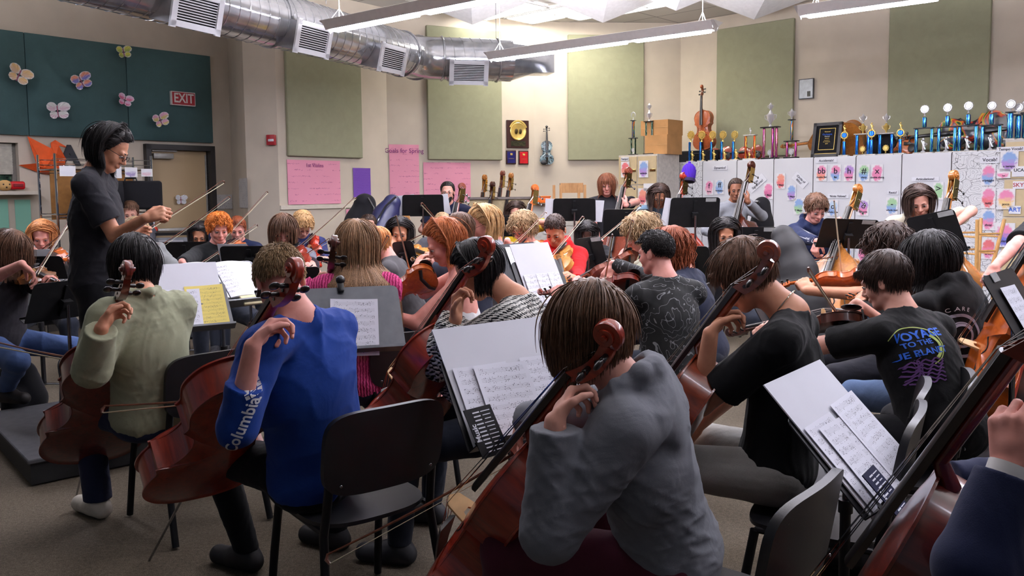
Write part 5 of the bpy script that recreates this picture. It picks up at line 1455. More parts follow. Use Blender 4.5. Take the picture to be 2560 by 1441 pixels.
p_hood, M_ = lower_player('cello', 'person with chin-length brown hair in a grey hoodie, nearest to the camera', (1478, 838, 2.12), -74, (1558, 866, 1.96), (-.34, 2.78, 0),
    'large glossy red-brown cello reaching down to the bottom edge beside the grey hoodie', 'long cello bow running down to the bottom edge under the empty chair back', mat=W_cher, zyaw=-58, bow=(770, 1432, 2.45, 1335, 1120, 2.62), hpitch=30, hyaw=-30, skin_='fair', hairc='mid', lod=0,
    hair=dict(front=.11, side=.12, back=.10, vol=.030, n=4600, style='crown', drape=.045, flare=.3, mess=.12, drape_az=(42, 318), thick=1.1, part=.2), top_mat=hg, sleeve='bulky', sleeve_r=1.15, hood=True, bottom=(24, 22, 28), le=P(1378, 1325, 1.93), lw=P(1388, 1056, 1.93), lhd=P(1440, 960, 2.02) - P(1388, 1056, 1.93), fwd=.06, wrk=.007, shw=.15, bulk=.004,
    pelvis=V((.42, 2.16, .56)), knees=(V((-.02, 2.22, .56)), V((.16, 2.58, .54))), ankles=(V((-.05, 2.30, .09)), V((.1, 2.64, .09))), bottom_mat=fabric('plum_trousers', (74, 30, 44)), hmul=.95)
p_blk, M_ = lower_player('cello', 'person with tousled brown hair and a neck chain in a black T-shirt', (1862, 690, 2.92), -62, (1950, 648, 2.70), (.24, 3.26, 0),
    'dark cello with a large black-red scroll behind the tousled brown hair', None, mat=W_rb, hpitch=35, hyaw=-72, skin_='tan', hairc='brown', lod=0,
    hair=dict(front=.085, side=.07, back=.07, vol=.024, n=3400, mess=.22, sweep=(0, .35, 0)), top=(13, 13, 15), sleeve='short', bottom_mat=fabric('pale_grey_trousers', (150, 148, 142)), le=P(1752, 1012, 2.86), wrk=.006, fwd=.12, pelvis=V((.93, 2.86, .56)),
    knees=(V((.46, 3.02, .54)), V((.62, 3.36, .54))), ankles=(V((.46, 3.12, .09)), V((.6, 3.4, .09))), lw=P(1776, 835, 2.80))
mb = MB(); q = p_blk; nd_ = (q['H'] - q['Nb']).normalized(); nf_ = nd_.cross(q['rt']) * -1; pts = [q['Nb'] + nd_ * .035 + (q['rt'] * cos(t) * .062 + nf_ * sin(t) * .062) - V(q['off']) for t in np.linspace(0, 2 * pi, 25)]
mb.tube(pts, .0022, 6, caps=False); mb.build('neck_chain', metal('silver_chain', (210, 205, 190), .25), q['root'])

# rightmost cellist, mostly out of the frame
p_edge, M_ = lower_player('cello', 'person in a navy sweatshirt with a white watch, cut off by the picture edge', (2790, 880, 1.72), -48, (2750, 735, 1.395), (.59, 1.93, 0),
    'red cello cut off by the bottom corner beside the navy sleeve', 'pale cello bow low in the corner beside the quilted bag', mat=W_red, zyaw=-54, bow=(2130, 1500, 1.75, 2420, 1295, 1.95), hpitch=20, skin_='pink', hairc='brown', lod=0, hair=SHORT,
    top=(24, 30, 56), sleeve='long', bottom=(20, 20, 26), le=P(2436, 1425, 1.36), lw=P(2524, 1180, 1.40), sleeve_r=1.7, lhd=V((.12, .1, 1)), lhn=V((.8, .5, 0)))
q = p_edge; a_ = q['lw'].lerp(q['EL'], -.06); b_ = q['lw'].lerp(q['EL'], .06); mb = MB(); mb.tube([a_ - V(q['off']), b_ - V(q['off'])], .036, 18, caps=True); mb.build('watch', white, q['root'])

# ---------------------------------------------------------------- violists and violinists near the camera
p_voy, M_ = violinist('person in a black T-shirt with blue lettering on its back, playing the viola', (2212, 702, 3.5), -24, (1928, 826, 3.78), 'dark brown viola held out before the black lettered T-shirt', 'viola bow slanting up in front of the black bag', kind='viola', mat=W_dark, roll=18,
    bow=(2002, 648, 3.08, 2112, 812, 3.74), hyaw=-48, hpitch=22, skin_='fair', hairc='darkbrown', lod=0, hair=dict(front=.07, side=.055, back=.06, vol=.018, n=3000, mess=.12, sweep=(0, .3, 0)), top=(12, 12, 14), bottom=(20, 20, 24), sleeve='short', bulk=.012)
p_timb, M_ = violinist('person with thick black collar-length hair in a black hoodie with a ring-shaped print', (2325, 652, 4.0), -26, (2140, 745, 4.5), 'orange violin held before the thick black hair', None, mat=W_or, roll=20, hyaw=-40, hpitch=28, skin_='tan', hairc='black', lod=0,
    hair=dict(front=.15, side=.16, back=.17, vol=.034, n=3600, mess=.14, drape=.10, flare=.5, drape_az=(80, 280)), top=(12, 12, 14), sleeve='long', hood=True, bottom=(92, 112, 146), bulk=.015)
p_curl, M_ = violinist('person with curly black hair and round wire glasses playing the violin', (2220, 618, 4.7), -80, (2012, 710, 4.78), 'bright orange violin seen from beneath, its curled scroll near the grey bass case', 'violin bow pointing up beside the round wire glasses', mat=W_or2, roll=40, hyaw=-85, hpitch=15, skin_='tan', hairc='darkbrown', lod=1,
    hair=dict(front=.08, side=.09, back=.10, vol=.035, n=1800, curl=.012, mess=.2, drape=.05), glasses='wire', top=(24, 22, 26), sleeve='short', bottom=(30, 30, 36), fd=.35, blift=.8)
tp = NT('topographic_print'); tp.set((14, 15, 18), .9); c = tp.coord(); n1 = tp.noise(c, 5.5, 3, .5, .4)
ln = tp.math('FRACT', tp.math('MULTIPLY', n1, 13.0)); kq = tp.math('LESS_THAN', ln, .075); tp.base(tp.mix(kq, (9, 10, 12), (112, 114, 116)))
p_topo, M_ = violinist('person with a spiky black crew cut in a black contour-line top', (1640, 632, 4.45), -20, (1352, 734, 4.6), 'cherry red violin seen from beneath, held by the player in the contour-line top', 'violin bow standing upright before the curly sandy hair', mat=W_cher, roll=35,
    bow=(1531, 592, 4.08, 1512, 702, 4.76), hyaw=-46, hpitch=8, skin_='pink', hairc='black', lod=0, hair=dict(front=.04, side=.012, back=.012, vol=.008, n=4200, spike=.7, mess=.2, thick=.9, steps=5), top_mat=tp.m, sleeve='long', bottom=(24, 26, 34), bulk=.008)
p_aub, M_ = violinist('person with long wavy auburn hair behind the player in the contour-line top', (1678, 622, 5.05), -62, (1420, 700, 5.5), None, None, mat=W_rb, hyaw=-62, hpitch=20, hairc='auburn', lod=1,
    hair=dict(front=.42, side=.42, back=.42, vol=.026, n=2600, curl=.012, curlf=45, drape=.38, flare=.45, mess=.12, steps=14), top=(30, 34, 50), sleeve='long', bottom=(30, 34, 44))
p_sandy, M_ = violinist('person with a bushy mop of curly sandy hair behind the spiky crew cut', (1603, 585, 5.9), -78, (1462, 697, 5.75), 'red-brown violin held level beneath the curly sandy mop', 'dark violin bow rising toward the curly sandy mop', mat=W_rb, roll=38, bow=(1577, 573, 5.55, 1550, 662, 6.1), hyaw=-85, hpitch=22, skin_='pink', hairc='sand', lod=1,
    hair=dict(front=.10, side=.10, back=.10, vol=.045, n=2800, curl=.014, mess=.25), top=(150, 150, 130), sleeve='short', bottom=(40, 44, 60))
white_cloth = fabric('white_tube_top', (214, 212, 210), .9, 400, .5, .03)
p_bob, M_ = violinist('person with an orange bob and bare shoulders in a white tube top', (1110, 608, 4.6), -96, (872, 772, 4.55), 'orange-brown violin seen from beneath, held by the person with the orange bob', 'violin bow standing upright before the dark-haired violinist', mat=W_or, roll=45,
    bow=(992, 545, 4.1, 1033, 712, 4.72), hyaw=-100, hpitch=28, skin_='pink', hairc='copper', lod=0, hair=dict(front=.12, side=.12, back=.12, vol=.030, n=3200, style='back', drape=.05, mess=.12, drape_az=(100, 260)), top_mat=white_cloth, tank=True, bottom=(44, 56, 96), le=P(1040, 808, 4.4))
p_pony, M_ = violinist('person with a low reddish ponytail in a charcoal T-shirt, facing away to the left', (945, 608, 6.3), -85, (893, 712, 6.2), 'bright orange violin held by the person with the reddish ponytail', 'violin bow slanting before the reddish ponytail', mat=W_or2, roll=50, bow=(968, 598, 5.9, 925, 668, 6.5), hyaw=-95, hpitch=30, skin_='pink', hairc='strawberry', lod=1,
    hair=dict(front=.09, side=.09, back=.12, vol=.012, n=1600, style='back', mess=.05), top=(64, 62, 64), bottom=(30, 34, 44))
p_girl, M_ = violinist('person with straight black hair facing the camera behind a black stand', (1000, 580, 7.0), 178, (1067, 641, 6.6), 'golden brown violin pointing down beside the black-haired player', 'violin bow crossing level before the orange bob', mat=W_gold, roll=30, bow=(1082, 574, 6.5, 985, 622, 6.9), hyaw=178, hpitch=20, skin_='tan', hairc='black', lod=1,
    hair=dict(front=.2, side=.22, back=.25, vol=.02, n=1800, style='part', drape=.14), top=(36, 36, 40), sleeve='short')
p_bun, M_ = violinist('person with dark hair swept back under a grey headband behind the reddish ponytail', (921, 565, 8.8), 170, (975, 640, 8.3), None, None, hyaw=168, hpitch=12, hairc='darkbrown', lod=2, hair=dict(front=.1, side=.1, back=.1, vol=.012, n=1200, style='back', mess=.05), top=(70, 74, 90))
p_red, M_ = violinist('person with cropped dark hair in a bright red hoodie playing the violin toward the camera', (1388, 575, 6.3), 196, (1416, 703, 5.75), 'golden violin pointing down before the bright red hoodie', 'violin bow slanting up past the chin of the person in the red hoodie', mat=W_gold, roll=40, bow=(1457, 547, 6.3, 1352, 672, 5.75), hyaw=200, hpitch=36, skin_='tan', hairc='darkbrown', lod=1,
    hair=dict(front=.03, side=.014, back=.014, vol=.008, n=2400, mess=.1, spike=.2, steps=5), top=(190, 26, 30), sleeve='long', hood=True, bottom=(40, 44, 60))
p_afro, M_ = violinist('person with a mop of curly blond hair and glasses in a cream T-shirt', (1307, 572, 7.0), 212, (1280, 642, 6.5), 'brown violin pointing down to the left before the cream T-shirt', 'violin bow slanting up past the curly blond mop', mat=W_or, roll=45, bow=(1350, 548, 6.9, 1268, 628, 6.4), hyaw=225, hpitch=26, skin_='pink', hairc='sand', lod=1, glasses='wire',
    hair=dict(front=.09, side=.09, back=.09, vol=.045, n=2600, curl=.014, mess=.25), top=(214, 206, 188), sleeve='short')
p_long, M_ = violinist('person with long wavy blond hair and glasses in a pale grey shirt, in profile', (1207, 560, 5.9), -95, (1090, 640, 6.0), 'violin with a black shoulder rest beside the long wavy blond hair', 'violin bow under the chin of the person with long blond hair', mat=W_br, roll=30, hyaw=-105, hpitch=22, skin_='pink', hairc='blond', lod=1, glasses='wire',
    hair=dict(front=.2, side=.24, back=.26, vol=.03, n=2600, style='back', drape=.16, flare=.5, mess=.14, drape_az=(104, 256)), top=(142, 146, 150), sleeve='short')
p_tied, M_ = violinist('person with smooth brown hair tied back, half hidden by the orange bob', (1150, 580, 5.3), -60, (1060, 650, 5.6), None, None, mat=W_br, hyaw=-60, hpitch=25, hairc='brown', lod=1, hair=dict(front=.1, side=.1, back=.12, vol=.012, n=1600, style='back', mess=.04), top=(60, 66, 84))
p_top, M_ = violinist('blond head just showing above the orange bob, below the bearded bassist', (1106, 562, 8.4), 175, (1130, 650, 8.0), None, None, hairc='sand', lod=2, hpitch=30, hair=SHORT, top=(70, 70, 76))
p_frin, M_ = violinist('person with a brown fringe and ponytail looking down behind the short sandy hair', (708, 577, 6.2), 168, (762, 668, 5.8), 'red violin beneath the brown fringe, mostly behind the sandy head', 'violin bow lying level beside the short sandy hair', mat=W_cher, roll=35, bow=(800, 616, 5.9, 706, 672, 6.3), hyaw=165, hpitch=24, skin_='pink', hairc='brown', lod=1,
    hair=dict(front=.075, side=.2, back=.2, vol=.018, n=2200, bangs=20, drape=.06), top=(90, 90, 100))
p_wavy, M_ = violinist('person with wavy blond hair bent over a bright red violin by the column', (757, 562, 8.0), 165, (802, 664, 7.5), 'bright red violin below the wavy blond hair', 'violin bow slanting up beside the wavy blond hair', mat=varnish('varnish_bright_red', (130, 24, 14), (206, 62, 36)), roll=60, bow=(816, 560, 7.6, 738, 628, 7.6), hyaw=150, hpitch=45, hairc='blond', lod=1,
    hair=dict(front=.07, side=.06, back=.06, vol=.028, n=2200, curl=.008, mess=.25), top=(34, 40, 80), sleeve='long')
p_gin, M_ = violinist('person with curly ginger hair in a black sweater leaning over a stand', (547, 572, 7.0), 152, (640, 634, 6.4), 'orange violin held beneath the curly ginger hair', 'violin bow stretched low beneath the curly ginger hair', mat=W_or2, roll=35, bow=(616, 583, 6.6, 452, 694, 6.2), hyaw=150, hpitch=18, skin_='pink', hairc='ginger', lod=1,
    hair=dict(front=.06, side=.05, back=.05, vol=.032, n=2600, curl=.012, mess=.2), top=(34, 36, 38), sleeve='long')
p_navy, M_ = violinist('person with cropped auburn hair in a navy sweater behind the curly ginger hair', (594, 572, 8.2), 165, (640, 650, 7.8), None, 'violin bow slanting up between the ginger hair and the column', bow=(602, 552, 7.9, 545, 612, 7.7), hyaw=165, hpitch=22, skin_='pink', hairc='auburn', lod=1, hair=SHORT, top=(26, 34, 62), sleeve='long', bulk=.02)
p_asi, M_ = violinist('person with straight black hair looking down beside the curly ginger hair', (499, 586, 8.0), 168, (530, 660, 7.5), None, 'long dark violin bow rising toward the tan door', bow=(511, 540, 7.4, 400, 620, 7.2), hyaw=165, hpitch=30, skin_='tan', hairc='black', lod=1, hair=dict(front=.14, side=.2, back=.25, vol=.018, n=1600, style='part', drape=.12), top=(30, 30, 36))
p_ghood, M_ = violinist('person with swept blond hair in a grey hoodie below the outstretched forearm', (340, 592, 5.3), 200, (392, 700, 5.0), None, 'violin bow rising toward the tan door from the grey hoodie', bow=(432, 536, 5.5, 330, 600, 5.3), hyaw=200, hpitch=42, skin_='pink', hairc='sand', lod=1, hair=dict(front=.08, side=.02, back=.02, vol=.014, n=2000, mess=.12, sweep=(.5, 0, 0)), top=(122, 124, 124), sleeve='long', hood=True)
p_back, M_ = violinist('person with short brown hair just under the black instrument cases', (326, 532, 8.6), 180, (350, 620, 8.2), None, None, hairc='brown', hpitch=20, lod=2, hair=SHORT, top=(60, 60, 66))
p_bowl, M_ = violinist('person with chin-length ginger blond hair in a pale grey top near the mint charts', (105, 590, 6.9), 160, (168, 652, 6.4), 'orange violin of the ginger blond player near the mint charts', 'violin bow tip rising near the shelf post', mat=W_or2, roll=35, bow=(168, 575, 6.4, 92, 640, 6.4), hyaw=155, hpitch=24, skin_='pink', hairc='strawberry', lod=1, hair=dict(front=.1, side=.13, back=.13, vol=.026, n=2200, style='part', partx=.2, drape=.04), top=(140, 142, 144), sleeve='long')
p_left, M_ = violinist('person in a dark printed T-shirt and blue jeans playing the violin at the picture edge', (26, 625, 5.5), 108, (186, 724, 5.1), 'brown violin with a long black fingerboard held toward the standing person', 'violin bow slanting up in front of the brown violin', mat=W_br, roll=20, bow=(163, 570, 5.45, 84, 700, 5.1), hyaw=95, hpitch=38, skin_='pink', hairc='brown', lod=0,
    hair=dict(front=.16, side=.2, back=.26, vol=.024, n=2600, drape=.14, mess=.1, bangs=12), top=(34, 32, 36), bottom=(66, 86, 128), sleeve='short', bulk=.02, ankles=(P(185, 985, 5.7), P(15, 975, 5.45)), shoes=(30, 26, 26))

# ---------------------------------------------------------------- double bass players along the back
def bassist(*a, **k): k.setdefault('zyaw', -122); return lower_player('bass', *a, **k)
B2 = varnish('varnish_bass_gold', (128, 74, 26), (196, 126, 56)); B3 = varnish('varnish_bass_orange', (160, 76, 30), (214, 110, 50))
p_beard, M_ = bassist('bearded person with tied-back dark hair and glasses in a navy T-shirt reading USA', (1119, 480, 9.8), 178, (1168, 466, 9.5), (-.72, 9.1, 0), 'double bass held by the bearded player', None, mat=W_bass, hy_=1.18, seated=False, hyaw=180, hpitch=6, skin_='fair', hairc='black', lod=1, beard=True, glasses='wire',
    hair=dict(front=.1, side=.1, back=.14, vol=.010, n=1600, style='back', mess=.03), top=(22, 26, 48), le=P(1200, 540, 9.7))
p_lh, M_ = bassist('person with centre-parted long brown hair and glasses in a yellow top', (1289, 530, 9.6), 180, (1350, 470, 9.3), (.12, 8.8, 0), 'orange double bass held by the long-haired player in yellow', None, mat=B3, hy_=1.2, seated=True, hyaw=178, hpitch=22, skin_='fair', hairc='darkbrown', lod=1, glasses='wire',
    hair=dict(front=.3, side=.32, back=.32, vol=.018, n=2000, style='part', drape=.24), top=(206, 172, 40), pelvis=V((.05, 9.65, .75)), le=P(1374, 556, 9.3), tl=.5)
p_fri, M_ = bassist('person with a chestnut fringe and wristband in a black T-shirt by the beige cabinet', (1517, 462, 9.6), 180, (1583, 428, 9.2), (1.02, 8.7, 0), 'brown double bass held by the player with the chestnut fringe', None, mat=W_bass, hy_=1.2, seated=False, hyaw=185, hpitch=14, skin_='pink', hairc='chestnut', lod=1,
    hair=dict(front=.10, side=.15, back=.15, vol=.022, n=2400, bangs=22, drape=.03), top=(34, 34, 38), le=P(1592, 505, 9.4))
q = p_fri; mb = MB(); a_ = q['lw'].lerp(q['EL'], .06); b_ = q['lw'].lerp(q['EL'], .14); mb.tube([a_ - V(q['off']), b_ - V(q['off'])], .034, 12); mb.build('wristband', blackp, q['root'])
p_teal, M_ = bassist('person with long dark hair and glasses in a faded teal shirt looking down', (1648, 488, 8.8), 186, (1722, 440, 8.5), (1.62, 8.1, 0), 'double bass in a purple knitted hat on its scroll', None, mat=W_cher, hy_=1.2, seated=False, hyaw=190, hpitch=38, hroll=-8, skin_='tan', hairc='darkbrown', lod=1, glasses='wire',
    hair=dict(front=.2, side=.28, back=.3, vol=.014, n=2200, style='part', partx=-.2, drape=.18), top=(92, 114, 132))
S_ = P(1722, 432, 8.5); Mh = basis((P(1722, 440, 8.5) - V((1.62, 8.1, 0))), V((0, -1, 0)), S_)
hat = thing('knitted_hat', 'purple knitted bobble hat pulled over the bass scroll', 'hat', M=Mh)
hm = NT('purple_knit'); hm.set((64, 34, 150), .95, 0, .1); c = hm.coord(); wv = hm.n('ShaderNodeTexWave', bands_direction='X'); wv.inputs['Scale'].default_value = 38; hm.l(c, wv.inputs[0]); hm.base(hm.ramp(wv.outputs[1], [(.2, (40, 18, 104)), (.8, (84, 50, 176))])); hm.bump(wv.outputs[1], .8, .004)
mb = MB(); Q = Matrix.Rotation(-pi / 2, 4, 'X'); mb.lathe([(.066, -.07), (.072, -.03), (.073, .02), (.062, .06), (.035, .09), (.004, .1)], 20, Q); mb.build('crown', hm.m, hat)
mb = MB(); mb.lathe([(.060, -.10), (.068, -.095), (.070, -.07), (.066, -.06)], 20, Q); mb.build('ribbed_edge', plain('purple_rib', (24, 14, 48), .9), hat)
mb = MB(); mb.ell((0, .105, 0), (.016, .016, .016)); mb.build('bobble', hm.m, hat)
p_net, M_ = bassist('person with dark hair under a head wrap in a pale grey cardigan and black top', (1840, 474, 9.0), 178, (1890, 414, 8.7), (2.1, 8.25, 0), 'dark double bass in front of the white cabinets, held by the player in grey', None, mat=W_dark, hy_=1.2, seated=False, hyaw=192, hpitch=12, skin_='brown', hairc='darkbrown', lod=1,
    hair=dict(front=.08, side=.08, back=.08, vol=.010, n=1500, style='back', mess=.03), top=(148, 150, 154), sleeve='long', glasses=None, le=P(1905, 540, 8.9))
p_dl, M_ = bassist('person with tousled brown hair in a navy hoodie with grey letters', (2040, 522, 7.3), 178, (2158, 478, 6.9), (2.25, 6.25, 0), 'golden brown double bass leaning before the white cabinets', 'bass bow lying across the golden brown bass', mat=B2, hy_=1.2, bow=(2002, 655, 6.4, 2098, 646, 6.6), seated=True, hyaw=176, hpitch=30, skin_='pink', hairc='brown', lod=1,
    hair=dict(front=.07, side=.05, back=.05, vol=.026, n=2400, mess=.25, curl=.006), top=(26, 34, 62), sleeve='long', hood=True, pelvis=V((2.72, 7.45, .72)), tl=.5)
p_crm, M_ = bassist('person with dark shoulder-length hair in a cream top playing the rightmost bass', (2300, 503, 6.5), 188, (2398, 442, 6.2), (2.9, 5.7, 0), 'golden double bass with a red-brown scroll before the flower-drawn cabinet', None, mat=B2, hy_=1.2, seated=False, hyaw=205, hpitch=28, hroll=8, skin_='fair', hairc='darkbrown', lod=1,
    hair=dict(front=.16, side=.17, back=.17, vol=.024, n=2400, style='part', partx=-.2, drape=.07, mess=.12), top=(206, 196, 172), le=P(2428, 528, 6.2), nolegs=False)
p_rarm, M_ = bassist('person in a black T-shirt at the picture edge, only the bowing arm showing', (2680, 500, 5.3), 186, (2760, 420, 5.0), (2.75, 4.75, 0), 'dark red double bass at the picture edge by the wooden stool', None, mat=W_red, seated=False, hyaw=190, skin_='pink', hairc='brown', lod=1, hair=SHORT, top=(12, 12, 14), re=P(2535, 618, 5.0), rw=P(2487, 668, 4.9), rhd=V((-.4, -.1, -.8)), rhn=V((.3, .6, -.2)))
make_bow(P(2480, 700, 4.86), P(2620, 708, 4.75), V((0, 0, 1)), 'bass bow in the hand beside the wooden stool', size='cello')
p_dk, M_ = violinist('dark-skinned person with black braids behind the tagged black stand', (1468, 585, 8.0), 185, (1500, 670, 7.6), None, 'bow slanting up between the tagged stand and the sandy mop', bow=(1540, 567, 7.4, 1470, 625, 7.2), hyaw=185, hpitch=35, skin_='dark', hairc='black', lod=1, hair=dict(front=.2, side=.25, back=.3, vol=.02, n=1600, style='part', drape=.22), top=(24, 24, 26))
p_ind, M_ = violinist('person with long straight black hair peering over a stand near the white cabinets', (1812, 583, 6.7), 182, (1850, 680, 6.3), None, None, hyaw=182, hpitch=25, skin_='tan', hairc='black', lod=1, hair=dict(front=.3, side=.35, back=.35, vol=.018, n=2000, style='part', drape=.26), top=(30, 30, 34))

# ---------------------------------------------------------------- lettering on clothes
blue_ink = plain('print_blue', (34, 92, 196), .7); purple_ink = plain('print_purple', (96, 60, 116), .8); pale_ink = plain('print_pale', (196, 196, 200), .8); yel_ink = plain('print_lime', (176, 190, 104), .8)
def seen_at(q, u, v):
    R0 = V(q['off']); me = q['top'].data; bv = BVHTree.FromPolygons([x.co + R0 for x in me.vertices], [p.vertices[:] for p in me.polygons])
    d = ray(u, v).normalized(); h_ = bv.ray_cast(CAMP, d, 30)
    return h_[0] if h_[0] is not None else bv.find_nearest(CAMP + d * (q['Nb'] - CAMP).length)[0]
def back_frame(q, u, v, depth=None):
    return frame(seen_at(q, u, v) - q['fw'] * .1, q['rt'], z=-q['fw'])
q = p_voy; off = q['off']
for s_, u, v, sz, mt in (('VOYAGE', 2296, 838, .048, blue_ink), ('TO THE', 2294, 860, .030, blue_ink), ('BLUE PLANET', 2299, 884, .036, blue_ink), ('*  *    *  *', 2236, 915, .026, purple_ink), ('* * * * * *', 2240, 935, .026, purple_ink), ('*  * *  *', 2238, 955, .026, purple_ink)):
    if '*' in s_: vf = ([], [])
    else: vf = fine_text(s_, sz, bold=.0015 if sz > .04 else .0008)
    if vf[0]: stick(vf, back_frame(q, u, v), q['top'], off, 'back_lettering', mt, q['root'])
for k in range(7):
    rs = random.Random(k); pts = [(-.10 + .20 * i / 24, .006 * sin(i * 1.3 + k), 0) for i in range(25)]
    stick(ribbon(pts, .006), back_frame(q, 2284, 910 + 9 * k), q['top'], off, 'small_print', purple_ink, q['root'])
pts = [(.10 * cos(t), .085 * sin(t) , 0) for t in np.linspace(-1.2, 2.6, 50)]; stick(ribbon(pts, .004), back_frame(q, 2290, 868), q['top'], off, 'print_ring', yel_ink, q['root'])
pts = [(.09 * cos(t), .065 * sin(t), 0) for t in np.linspace(-.9, .7, 20)]; stick(ribbon(pts, .012), back_frame(q, 2290, 872), q['top'], off, 'print_ring', yel_ink, q['root'])
q = p_timb; fr_ = back_frame(q, 2405, 840)
for r_, w_, t0, t1 in ((.085, .014, -2.6, 2.6), (.045, .012, 0, 2 * pi), (.055, .006, .5, 3.3)):
    stick(ribbon([(r_ * cos(t), r_ * 1.1 * sin(t), 0) for t in np.linspace(t0, t1, 40)], w_), fr_, q['top'], q['off'], 'ring_print', plain('print_grey', (136, 134, 150), .8), q['root'])
for k, ch in enumerate('TIMB CARE'):
    an = pi - .25 - k * .21; vf = fine_text(ch, .026); cM = fr_ @ Matrix.Translation((.112 * cos(an), .122 * sin(an), 0)) @ Matrix.Rotation(an - pi / 2, 4, 'Z')
    if vf[0]: stick(vf, cM, q['top'], q['off'], 'ring_lettering', pale_ink, q['root'])
# white sleeve print on the royal blue shirt
q = p_blue; a_, b_ = q['SL'], q['EL']; a2_, b2_ = q['EL'], q['lw']
pa_, pb2_ = P(652, 968, 2.66), P(597, 1085, 2.66); cdir = (CAMP - pb2_).normalized()
fr_ = frame(pa_.lerp(pb2_, .60) + cdir * .12, (pa_ - pb2_), z=cdir)
stick(fine_text('Columbia', .050, bold=.0010), fr_, q['top'], q['off'], 'sleeve_lettering', pale_ink, q['root'])
fr2 = frame(P(640, 955, 2.66) + cdir * .12, (pa_ - pb2_), z=cdir) @ Matrix.Scale(.72, 4)
for i in range(3):
    for j in range(3):
        x0, y0 = (i - 1) * .021, (j - 1) * .021; mbv = ([(x0 - .0085, y0 - .0085, 0), (x0 + .0085, y0 - .0085, 0), (x0 + .0085, y0 + .0085, 0), (x0 - .0085, y0 + .0085, 0)], [(0, 1, 2, 3)])
        stick(mbv, fr2 @ Matrix.Rotation(pi / 4, 4, 'Z'), q['top'], q['off'], 'sleeve_emblem', pale_ink, q['root'])
def chest_text(q, s_, u, v, sz, mt, name='chest_lettering'):
    n = q['fw']; o = seen_at(q, u, v) + n * .1; stick(fine_text(s_, sz), frame(o, -q['rt'], z=n), q['top'], q['off'], name, mt, q['root'])
chest_text(p_beard, 'USA', 1140, 543, .045, pale_ink)
chest_text(p_dl, 'DLA', 2029, 596, .12, pale_ink)
# ================================================================ chairs, stands and their music
chair(-1.53, 3.88, -44.5, 'black orchestra chair under the sage green jacket')
chair(-.59, 2.93, -38, 'black orchestra chair behind the royal blue shirt')
chair(-.62, 4.42, -25, 'black orchestra chair behind the pink sweater')
chair(.50, 2.12, -50, 'black orchestra chair with its back rising beside the grey hoodie')
chair(1.04, 2.74, -60, 'black orchestra chair under the player in the black T-shirt, behind the tilted white folder')
def floor_at(u, v, z=0): return PZ(u, v, z)
a_ = floor_at(2400, 935, .84); chair(a_.x - .24, a_.y + .10, -66, 'black orchestra chair standing empty before the jeans and the ring-printed hoodie')
a_ = P(2285, 1060, 2.98); chair(a_.x - .24, a_.y + .10, -62, 'black orchestra chair behind the lettered T-shirt, its top rail pale')
a_ = floor_at(1755, 705, .84); chair(a_.x - .2, a_.y + .1, -62, 'dark grey orchestra chair beside the contour-line top')
a_ = P(2480, 800, 3.1); chair(a_.x + .0, 3.35, -62, 'black orchestra chair standing before the orange cello at the picture edge')
# instrument behind the last stand on the right
S_ = V((2.02, 3.45, 1.05)); y_ = V((.25, -.35, 1)).normalized()
make_instrument('cello', W_or2, 'orange-red cello standing behind the stand at the picture edge', 'cello', basis(y_, V((-.6, .2, .1)), P(2440, 985, 3.7) - y_ * .12), endpin=.35)

# big white folders on near stands
board_m = plain('white_card', (208, 208, 214), .7, var=.012, nscale=6); folder_blk = plain('black_leaflet', (9, 9, 12), .6, spec=.1); ink_w = plain('leaflet_ink', (210, 212, 220), .7); navy_leaf = plain('navy_leaflet', (14, 18, 46), .6, spec=.1)
def leaflet(M, label, mat, title, lines):
    w_, h_ = .105, .165; r = thing('leaflet', label, 'leaflet', M=M)
    mb = MB(); mb.box((0, 0, .002), (w_, h_, .003)); mb.build('cover', mat, r, smooth=False)
    put_text(title, 'title', .026, Matrix.Translation((-w_ * .36, 0, .0045)) @ Matrix.Rotation(pi / 2, 4, 'Z'), ink_w, r, extrude=.0004, bold=.0006)
    for i in range(lines):
        mb = MB(); y = h_ * .40 - i * (h_ * .8 / (lines - 1)); mb.box((-.012, y, .004), (.026, .0045, .0006)); mb.box((.024, y, .004), (.036 - .006 * (i % 3), .0028, .0006)); mb.build('print_line', ink_w, r, smooth=False)
def folder(M, w_, h_, label):
    mb = MB(); mb.box((0, 0, .004), (w_, h_, .004)); o = mb.build('music_folder', board_m, smooth=False); o.matrix_world = M; tag(o, label, 'folder'); return o
T = Matrix.Translation; RZ = lambda a: Matrix.Rotation(radians(a), 4, 'Z')
st, M = make_stand(P(1288, 985, 2.80), -36, 36, 'black music stand holding the wide white folder before the grey hoodie')
folder(M @ T((0, .06, .002)), .47, .43, 'wide white card folder on the stand before the grey hoodie')
page(M @ T((-.11, -.02, .010)) @ RZ(-1), label='sheet music poking out leftmost on the wide white folder')
page(M @ T((-.035, -.028, .014)) @ RZ(-2), label='sheet music page in the middle of the wide white folder')
page(M @ T((.165, -.02, .012)) @ RZ(-1), label='sheet music page nearest the fingers of the grey hoodie player')
leaflet(M @ T((-.205, -.125, .060)) @ RZ(3), 'black leaflet with white print clipped to the stand before the grey hoodie', folder_blk, 'Music', 11)
mb = MB(); mb.tube([(0, 0, 0), (.1, .006, 0)], .004, 8); o = mb.build('pencil', plain('pencil_black', (30, 28, 26), .4)); o.matrix_world = M @ T((-.13, -.162, .02)); tag(o, 'dark pencil on the ledge before the grey hoodie', 'pencil')
st, M = make_stand(P(2135, 1118, 2.45), -50, 44, 'black music stand with the steeply tilted white folder')
folder(M @ T((0, .05, .002)), .46, .46, 'steeply tilted white card folder in front of the empty chair seat')
page(M @ T((-.11, -.02, .009)) @ RZ(1), label='shadowed sheet music page at the left of the tilted folder')
page(M @ T((-.045, -.045, .012)) @ RZ(-1), label='sheet music page in the middle of the tilted folder')
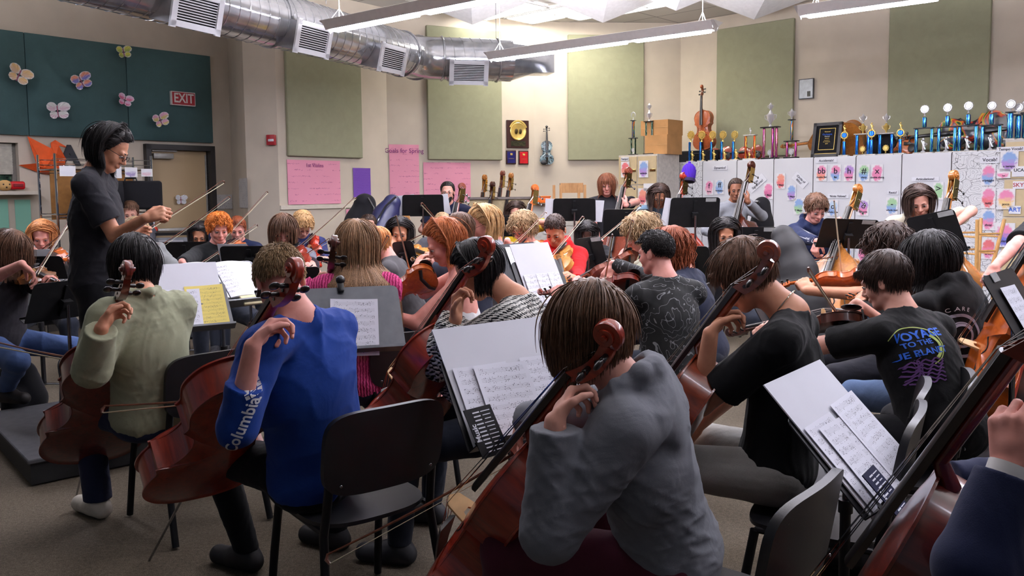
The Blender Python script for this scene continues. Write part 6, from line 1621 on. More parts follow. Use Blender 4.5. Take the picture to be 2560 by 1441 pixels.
page(M @ T((.135, .0, .012)) @ RZ(2), label='sheet music page at the outer edge of the tilted folder')
leaflet(M @ T((-.17, -.15, .060)) @ RZ(2), 'dark blue leaflet with white print hanging off the tilted folder stand', navy_leaf, 'Music', 12)
mb = MB(); mb.tube([(0, 0, 0), (.12, .0, 0)], .004, 8); o = mb.build('pencil', plain('pencil_black', (30, 28, 26), .4)); o.matrix_world = M @ T((-.10, -.165, .022)); tag(o, 'dark pencil on the ledge of the tilted folder stand', 'pencil')
# the stand at the right edge
st, M = make_stand(P(2560, 790, 3.0), -48, 30, 'black music stand cut off by the picture edge', w_=.5, h_=.36)
page(M @ T((-.03, -.02, .004)) @ RZ(-2), label='sheet music on the stand cut off by the picture edge')
mb = MB(); mb.box((0, 0, 0), (.09, .035, .002)); o = mb.build('name_tag', tag_grey, smooth=False); o.matrix_world = M @ T((-.09, .165, .004)); tag(o, 'grey name tag on the stand at the picture edge', 'name tag')
# sage player's stand
st, M = make_stand(P(462, 770, 4.75), -30, 40, 'black music stand in front of the sage green jacket', mat=stand_grey)
folder(M @ T((-.02, .10, .002)), .47, .42, 'white card folder behind the sage green jacket')
page(M @ T((-.02, -.02, .012)) @ RZ(-2), label='white sheet music beside the yellow sheet')
page(M @ T((.12, -.0, .009)) @ RZ(1), mat=yellow_m, label='yellow printed sheet beside the sage green jacket')
# royal blue player's stand, with its clip light
st, M = make_stand(P(868, 800, 3.75), -16, 32, 'grey music stand with a black clip in front of the royal blue shirt', mat=stand_grey)
page(M @ T((.03, -.04, .004)) @ RZ(-3), label='sheet music on the grey stand before the royal blue shirt')
mb = MB(); mb.rbox((0, 0, .01), (.03, .06, .03), .008, 2); mb.ell((0, .03, .02), (.022, .022, .02)); o = mb.build('clip_tuner', blackp); o.matrix_world = M @ T((-.02, .165, .0)); tag(o, 'black clip-on tuner on the grey stand before the pink sweater', 'tuner')
# contour-top player's stand
st, M = make_stand(P(1358, 712, 5.1), -42, 28, 'black music stand holding the narrow white folder before the red hoodie', w_=.42)
folder(M @ T((0, .06, .002)), .33, .44, 'narrow upright white folder in front of the red hoodie')
for k, x in enumerate((-.10, .0, .10)): page(M @ T((x, -.03, .010 + .002 * k)) @ RZ(-1), w_=.10, h_=.2, label=['leftmost of three narrow pages on the narrow white folder', 'middle of three narrow pages on the narrow white folder', 'rightmost of three narrow pages on the narrow white folder'][k], mat=music_far)
st, M = make_stand(P(1932, 775, 4.2), -58, 30, 'black music stand behind the neck of the player in the black T-shirt'); page(M @ T((-.02, 0, .004)), label='narrow slice of sheet music behind the neck chain')
st, M = make_stand(P(1302, 664, 5.7), -50, 25, 'black music stand behind the dark bobbed hair'); page(M @ T((0, 0, .004)), mat=music_far, label='blank-looking sheet on the stand behind the dark bobbed hair')
# the conductor's stand: a grey desk with the open score
st, M = make_stand(P(556, 712, 5.1), -46, 54, 'wide grey stand carrying the open score', mat=stand_grey, w_=.60, h_=.42)
sc = thing('open_score', 'open printed score on the wide grey stand', 'music score', M=M @ T((0, .03, .006)) @ RZ(-3))
for sx in (-1, 1):
    mb = MB(); g = np.zeros((9, 3, 3)); g2 = np.zeros((9, 3, 3))
    for i in range(9):
        for j in range(3):
            x = sx * (.004 + .25 * i / 8); z = .022 * sin(pi * min(1, i / 8 * 1.0)) * (1 - i / 12) + .006; g[i, j] = (x, (j - 1) * .165, z); g2[i, j] = (x, (j - 1) * .165, .001)
    mb.grid(g, flip=sx < 0); mb.grid(g2, flip=sx > 0)
    for j in (0, 2): mb.add([tuple(g[i, j]) for i in range(9)] + [tuple(g2[i, j]) for i in range(9)], [(i, i + 1, 10 + i, 9 + i) for i in range(8)])
    mb.add([tuple(g[8, j]) for j in range(3)] + [tuple(g2[8, j]) for j in range(3)], [(0, 1, 4, 3), (1, 2, 5, 4)])
    mb.build('page', music_far, sc)
mb = MB(); mb.rbox((0, 0, .01), (.12, .08, .014), .003, 1); o = mb.build('notepad', plain('cream_pad', (226, 214, 172), .8)); o.matrix_world = M @ T((.10, -.185, .012)); tag(o, 'small cream notepad on the ledge of the wide grey stand', 'notepad')

# stands seen from behind
def far(u0, v0, u1, v1, z, yaw, tilt, label, tagged=None, pages=(), roll=0):
    w_ = (u1 - u0) * z / FPX / max(.35, abs(cos(radians(yaw)))); h_ = (v1 - v0) * z / FPX / cos(radians(tilt)); w_ = min(w_, .56); h_ = min(h_, .40)
    st, M = make_stand(P((u0 + u1) / 2, (v0 + v1) / 2, z), yaw, tilt, label, w_=w_, h_=h_, roll=roll)
    if tagged:
        mb = MB(); mb.box((0, 0, 0), (.10, .035, .002)); o = mb.build('tag_label', tag_grey, st, smooth=False); o.matrix_basis = Matrix.Translation(-V(st.location)) @ M @ T((-w_ * .30, h_ * .42, -.006))
    for k, (x, y, rz, lab) in enumerate(pages):
        page(M @ T((x * w_, y, .004 + .002 * k)) @ RZ(rz), mat=white_paper, label=lab, h_=min(.279, h_ * .95) if h_ < .28 else .279)
    return M
far(1005, 487, 1110, 541, 9.4, 176, 22, 'black music stand in front of the bearded bassist', pages=[(.40, .0, -6, 'page sticking out beside the navy case, behind the stand of the bearded player'), (-.40, 0, -8, 'page sticking out past the stand toward the bearded player')])
far(1381, 496, 1490, 553, 9.0, 180, 20, 'black music stand before the orange bin, with pages sticking out on both sides', pages=[(.44, .0, 2, 'page sticking out of the stand nearest the orange bin'), (-.44, -.02, 4, 'lined page sticking out of the stand toward the chestnut fringe')])
far(1508, 523, 1625, 592, 8.2, 188, 20, 'black music stand in front of the player with the chestnut fringe', tagged=1)
far(1672, 494, 1800, 569, 8.0, 178, 18, 'tall black music stand in front of the purple-hatted bass', tagged=1, pages=[(.40, 0, 6, 'narrow page edge beside the teal shirt')])
far(1838, 567, 1942, 645, 7.2, 192, 15, 'black music stand in front of the pale grey cardigan', tagged=1)
far(2048, 547, 2190, 622, 6.6, 184, 28, 'black music stand tilted before the golden brown bass', tagged=1, roll=3)
far(2295, 532, 2385, 640, 5.7, 222, 14, 'black music stand turned sideways before the cream top', tagged=1, roll=-14)
far(1446, 593, 1512, 682, 7.0, 222, 14, 'black music stand with a pale tag beside the bright red hoodie', tagged=1, roll=-8)
far(1690, 614, 1772, 702, 6.0, 212, 16, 'black music stand between the auburn hair and the tousled brown hair')
far(1222, 538, 1294, 592, 8.0, 180, 12, 'black music stand before the long-haired player in yellow')
far(983, 603, 1042, 664, 6.6, 205, 14, 'black music stand before the black-haired violinist', roll=-6)
far(395, 604, 535, 674, 7.5, 176, 22, 'wide black music stand near the tan door', pages=[(.22, .02, 0, 'blank sheet on the wide stand near the tan door')])
far(552, 614, 700, 676, 6.1, 178, 26, 'black music stand in front of the curly ginger hair', pages=[(.27, .02, 0, 'blank sheet hanging over the stand before the ginger hair')])
far(40, 640, 160, 700, 6.2, 172, 24, 'black music stand in front of the ginger blond player', pages=[(.03, .06, 0, 'blank sheet on the stand before the ginger blond player')])
far(655, 668, 790, 740, 4.9, 150, 26, 'black music stand between the sandy head and the long blond hair', pages=[(.05, .03, -10, 'white sheet behind the short sandy hair')])
far(115, 700, 205, 800, 5.0, 120, 24, 'black music stand behind the standing person on the podium')
# ================================================================ things along the walls
# ---- white storage cabinets
RA = V((2.67, 11.6, 0)); RD_ = V((.375, -.383, 0)); RW = RD_.length; rd = RD_.normalized(); rn = V((rd.y, -rd.x, 0))
CT = 1.93
cabw = plain('white_laminate', (222, 222, 224), .45, var=.01, nscale=3); gapm = plain('cabinet_gap', (70, 66, 64), .7)
t = NT('flower_drawing'); t.set((226, 226, 226), .7); c = t.coord()
vo = t.n('ShaderNodeTexVoronoi', feature='DISTANCE_TO_EDGE'); vo.inputs['Scale'].default_value = 7; vo.inputs['Randomness'].default_value = 1
nd = t.noise(c, 5, 2); mx = t.n('ShaderNodeVectorMath', operation='ADD'); t.l(c, mx.inputs[0])
cm = t.n('ShaderNodeCombineXYZ'); t.l(t.math('MULTIPLY', nd, .3), cm.inputs[0]); t.l(t.math('MULTIPLY', nd, .3), cm.inputs[2]); t.l(cm.outputs[0], mx.inputs[1]); t.l(mx.outputs[0], vo.inputs['Vector'])
v2 = t.n('ShaderNodeTexVoronoi'); v2.inputs['Scale'].default_value = 7; t.l(mx.outputs[0], v2.inputs['Vector'])
pet = t.math('LESS_THAN', t.math('FRACT', t.math('MULTIPLY', v2.outputs[0], 7.0)), .13)
k = t.math('MAXIMUM', t.math('LESS_THAN', vo.outputs[0], .011), t.math('MULTIPLY', pet, .6)); t.base(t.mix(k, (228, 228, 228), (84, 84, 86))); flower = t.m
for i in range(-1, 7):
    o_ = RA + RD_ * i; M = frame(o_, rd, z=rn)
    cb = thing('storage_cabinet', ['white cabinet with a flower line drawing beside the beige filing cabinet', 'white cabinet headed Dynamics!', 'white cabinet behind the dark double bass, with the Key Signatures! sign', 'white cabinet with the Circle of fifths! sign', 'white cabinet headed Accidentals!', 'white cabinet with the sharp and double sharp cards', 'white cabinet headed Articulations!', 'white cabinet with flower line drawings beside the wooden stools'][i + 1], 'cabinet', M=M, group='white storage cabinets')
    mb = MB(); mb.box((RW / 2, CT / 2, -.31), (RW - .004, CT, .6)); mb.build('body', cabw, cb, smooth=False)
    mb = MB(); mb.box((RW / 2, CT / 2, .0), (RW - .012, CT - .02, .02)); mb.build('door', flower if i in (-1, 6) else cabw, cb, smooth=False)
    mb = MB(); mb.box((.0, CT / 2, -.004), (.008, CT, .01)); mb.build('seam', gapm, cb, smooth=False)
# ---- beige filing cabinets
beige = plain('beige_steel', (204, 184, 144), .45, var=.02); shell_m = plain('cabinet_shell', (196, 190, 180), .5); hand_m = metal('drawer_pull_brass', (150, 132, 84), .35)
def filing(M, w_, cols, rows, h_, dep, label):
    r = thing('filing_cabinet', label, 'filing cabinet', M=M)
    mb = MB(); mb.box((w_ / 2, h_ / 2, -dep / 2), (w_, h_, dep)); mb.build('shell', shell_m, r, smooth=False)
    cw = w_ / cols; rh = (h_ - .04) / rows
    for i in range(cols):
        for j in range(rows):
            mb = MB(); mb.box((cw * (i + .5), .02 + rh * (j + .5), .006), (cw - .02, rh - .014, .016)); d = mb.build('drawer', beige, r, smooth=False)
            mb = MB(); mb.rbox((cw * (i + .5) + cw * .3, .02 + rh * (j + .5), .02), (.09, .035, .015), .005, 1); mb.build('handle', hand_m, d)
    return r
fa_ = P(1547, 400, 11.75); Mf = frame(V((fa_.x, fa_.y, 0)), D4, z=V((D4.y, -D4.x, 0)))
filing(Mf, .64, 2, 5, 2.03, .55, 'beige filing cabinet with watercolour cards under the cardboard boxes')
fb_ = RA + RD_ * 7 + rn * .04; Mg = frame(fb_, rd, z=rn)
filing(Mg, 1.1, 1, 5, 2.04, .62, 'beige filing cabinet headed Tempo Vocab! at the picture edge')
# ---- watercolour cards and headings
def wc_mat(c1, c2):
    nm = 'watercolour_%d_%d_%d__%d_%d_%d' % (tuple(c1) + tuple(c2))
    if nm in _mats: return _mats[nm]
    t = NT(nm); t.set((230, 230, 230), .8, 0, .1); tc = t.n('ShaderNodeTexCoord'); mp = t.n('ShaderNodeMapping'); t.l(tc.outputs['Generated'], mp.inputs[0]); mp.inputs['Location'].default_value = (-.5, -.5, 0); mp.inputs['Scale'].default_value = (1, 1, 0)
    n = t.noise(tc.outputs['Object'], 26, 3, .6); ln_ = t.n('ShaderNodeVectorMath', operation='LENGTH'); t.l(mp.outputs[0], ln_.inputs[0])
    q_ = t.math('ADD', ln_.outputs['Value'], t.math('MULTIPLY', t.math('SUBTRACT', n, .5), .55)); sp = t.n('ShaderNodeSeparateXYZ'); t.l(mp.outputs[0], sp.inputs[0])
    blob = t.ramp(q_, [(.36, (255, 255, 255)), (.5, (0, 0, 0))])
    cc = t.ramp(t.math('ADD', t.math('ADD', sp.outputs[1], .5), t.math('MULTIPLY', t.math('SUBTRACT', n, .5), .5)), [(.38, c2), (.62, c1)])
    w_ = t.math('MULTIPLY', blob, .85); t.base(t.mix(w_, (234, 232, 232), cc)); _mats[nm] = t.m; return t.m
ink = plain('print_ink', (30, 28, 40), .8)
PK, BL, OR_, GR, PU, RE = (232, 120, 168), (120, 160, 214), (236, 136, 104), (150, 200, 140), (168, 120, 200), (226, 84, 92)
rp = RA + rn * .014; fp = V((fa_.x, fa_.y, 0)) + V((D4.y, -D4.x, 0)) * .022; gp = fb_ + rn * .022
def card(u, v, w_, h_, c1, c2, sym, sub, label, pl=None, n=None, x=None, rz=0, sy=None):
    pl = rp if pl is None else pl; n = rn if n is None else n; x = rd if x is None else x
    M = frame(PP(u, v, pl + n * .004, n), x, z=n) @ RZ(rz); r = thing('flash_card', label, 'flash card', M=M)
    mb = MB(); mb.box((0, 0, 0), (w_, h_, .003)); mb.build('sheet', wc_mat(c1, c2), r, smooth=False)
    if sym: put_text(sym, 'symbol', sy or h_ * .5, T((0, h_ * .12, .003)), ink, r, extrude=.0006, bold=.001)
    if sub: put_text(sub, 'caption', h_ * .15, T((0, -h_ * .25, .003)), ink, r, extrude=.0006, bold=.0008)
def heading(s_, u, v, size, label, rz=0, w_=None, pl=None, n=None, x=None, col=None):
    pl = rp if pl is None else pl; n = rn if n is None else n; x = rd if x is None else x
    size *= .70; w_ = w_ * .75 if w_ else None
    M = frame(PP(u, v, pl + n * .004, n), x, z=n) @ RZ(rz); r = thing('heading_strip', label, 'sign', M=M)
    ln_ = s_.split('\n'); w_ = w_ or max(len(a) for a in ln_) * size * .58; mb = MB(); mb.box((0, 0, 0), (w_, size * 1.35 * len(ln_), .003)); mb.build('strip', white_paper, r, smooth=False)
    put_text(s_, 'lettering', size, T((0, 0, .003)), col or ink, r, extrude=.0006, bold=.0006)
W_, H_ = .135, .20
heading('Dynamics!', 1800, 420, .062, 'Dynamics! heading on a white cabinet'); card(1773, 470, W_, H_, PK, (240, 170, 190), 'f', 'forte', 'pink watercolour card with a forte f'); card(1799, 468, W_, H_, (170, 200, 230), BL, 'ff', 'fortissimo', 'pale blue watercolour card with a fortissimo ff')
heading('Key\nSignatures!', 1892, 458, .062, 'slanted Key Signatures! heading on a white cabinet', rz=38); card(1921, 478, W_, H_ * 1.05, PK, (200, 60, 130), '', 'C Major', 'magenta watercolour card beside the dark bass')
card(1952, 453, W_ * .9, H_, OR_, RE, '', 'F Major', 'coral watercolour card near the Circle of fifths! heading'); card(1979, 482, W_ * .9, H_, BL, PU, '', 'G Major', 'blue and violet watercolour card near the Circle of fifths! heading')
heading('Circle of\nfifths!', 2000, 451, .058, 'slanted Circle of fifths! heading on a white cabinet', rz=-42); card(1997, 516, W_, H_ * 1.05, BL, GR, '', 'D Major', 'blue and green watercolour card above the A Major card'); card(2013, 550, W_, H_, (240, 170, 90), RE, '', 'A Major', 'orange A Major watercolour card')
heading('Accidentals!', 2066, 402, .055, 'Accidentals! heading on a white cabinet')
for u, c1, c2, sy_, su, lb in ((2054, PK, OR_, 'bb', 'double flat', 'pink and peach double flat card'), (2089, PK, BL, 'b', 'flat', 'pink and blue flat card'), (2123, PU, PK, 'h', 'natural', 'pale violet natural sign card'), (2160, GR, BL, '#', 'sharp', 'green and blue sharp sign card'), (2193, PK, PK, 'x', 'double sharp', 'pink double sharp card')): card(u, 433, W_, H_ * 1.02, c1, c2, sy_, su, lb)
heading('Note Values!', 2095, 491, .055, 'Note Values! heading on a white cabinet'); card(2082, 521, W_, H_ * .95, (190, 214, 236), BL, 'o', 'whole note', 'pale blue whole note card'); card(2158, 520, W_, H_ * .95, PU, PK, 'd', 'half note', 'violet half note card'); card(2115, 636, W_, H_, BL, (130, 200, 210), 'n', '8th notes', 'turquoise eighth note card under the tilted stand'); card(2157, 634, W_ * .9, H_, PK, PK, 'nn', '16th', 'pink sixteenth note card under the tilted stand')
heading('Rests!', 2232, 482, .052, 'Rests! heading on a white cabinet'); card(2230, 515, W_, H_, GR, BL, '-', 'whole rest', 'green and blue whole rest card'); card(2231, 556, W_ * .9, H_ * .9, PK, PK, '-', 'half rest', 'pink half rest card')
heading('Articulations!', 2313, 448, .052, 'Articulations! heading on a white cabinet'); card(2346, 478, W_ * .8, H_, GR, GR, '>', '', 'green articulation card behind the raised forearm')
heading('Vocab!', 2475, 400, .075, 'Vocab heading on the flower-drawn cabinet', w_=.26)
for k, (v, c1, c2, su, lb) in enumerate(((438, PK, BL, 'arpeggio', 'pink over blue card below the Vocab heading'), (495, PK, RE, 'tutti', 'rose card on the flower-drawn cabinet'), (550, BL, PK, 'divisi', 'blue over pink card on the flower-drawn cabinet'), (622, RE, PK, 'arco', 'red card behind the wooden stool legs'))): card(2471, v, .14, .23, c1, c2, '', su, lb)
heading('Vocab!', 1686, 417, .06, 'Vocab heading beside the beige filing cabinet', w_=.17); card(1687, 445, .12, .2, PK, BL, '', 'solo', 'pink and blue card beside the beige filing cabinet'); card(1687, 482, .12, .2, PK, PU, '', 'tremolo', 'pink card behind the purple-hatted bass')
nF = V((D4.y, -D4.x, 0)); kw = dict(pl=fp, n=nF, x=D4)
heading('Tempo!', 1562, 398, .055, 'Tempo! heading on the beige filing cabinet', **kw); card(1563, 424, .14, .22, RE, OR_, '', 'allegro', 'red watercolour card on the beige filing cabinet', **kw); card(1609, 423, .15, .23, BL, PU, '', 'andante', 'blue and violet card on the beige filing cabinet', **kw); card(1607, 492, .15, .23, OR_, RE, '', 'largo', 'peach card beside the wristband on the beige cabinet', **kw); card(1622, 468, .17, .10, (236, 236, 236), (236, 236, 236), '', 'notice', 'blank white note on the beige filing cabinet', **kw)
kw = dict(pl=gp, n=rn, x=rd)
heading('Tempo Vocab!', 2527, 373, .055, 'Tempo Vocab! heading at the picture edge', **kw); card(2523, 403, .17, .22, BL, PU, '', 'a tempo', 'blue a tempo card under the Tempo Vocab! heading', **kw); card(2509, 434, .13, .10, (236, 232, 232), PK, '', 'Turf', 'small white note under the a tempo card', **kw); card(2547, 429, .13, .11, (236, 236, 236), (230, 230, 236), 'UCA', '', 'small white UCA note at the picture edge', sy=.045, **kw)
heading('SKY', 2546, 463, .085, 'white note with red SKY letters', col=red, **kw); card(2515, 498, .17, .22, PK, (240, 200, 120), '', 'poco', 'pink card below the SKY note', **kw)
heading('ART', 2537, 525, .09, 'red and blue cut-out letters below the SKY note', col=blue_ink, **kw); card(2512, 588, .19, .26, PK, (90, 90, 200), '', 'piano', 'large pink over violet-blue card at the picture edge', **kw)

# ---- posters on the back wall
def scribble(nm, base, ink_c, sc_=26, lo=.93):
    t = NT(nm); t.set(base, .85, 0, .1); tc = t.n('ShaderNodeTexCoord'); sp = t.n('ShaderNodeSeparateXYZ'); t.l(tc.outputs['Object'], sp.inputs[0])
    mp = t.n('ShaderNodeMapping'); mp.inputs['Scale'].default_value = (1, 1, 1); t.l(tc.outputs['Object'], mp.inputs[0])
    n1 = t.noise(mp.outputs[0], 60, 2); yy = t.math('ADD', sp.outputs[1], t.math('MULTIPLY', t.math('SUBTRACT', n1, .5), .05))
    f_ = t.math('FRACT', t.math('MULTIPLY', yy, sc_ / 2.0)); n2 = t.noise(mp.outputs[0], 7, 2)
    k = t.math('MULTIPLY', t.math('GREATER_THAN', f_, lo), t.math('GREATER_THAN', n2, .50)); n3 = t.noise(t.coord(), 2, 2)
    b2 = t.ramp(n3, [(.3, tuple(x * .97 for x in base)), (.7, base)]); t.base(t.mix(t.math('MULTIPLY', k, .6), b2, ink_c)); return t.m
pinkp = scribble('pink_poster_paper', (234, 158, 180), (150, 70, 110)); purp = scribble('purple_poster_paper', (116, 78, 168), (80, 50, 130), 60); whp = scribble('white_notice_paper', (214, 212, 210), (120, 120, 130), 90, .8)
def poster(a, b, u0, v0, u1, v1, m, label, title=None, nm='poster', cat='poster'):
    d, n = wall_frame(a, b); p0 = PP(u0, v0, a + n * .008, n); p1 = PP(u1, v1, a + n * .008, n); w_ = (p1 - p0).dot(d); h_ = p0.z - p1.z
    M = frame((p0 + p1) / 2, d, z=n); r = thing(nm, label, cat, M=M)
    g = np.zeros((13, 13, 3))
    for i in range(13):
        for j in range(13):
            x, y = i / 12 - .5, j / 12 - .5; g[i, j] = (x * w_, y * h_, .004 + .006 * sin(9 * x + 4 * y) * (abs(y) * 2) ** 2)
    mb = MB(); mb.grid(g); g2 = g.copy(); g2[:, :, 2] -= .0015; mb.grid(g2, flip=True); mb.build('sheet', m, r)
    if title: put_text(title, 'lettering', h_ * .12, T((0, h_ * .38, .012)), plain('marker_purple', (120, 44, 110), .8), r, extrude=.0004)
    return r
poster(V0, V1, 717, 399, 852, 509, pinkp, 'wide pink handwritten poster under the olive panel by the column', '1st Violins')
poster(V0, V1, 882, 420, 927, 494, purp, 'purple poster between two pink ones')
poster(V1, V2, 972, 361, 1049, 492, pinkp, 'tall pink handwritten poster behind the leaning cases', 'Goals for Spring')
poster(V1, V2, 1058, 406, 1178, 566, pinkp, 'pink handwritten poster behind the bearded bassist')
poster(V0, V1, 865, 524, 900, 575, pinkp, 'low scrap of pink poster behind the leaning black case')
poster(L0, C0, 541, 487, 581, 522, whp, 'white diagram notice beside the door frame', nm='notice', cat='notice')
poster(C0, C1, 597, 447, 621, 521, whp, 'tall white safety notice beside the column edge', nm='notice', cat='notice')
# ---- plaques, framed paper, painted violin
wood_d = plain('plaque_wood', (54, 28, 24), .4); gold = plain('trophy_gold', (240, 206, 116), .25, .55, spec=.7, var=.03); silver = plain('trophy_silver', (236, 236, 238), .2, .5, spec=.8, var=.02)
d3, n3 = wall_frame(V1, V2)
def plaque(u0, v0, u1, v1, label, face=None, medal=False):
    p0 = PP(u0, v0, V1 + n3 * .012, n3); p1 = PP(u1, v1, V1 + n3 * .012, n3); w_ = (p1 - p0).dot(d3); h_ = p0.z - p1.z
    r = thing('wall_plaque', label, 'plaque', M=frame((p0 + p1) / 2, d3, z=n3)); mb = MB(); mb.rbox((0, 0, 0), (w_, h_, .022), .005, 1); mb.build('board', wood_d, r)
    if face: mb = MB(); mb.rbox((0, 0, .012), (w_ * .82, h_ * .84, .006), .003, 1); mb.build('face_plate', face, r); mb = MB(); mb.rbox((0, h_ * .22, .017), (w_ * .24, h_ * .14, .004), .002, 1); mb.build('crest', gold, r); mb = MB(); mb.box((0, -h_ * .1, .0165), (w_ * .5, h_ * .02, .002)); mb.build('inscription', gold, r)
    if medal:
        mb = MB(); mb.lathe([(w_ * .36, .01), (w_ * .36, .02), (w_ * .33, .024), (w_ * .3, .018)], 32, T((0, h_ * .10, 0))); mb.build('medallion', gold, r)
        mb = MB()
        for k in range(2): mb.ell(((-.09 + .18 * k) * w_, h_ * .10, .024), (w_ * .07, w_ * .11, .01)); 
        mb.build('portrait_relief', plain('relief_dark', (70, 56, 30), .4, .6), r)
        mb = MB(); mb.tube([(w_ * .38 * cos(a_), h_ * .11 + w_ * .40 * sin(a_), .02) for a_ in np.linspace(.35, pi - .35, 14)], w_ * .045, 6, flat=.4, up=(0, 0, 1)); mb.build('banner', gold, r)
        mb = MB(); mb.box((0, -h_ * .34, .014), (w_ * .66, h_ * .18, .006)); mb.build('nameplate', metal('plate_bronze', (170, 160, 120), .4), r)
plaque(1266, 300, 1322, 371, 'large dark plaque with a gold medallion above two small plaques', medal=True)
plaque(1265, 376, 1290, 411, 'small plaque with a navy face under the medallion plaque', face=plain('plaque_navy', (34, 32, 92), .3)); plaque(1296, 377, 1321, 412, 'small plaque with a red face beside the navy one', face=plain('plaque_red', (190, 30, 40), .3))
t = NT('mosaic_shell'); t.set((90, 110, 116), .3, 0, .5, coat=.5); vo = t.n('ShaderNodeTexVoronoi'); vo.inputs['Scale'].default_value = 46; t.l(t.coord(), vo.inputs['Vector']); t.base(t.ramp(vo.outputs[1], [(.2, (22, 30, 36)), (.5, (84, 112, 122)), (.8, (170, 190, 194))])); mosaic = t.m
dV, nV = wall_frame(V2, V3); pv = PP(1367, 412, V2 + nV * .06, nV); make_instrument('violin', mosaic, 'mosaic-patterned grey violin hung on the wall', 'violin', basis((0, 0, 1), nV, pv), neckm=ebony)
d4, n4 = wall_frame(V3, V4); p0 = PP(1998, 199, V3 + n4 * .02, n4); p1 = PP(2034, 246, V3 + n4 * .02, n4); w_, h_ = (p1 - p0).dot(d4), (p0.z - p1.z) * 1.0
r = thing('framed_certificate', 'small framed page with a tiny photograph, high on the pale wall', 'picture frame', M=frame((p0 + p1) / 2, d4, z=n4))
mb = MB(); mb.box((0, 0, 0), (w_, h_, .025)); mb.build('frame', plain('frame_dark', (60, 62, 66), .4), r, smooth=False); mb = MB(); mb.box((0, 0, .013), (w_ * .9, h_ * .92, .004)); mb.build('print', plain('framed_page', (206, 212, 216), .4), r, smooth=False); mb = MB(); mb.box((w_ * .2, -h_ * .26, .016), (w_ * .22, h_ * .26, .002)); mb.build('photograph', plain('photo_dark', (60, 60, 54), .5, nscale=60, var=.5), r, smooth=False)

# ---- paper butterflies, crane, letter on the left wall
def butterfly(u, v, s_, rz, c1, c2, label, off=.20):
    p = PP(u, v, C0 + nL * off, nL); M = frame(p, DL, z=nL) @ RZ(rz); r = thing('paper_butterfly', label, 'paper butterfly', M=M, group='paper butterflies')
    m = wc_mat(c1, c2)
    for sx in (-1, 1):
        for (cx_, cy_, a_, b_) in ((.055, .04, .055, .045), (.045, -.035, .042, .038)):
            mb = MB(); n_ = 18; pts = [(sx * (cx_ + a_ * cos(t_)) * s_, (cy_ + b_ * sin(t_)) * s_, (.012 + .03 * abs(cx_ + a_ * cos(t_)) / .1) * s_ + .004 * (-1) ** k) for k, t_ in enumerate(np.linspace(0, 2 * pi, n_ + 1)[:-1])]
            mb.add(pts + [(0.004 * sx, cy_ * .3 * s_, .004)], [(k, (k + 1) % n_, n_) for k in range(n_)]); mb.build('wing', m, r, smooth=False)
    mb = MB(); mb.tube([(0, .05 * s_, .012), (0, -.06 * s_, .012)], .006 * s_, 6); mb.build('body', plain('pipe_cleaner', (150, 90, 110), .9), r)
butterfly(308, 131, .85, 10, (220, 220, 70), (170, 190, 60), 'lime yellow paper butterfly at the top of the teal panel'); butterfly(46, 188, 1.15, -25, (240, 200, 130), (226, 190, 150), 'cream and orange paper butterfly on the first teal panel')
butterfly(202, 204, 1.1, 25, (240, 150, 110), (110, 110, 200), 'orange and blue paper butterfly in the middle of the teal panel'); butterfly(311, 251, .85, -15, (236, 190, 220), (220, 90, 140), 'pink paper butterfly on the teal panel seam')
butterfly(143, 278, 1.15, 5, (226, 226, 220), (220, 190, 200), 'white paper butterfly above the orange crane'); butterfly(400, 301, 1.0, 20, (236, 170, 200), (220, 200, 110), 'pink and yellow paper butterfly under the EXIT sign'); butterfly(451, 500, .75, 0, (226, 226, 228), (220, 220, 224), 'white paper butterfly taped to the tan door', off=.0)
orange_p = plain('orange_card', (236, 96, 40), .7, var=.03)
def lp(u, v, off): return PP(u, v, C0 + nL * off, nL)
cr = thing('paper_crane', 'big orange folded paper crane on the wall beside the window', 'paper crane', loc=tuple(lp(120, 410, .02)))
def tri(name, pts):
    mb = MB(); q_ = [lp(*p) for p in pts]; n_ = len(q_); base = V(cr.location)
    mb.add([tuple(p - base) for p in q_] + [tuple(p - base - nL * .006) for p in q_], [tuple(range(n_))[::-1], tuple(range(n_, 2 * n_))] + [(i, (i + 1) % n_, n_ + (i + 1) % n_, n_ + i) for i in range(n_)]); mb.build(name, orange_p, cr, smooth=False)
tri('wing', [(69, 341, .03), (128, 371, .06), (112, 420, .16), (94, 415, .10)]); tri('wing', [(69, 341, .03), (112, 420, .16), (101, 432, .04), (92, 412, .03)])
tri('body', [(128, 371, .06), (140, 385, .14), (165, 395, .03), (158, 438, .04), (112, 420, .16)]); tri('body', [(112, 420, .16), (158, 438, .04), (130, 437, .03), (101, 432, .04)])
tri('neck', [(128, 371, .06), (127, 357, .05), (138, 350, .08), (147, 364, .10), (163, 394, .04), (140, 392, .12)]); tri('head', [(138, 350, .08), (166, 367, .10), (163, 369, .08), (147, 365, .09)])
tri('tail', [(46, 413, .04), (96, 408, .12), (118, 436, .04), (104, 434, .02)]); tri('folded_hem', [(118, 425, .12), (170, 446, .03), (160, 447, .02), (125, 433, .03)])
r = thing('wall_letter', 'black serif letter A on the wall behind the standing person', 'letter', M=frame(lp(174, 391, .012), DL, z=nL)); put_text('A', 'glyph', .30, T((0, 0, 0)), plain('letter_black', (34, 36, 44), .6), r, extrude=.008, bold=.014)
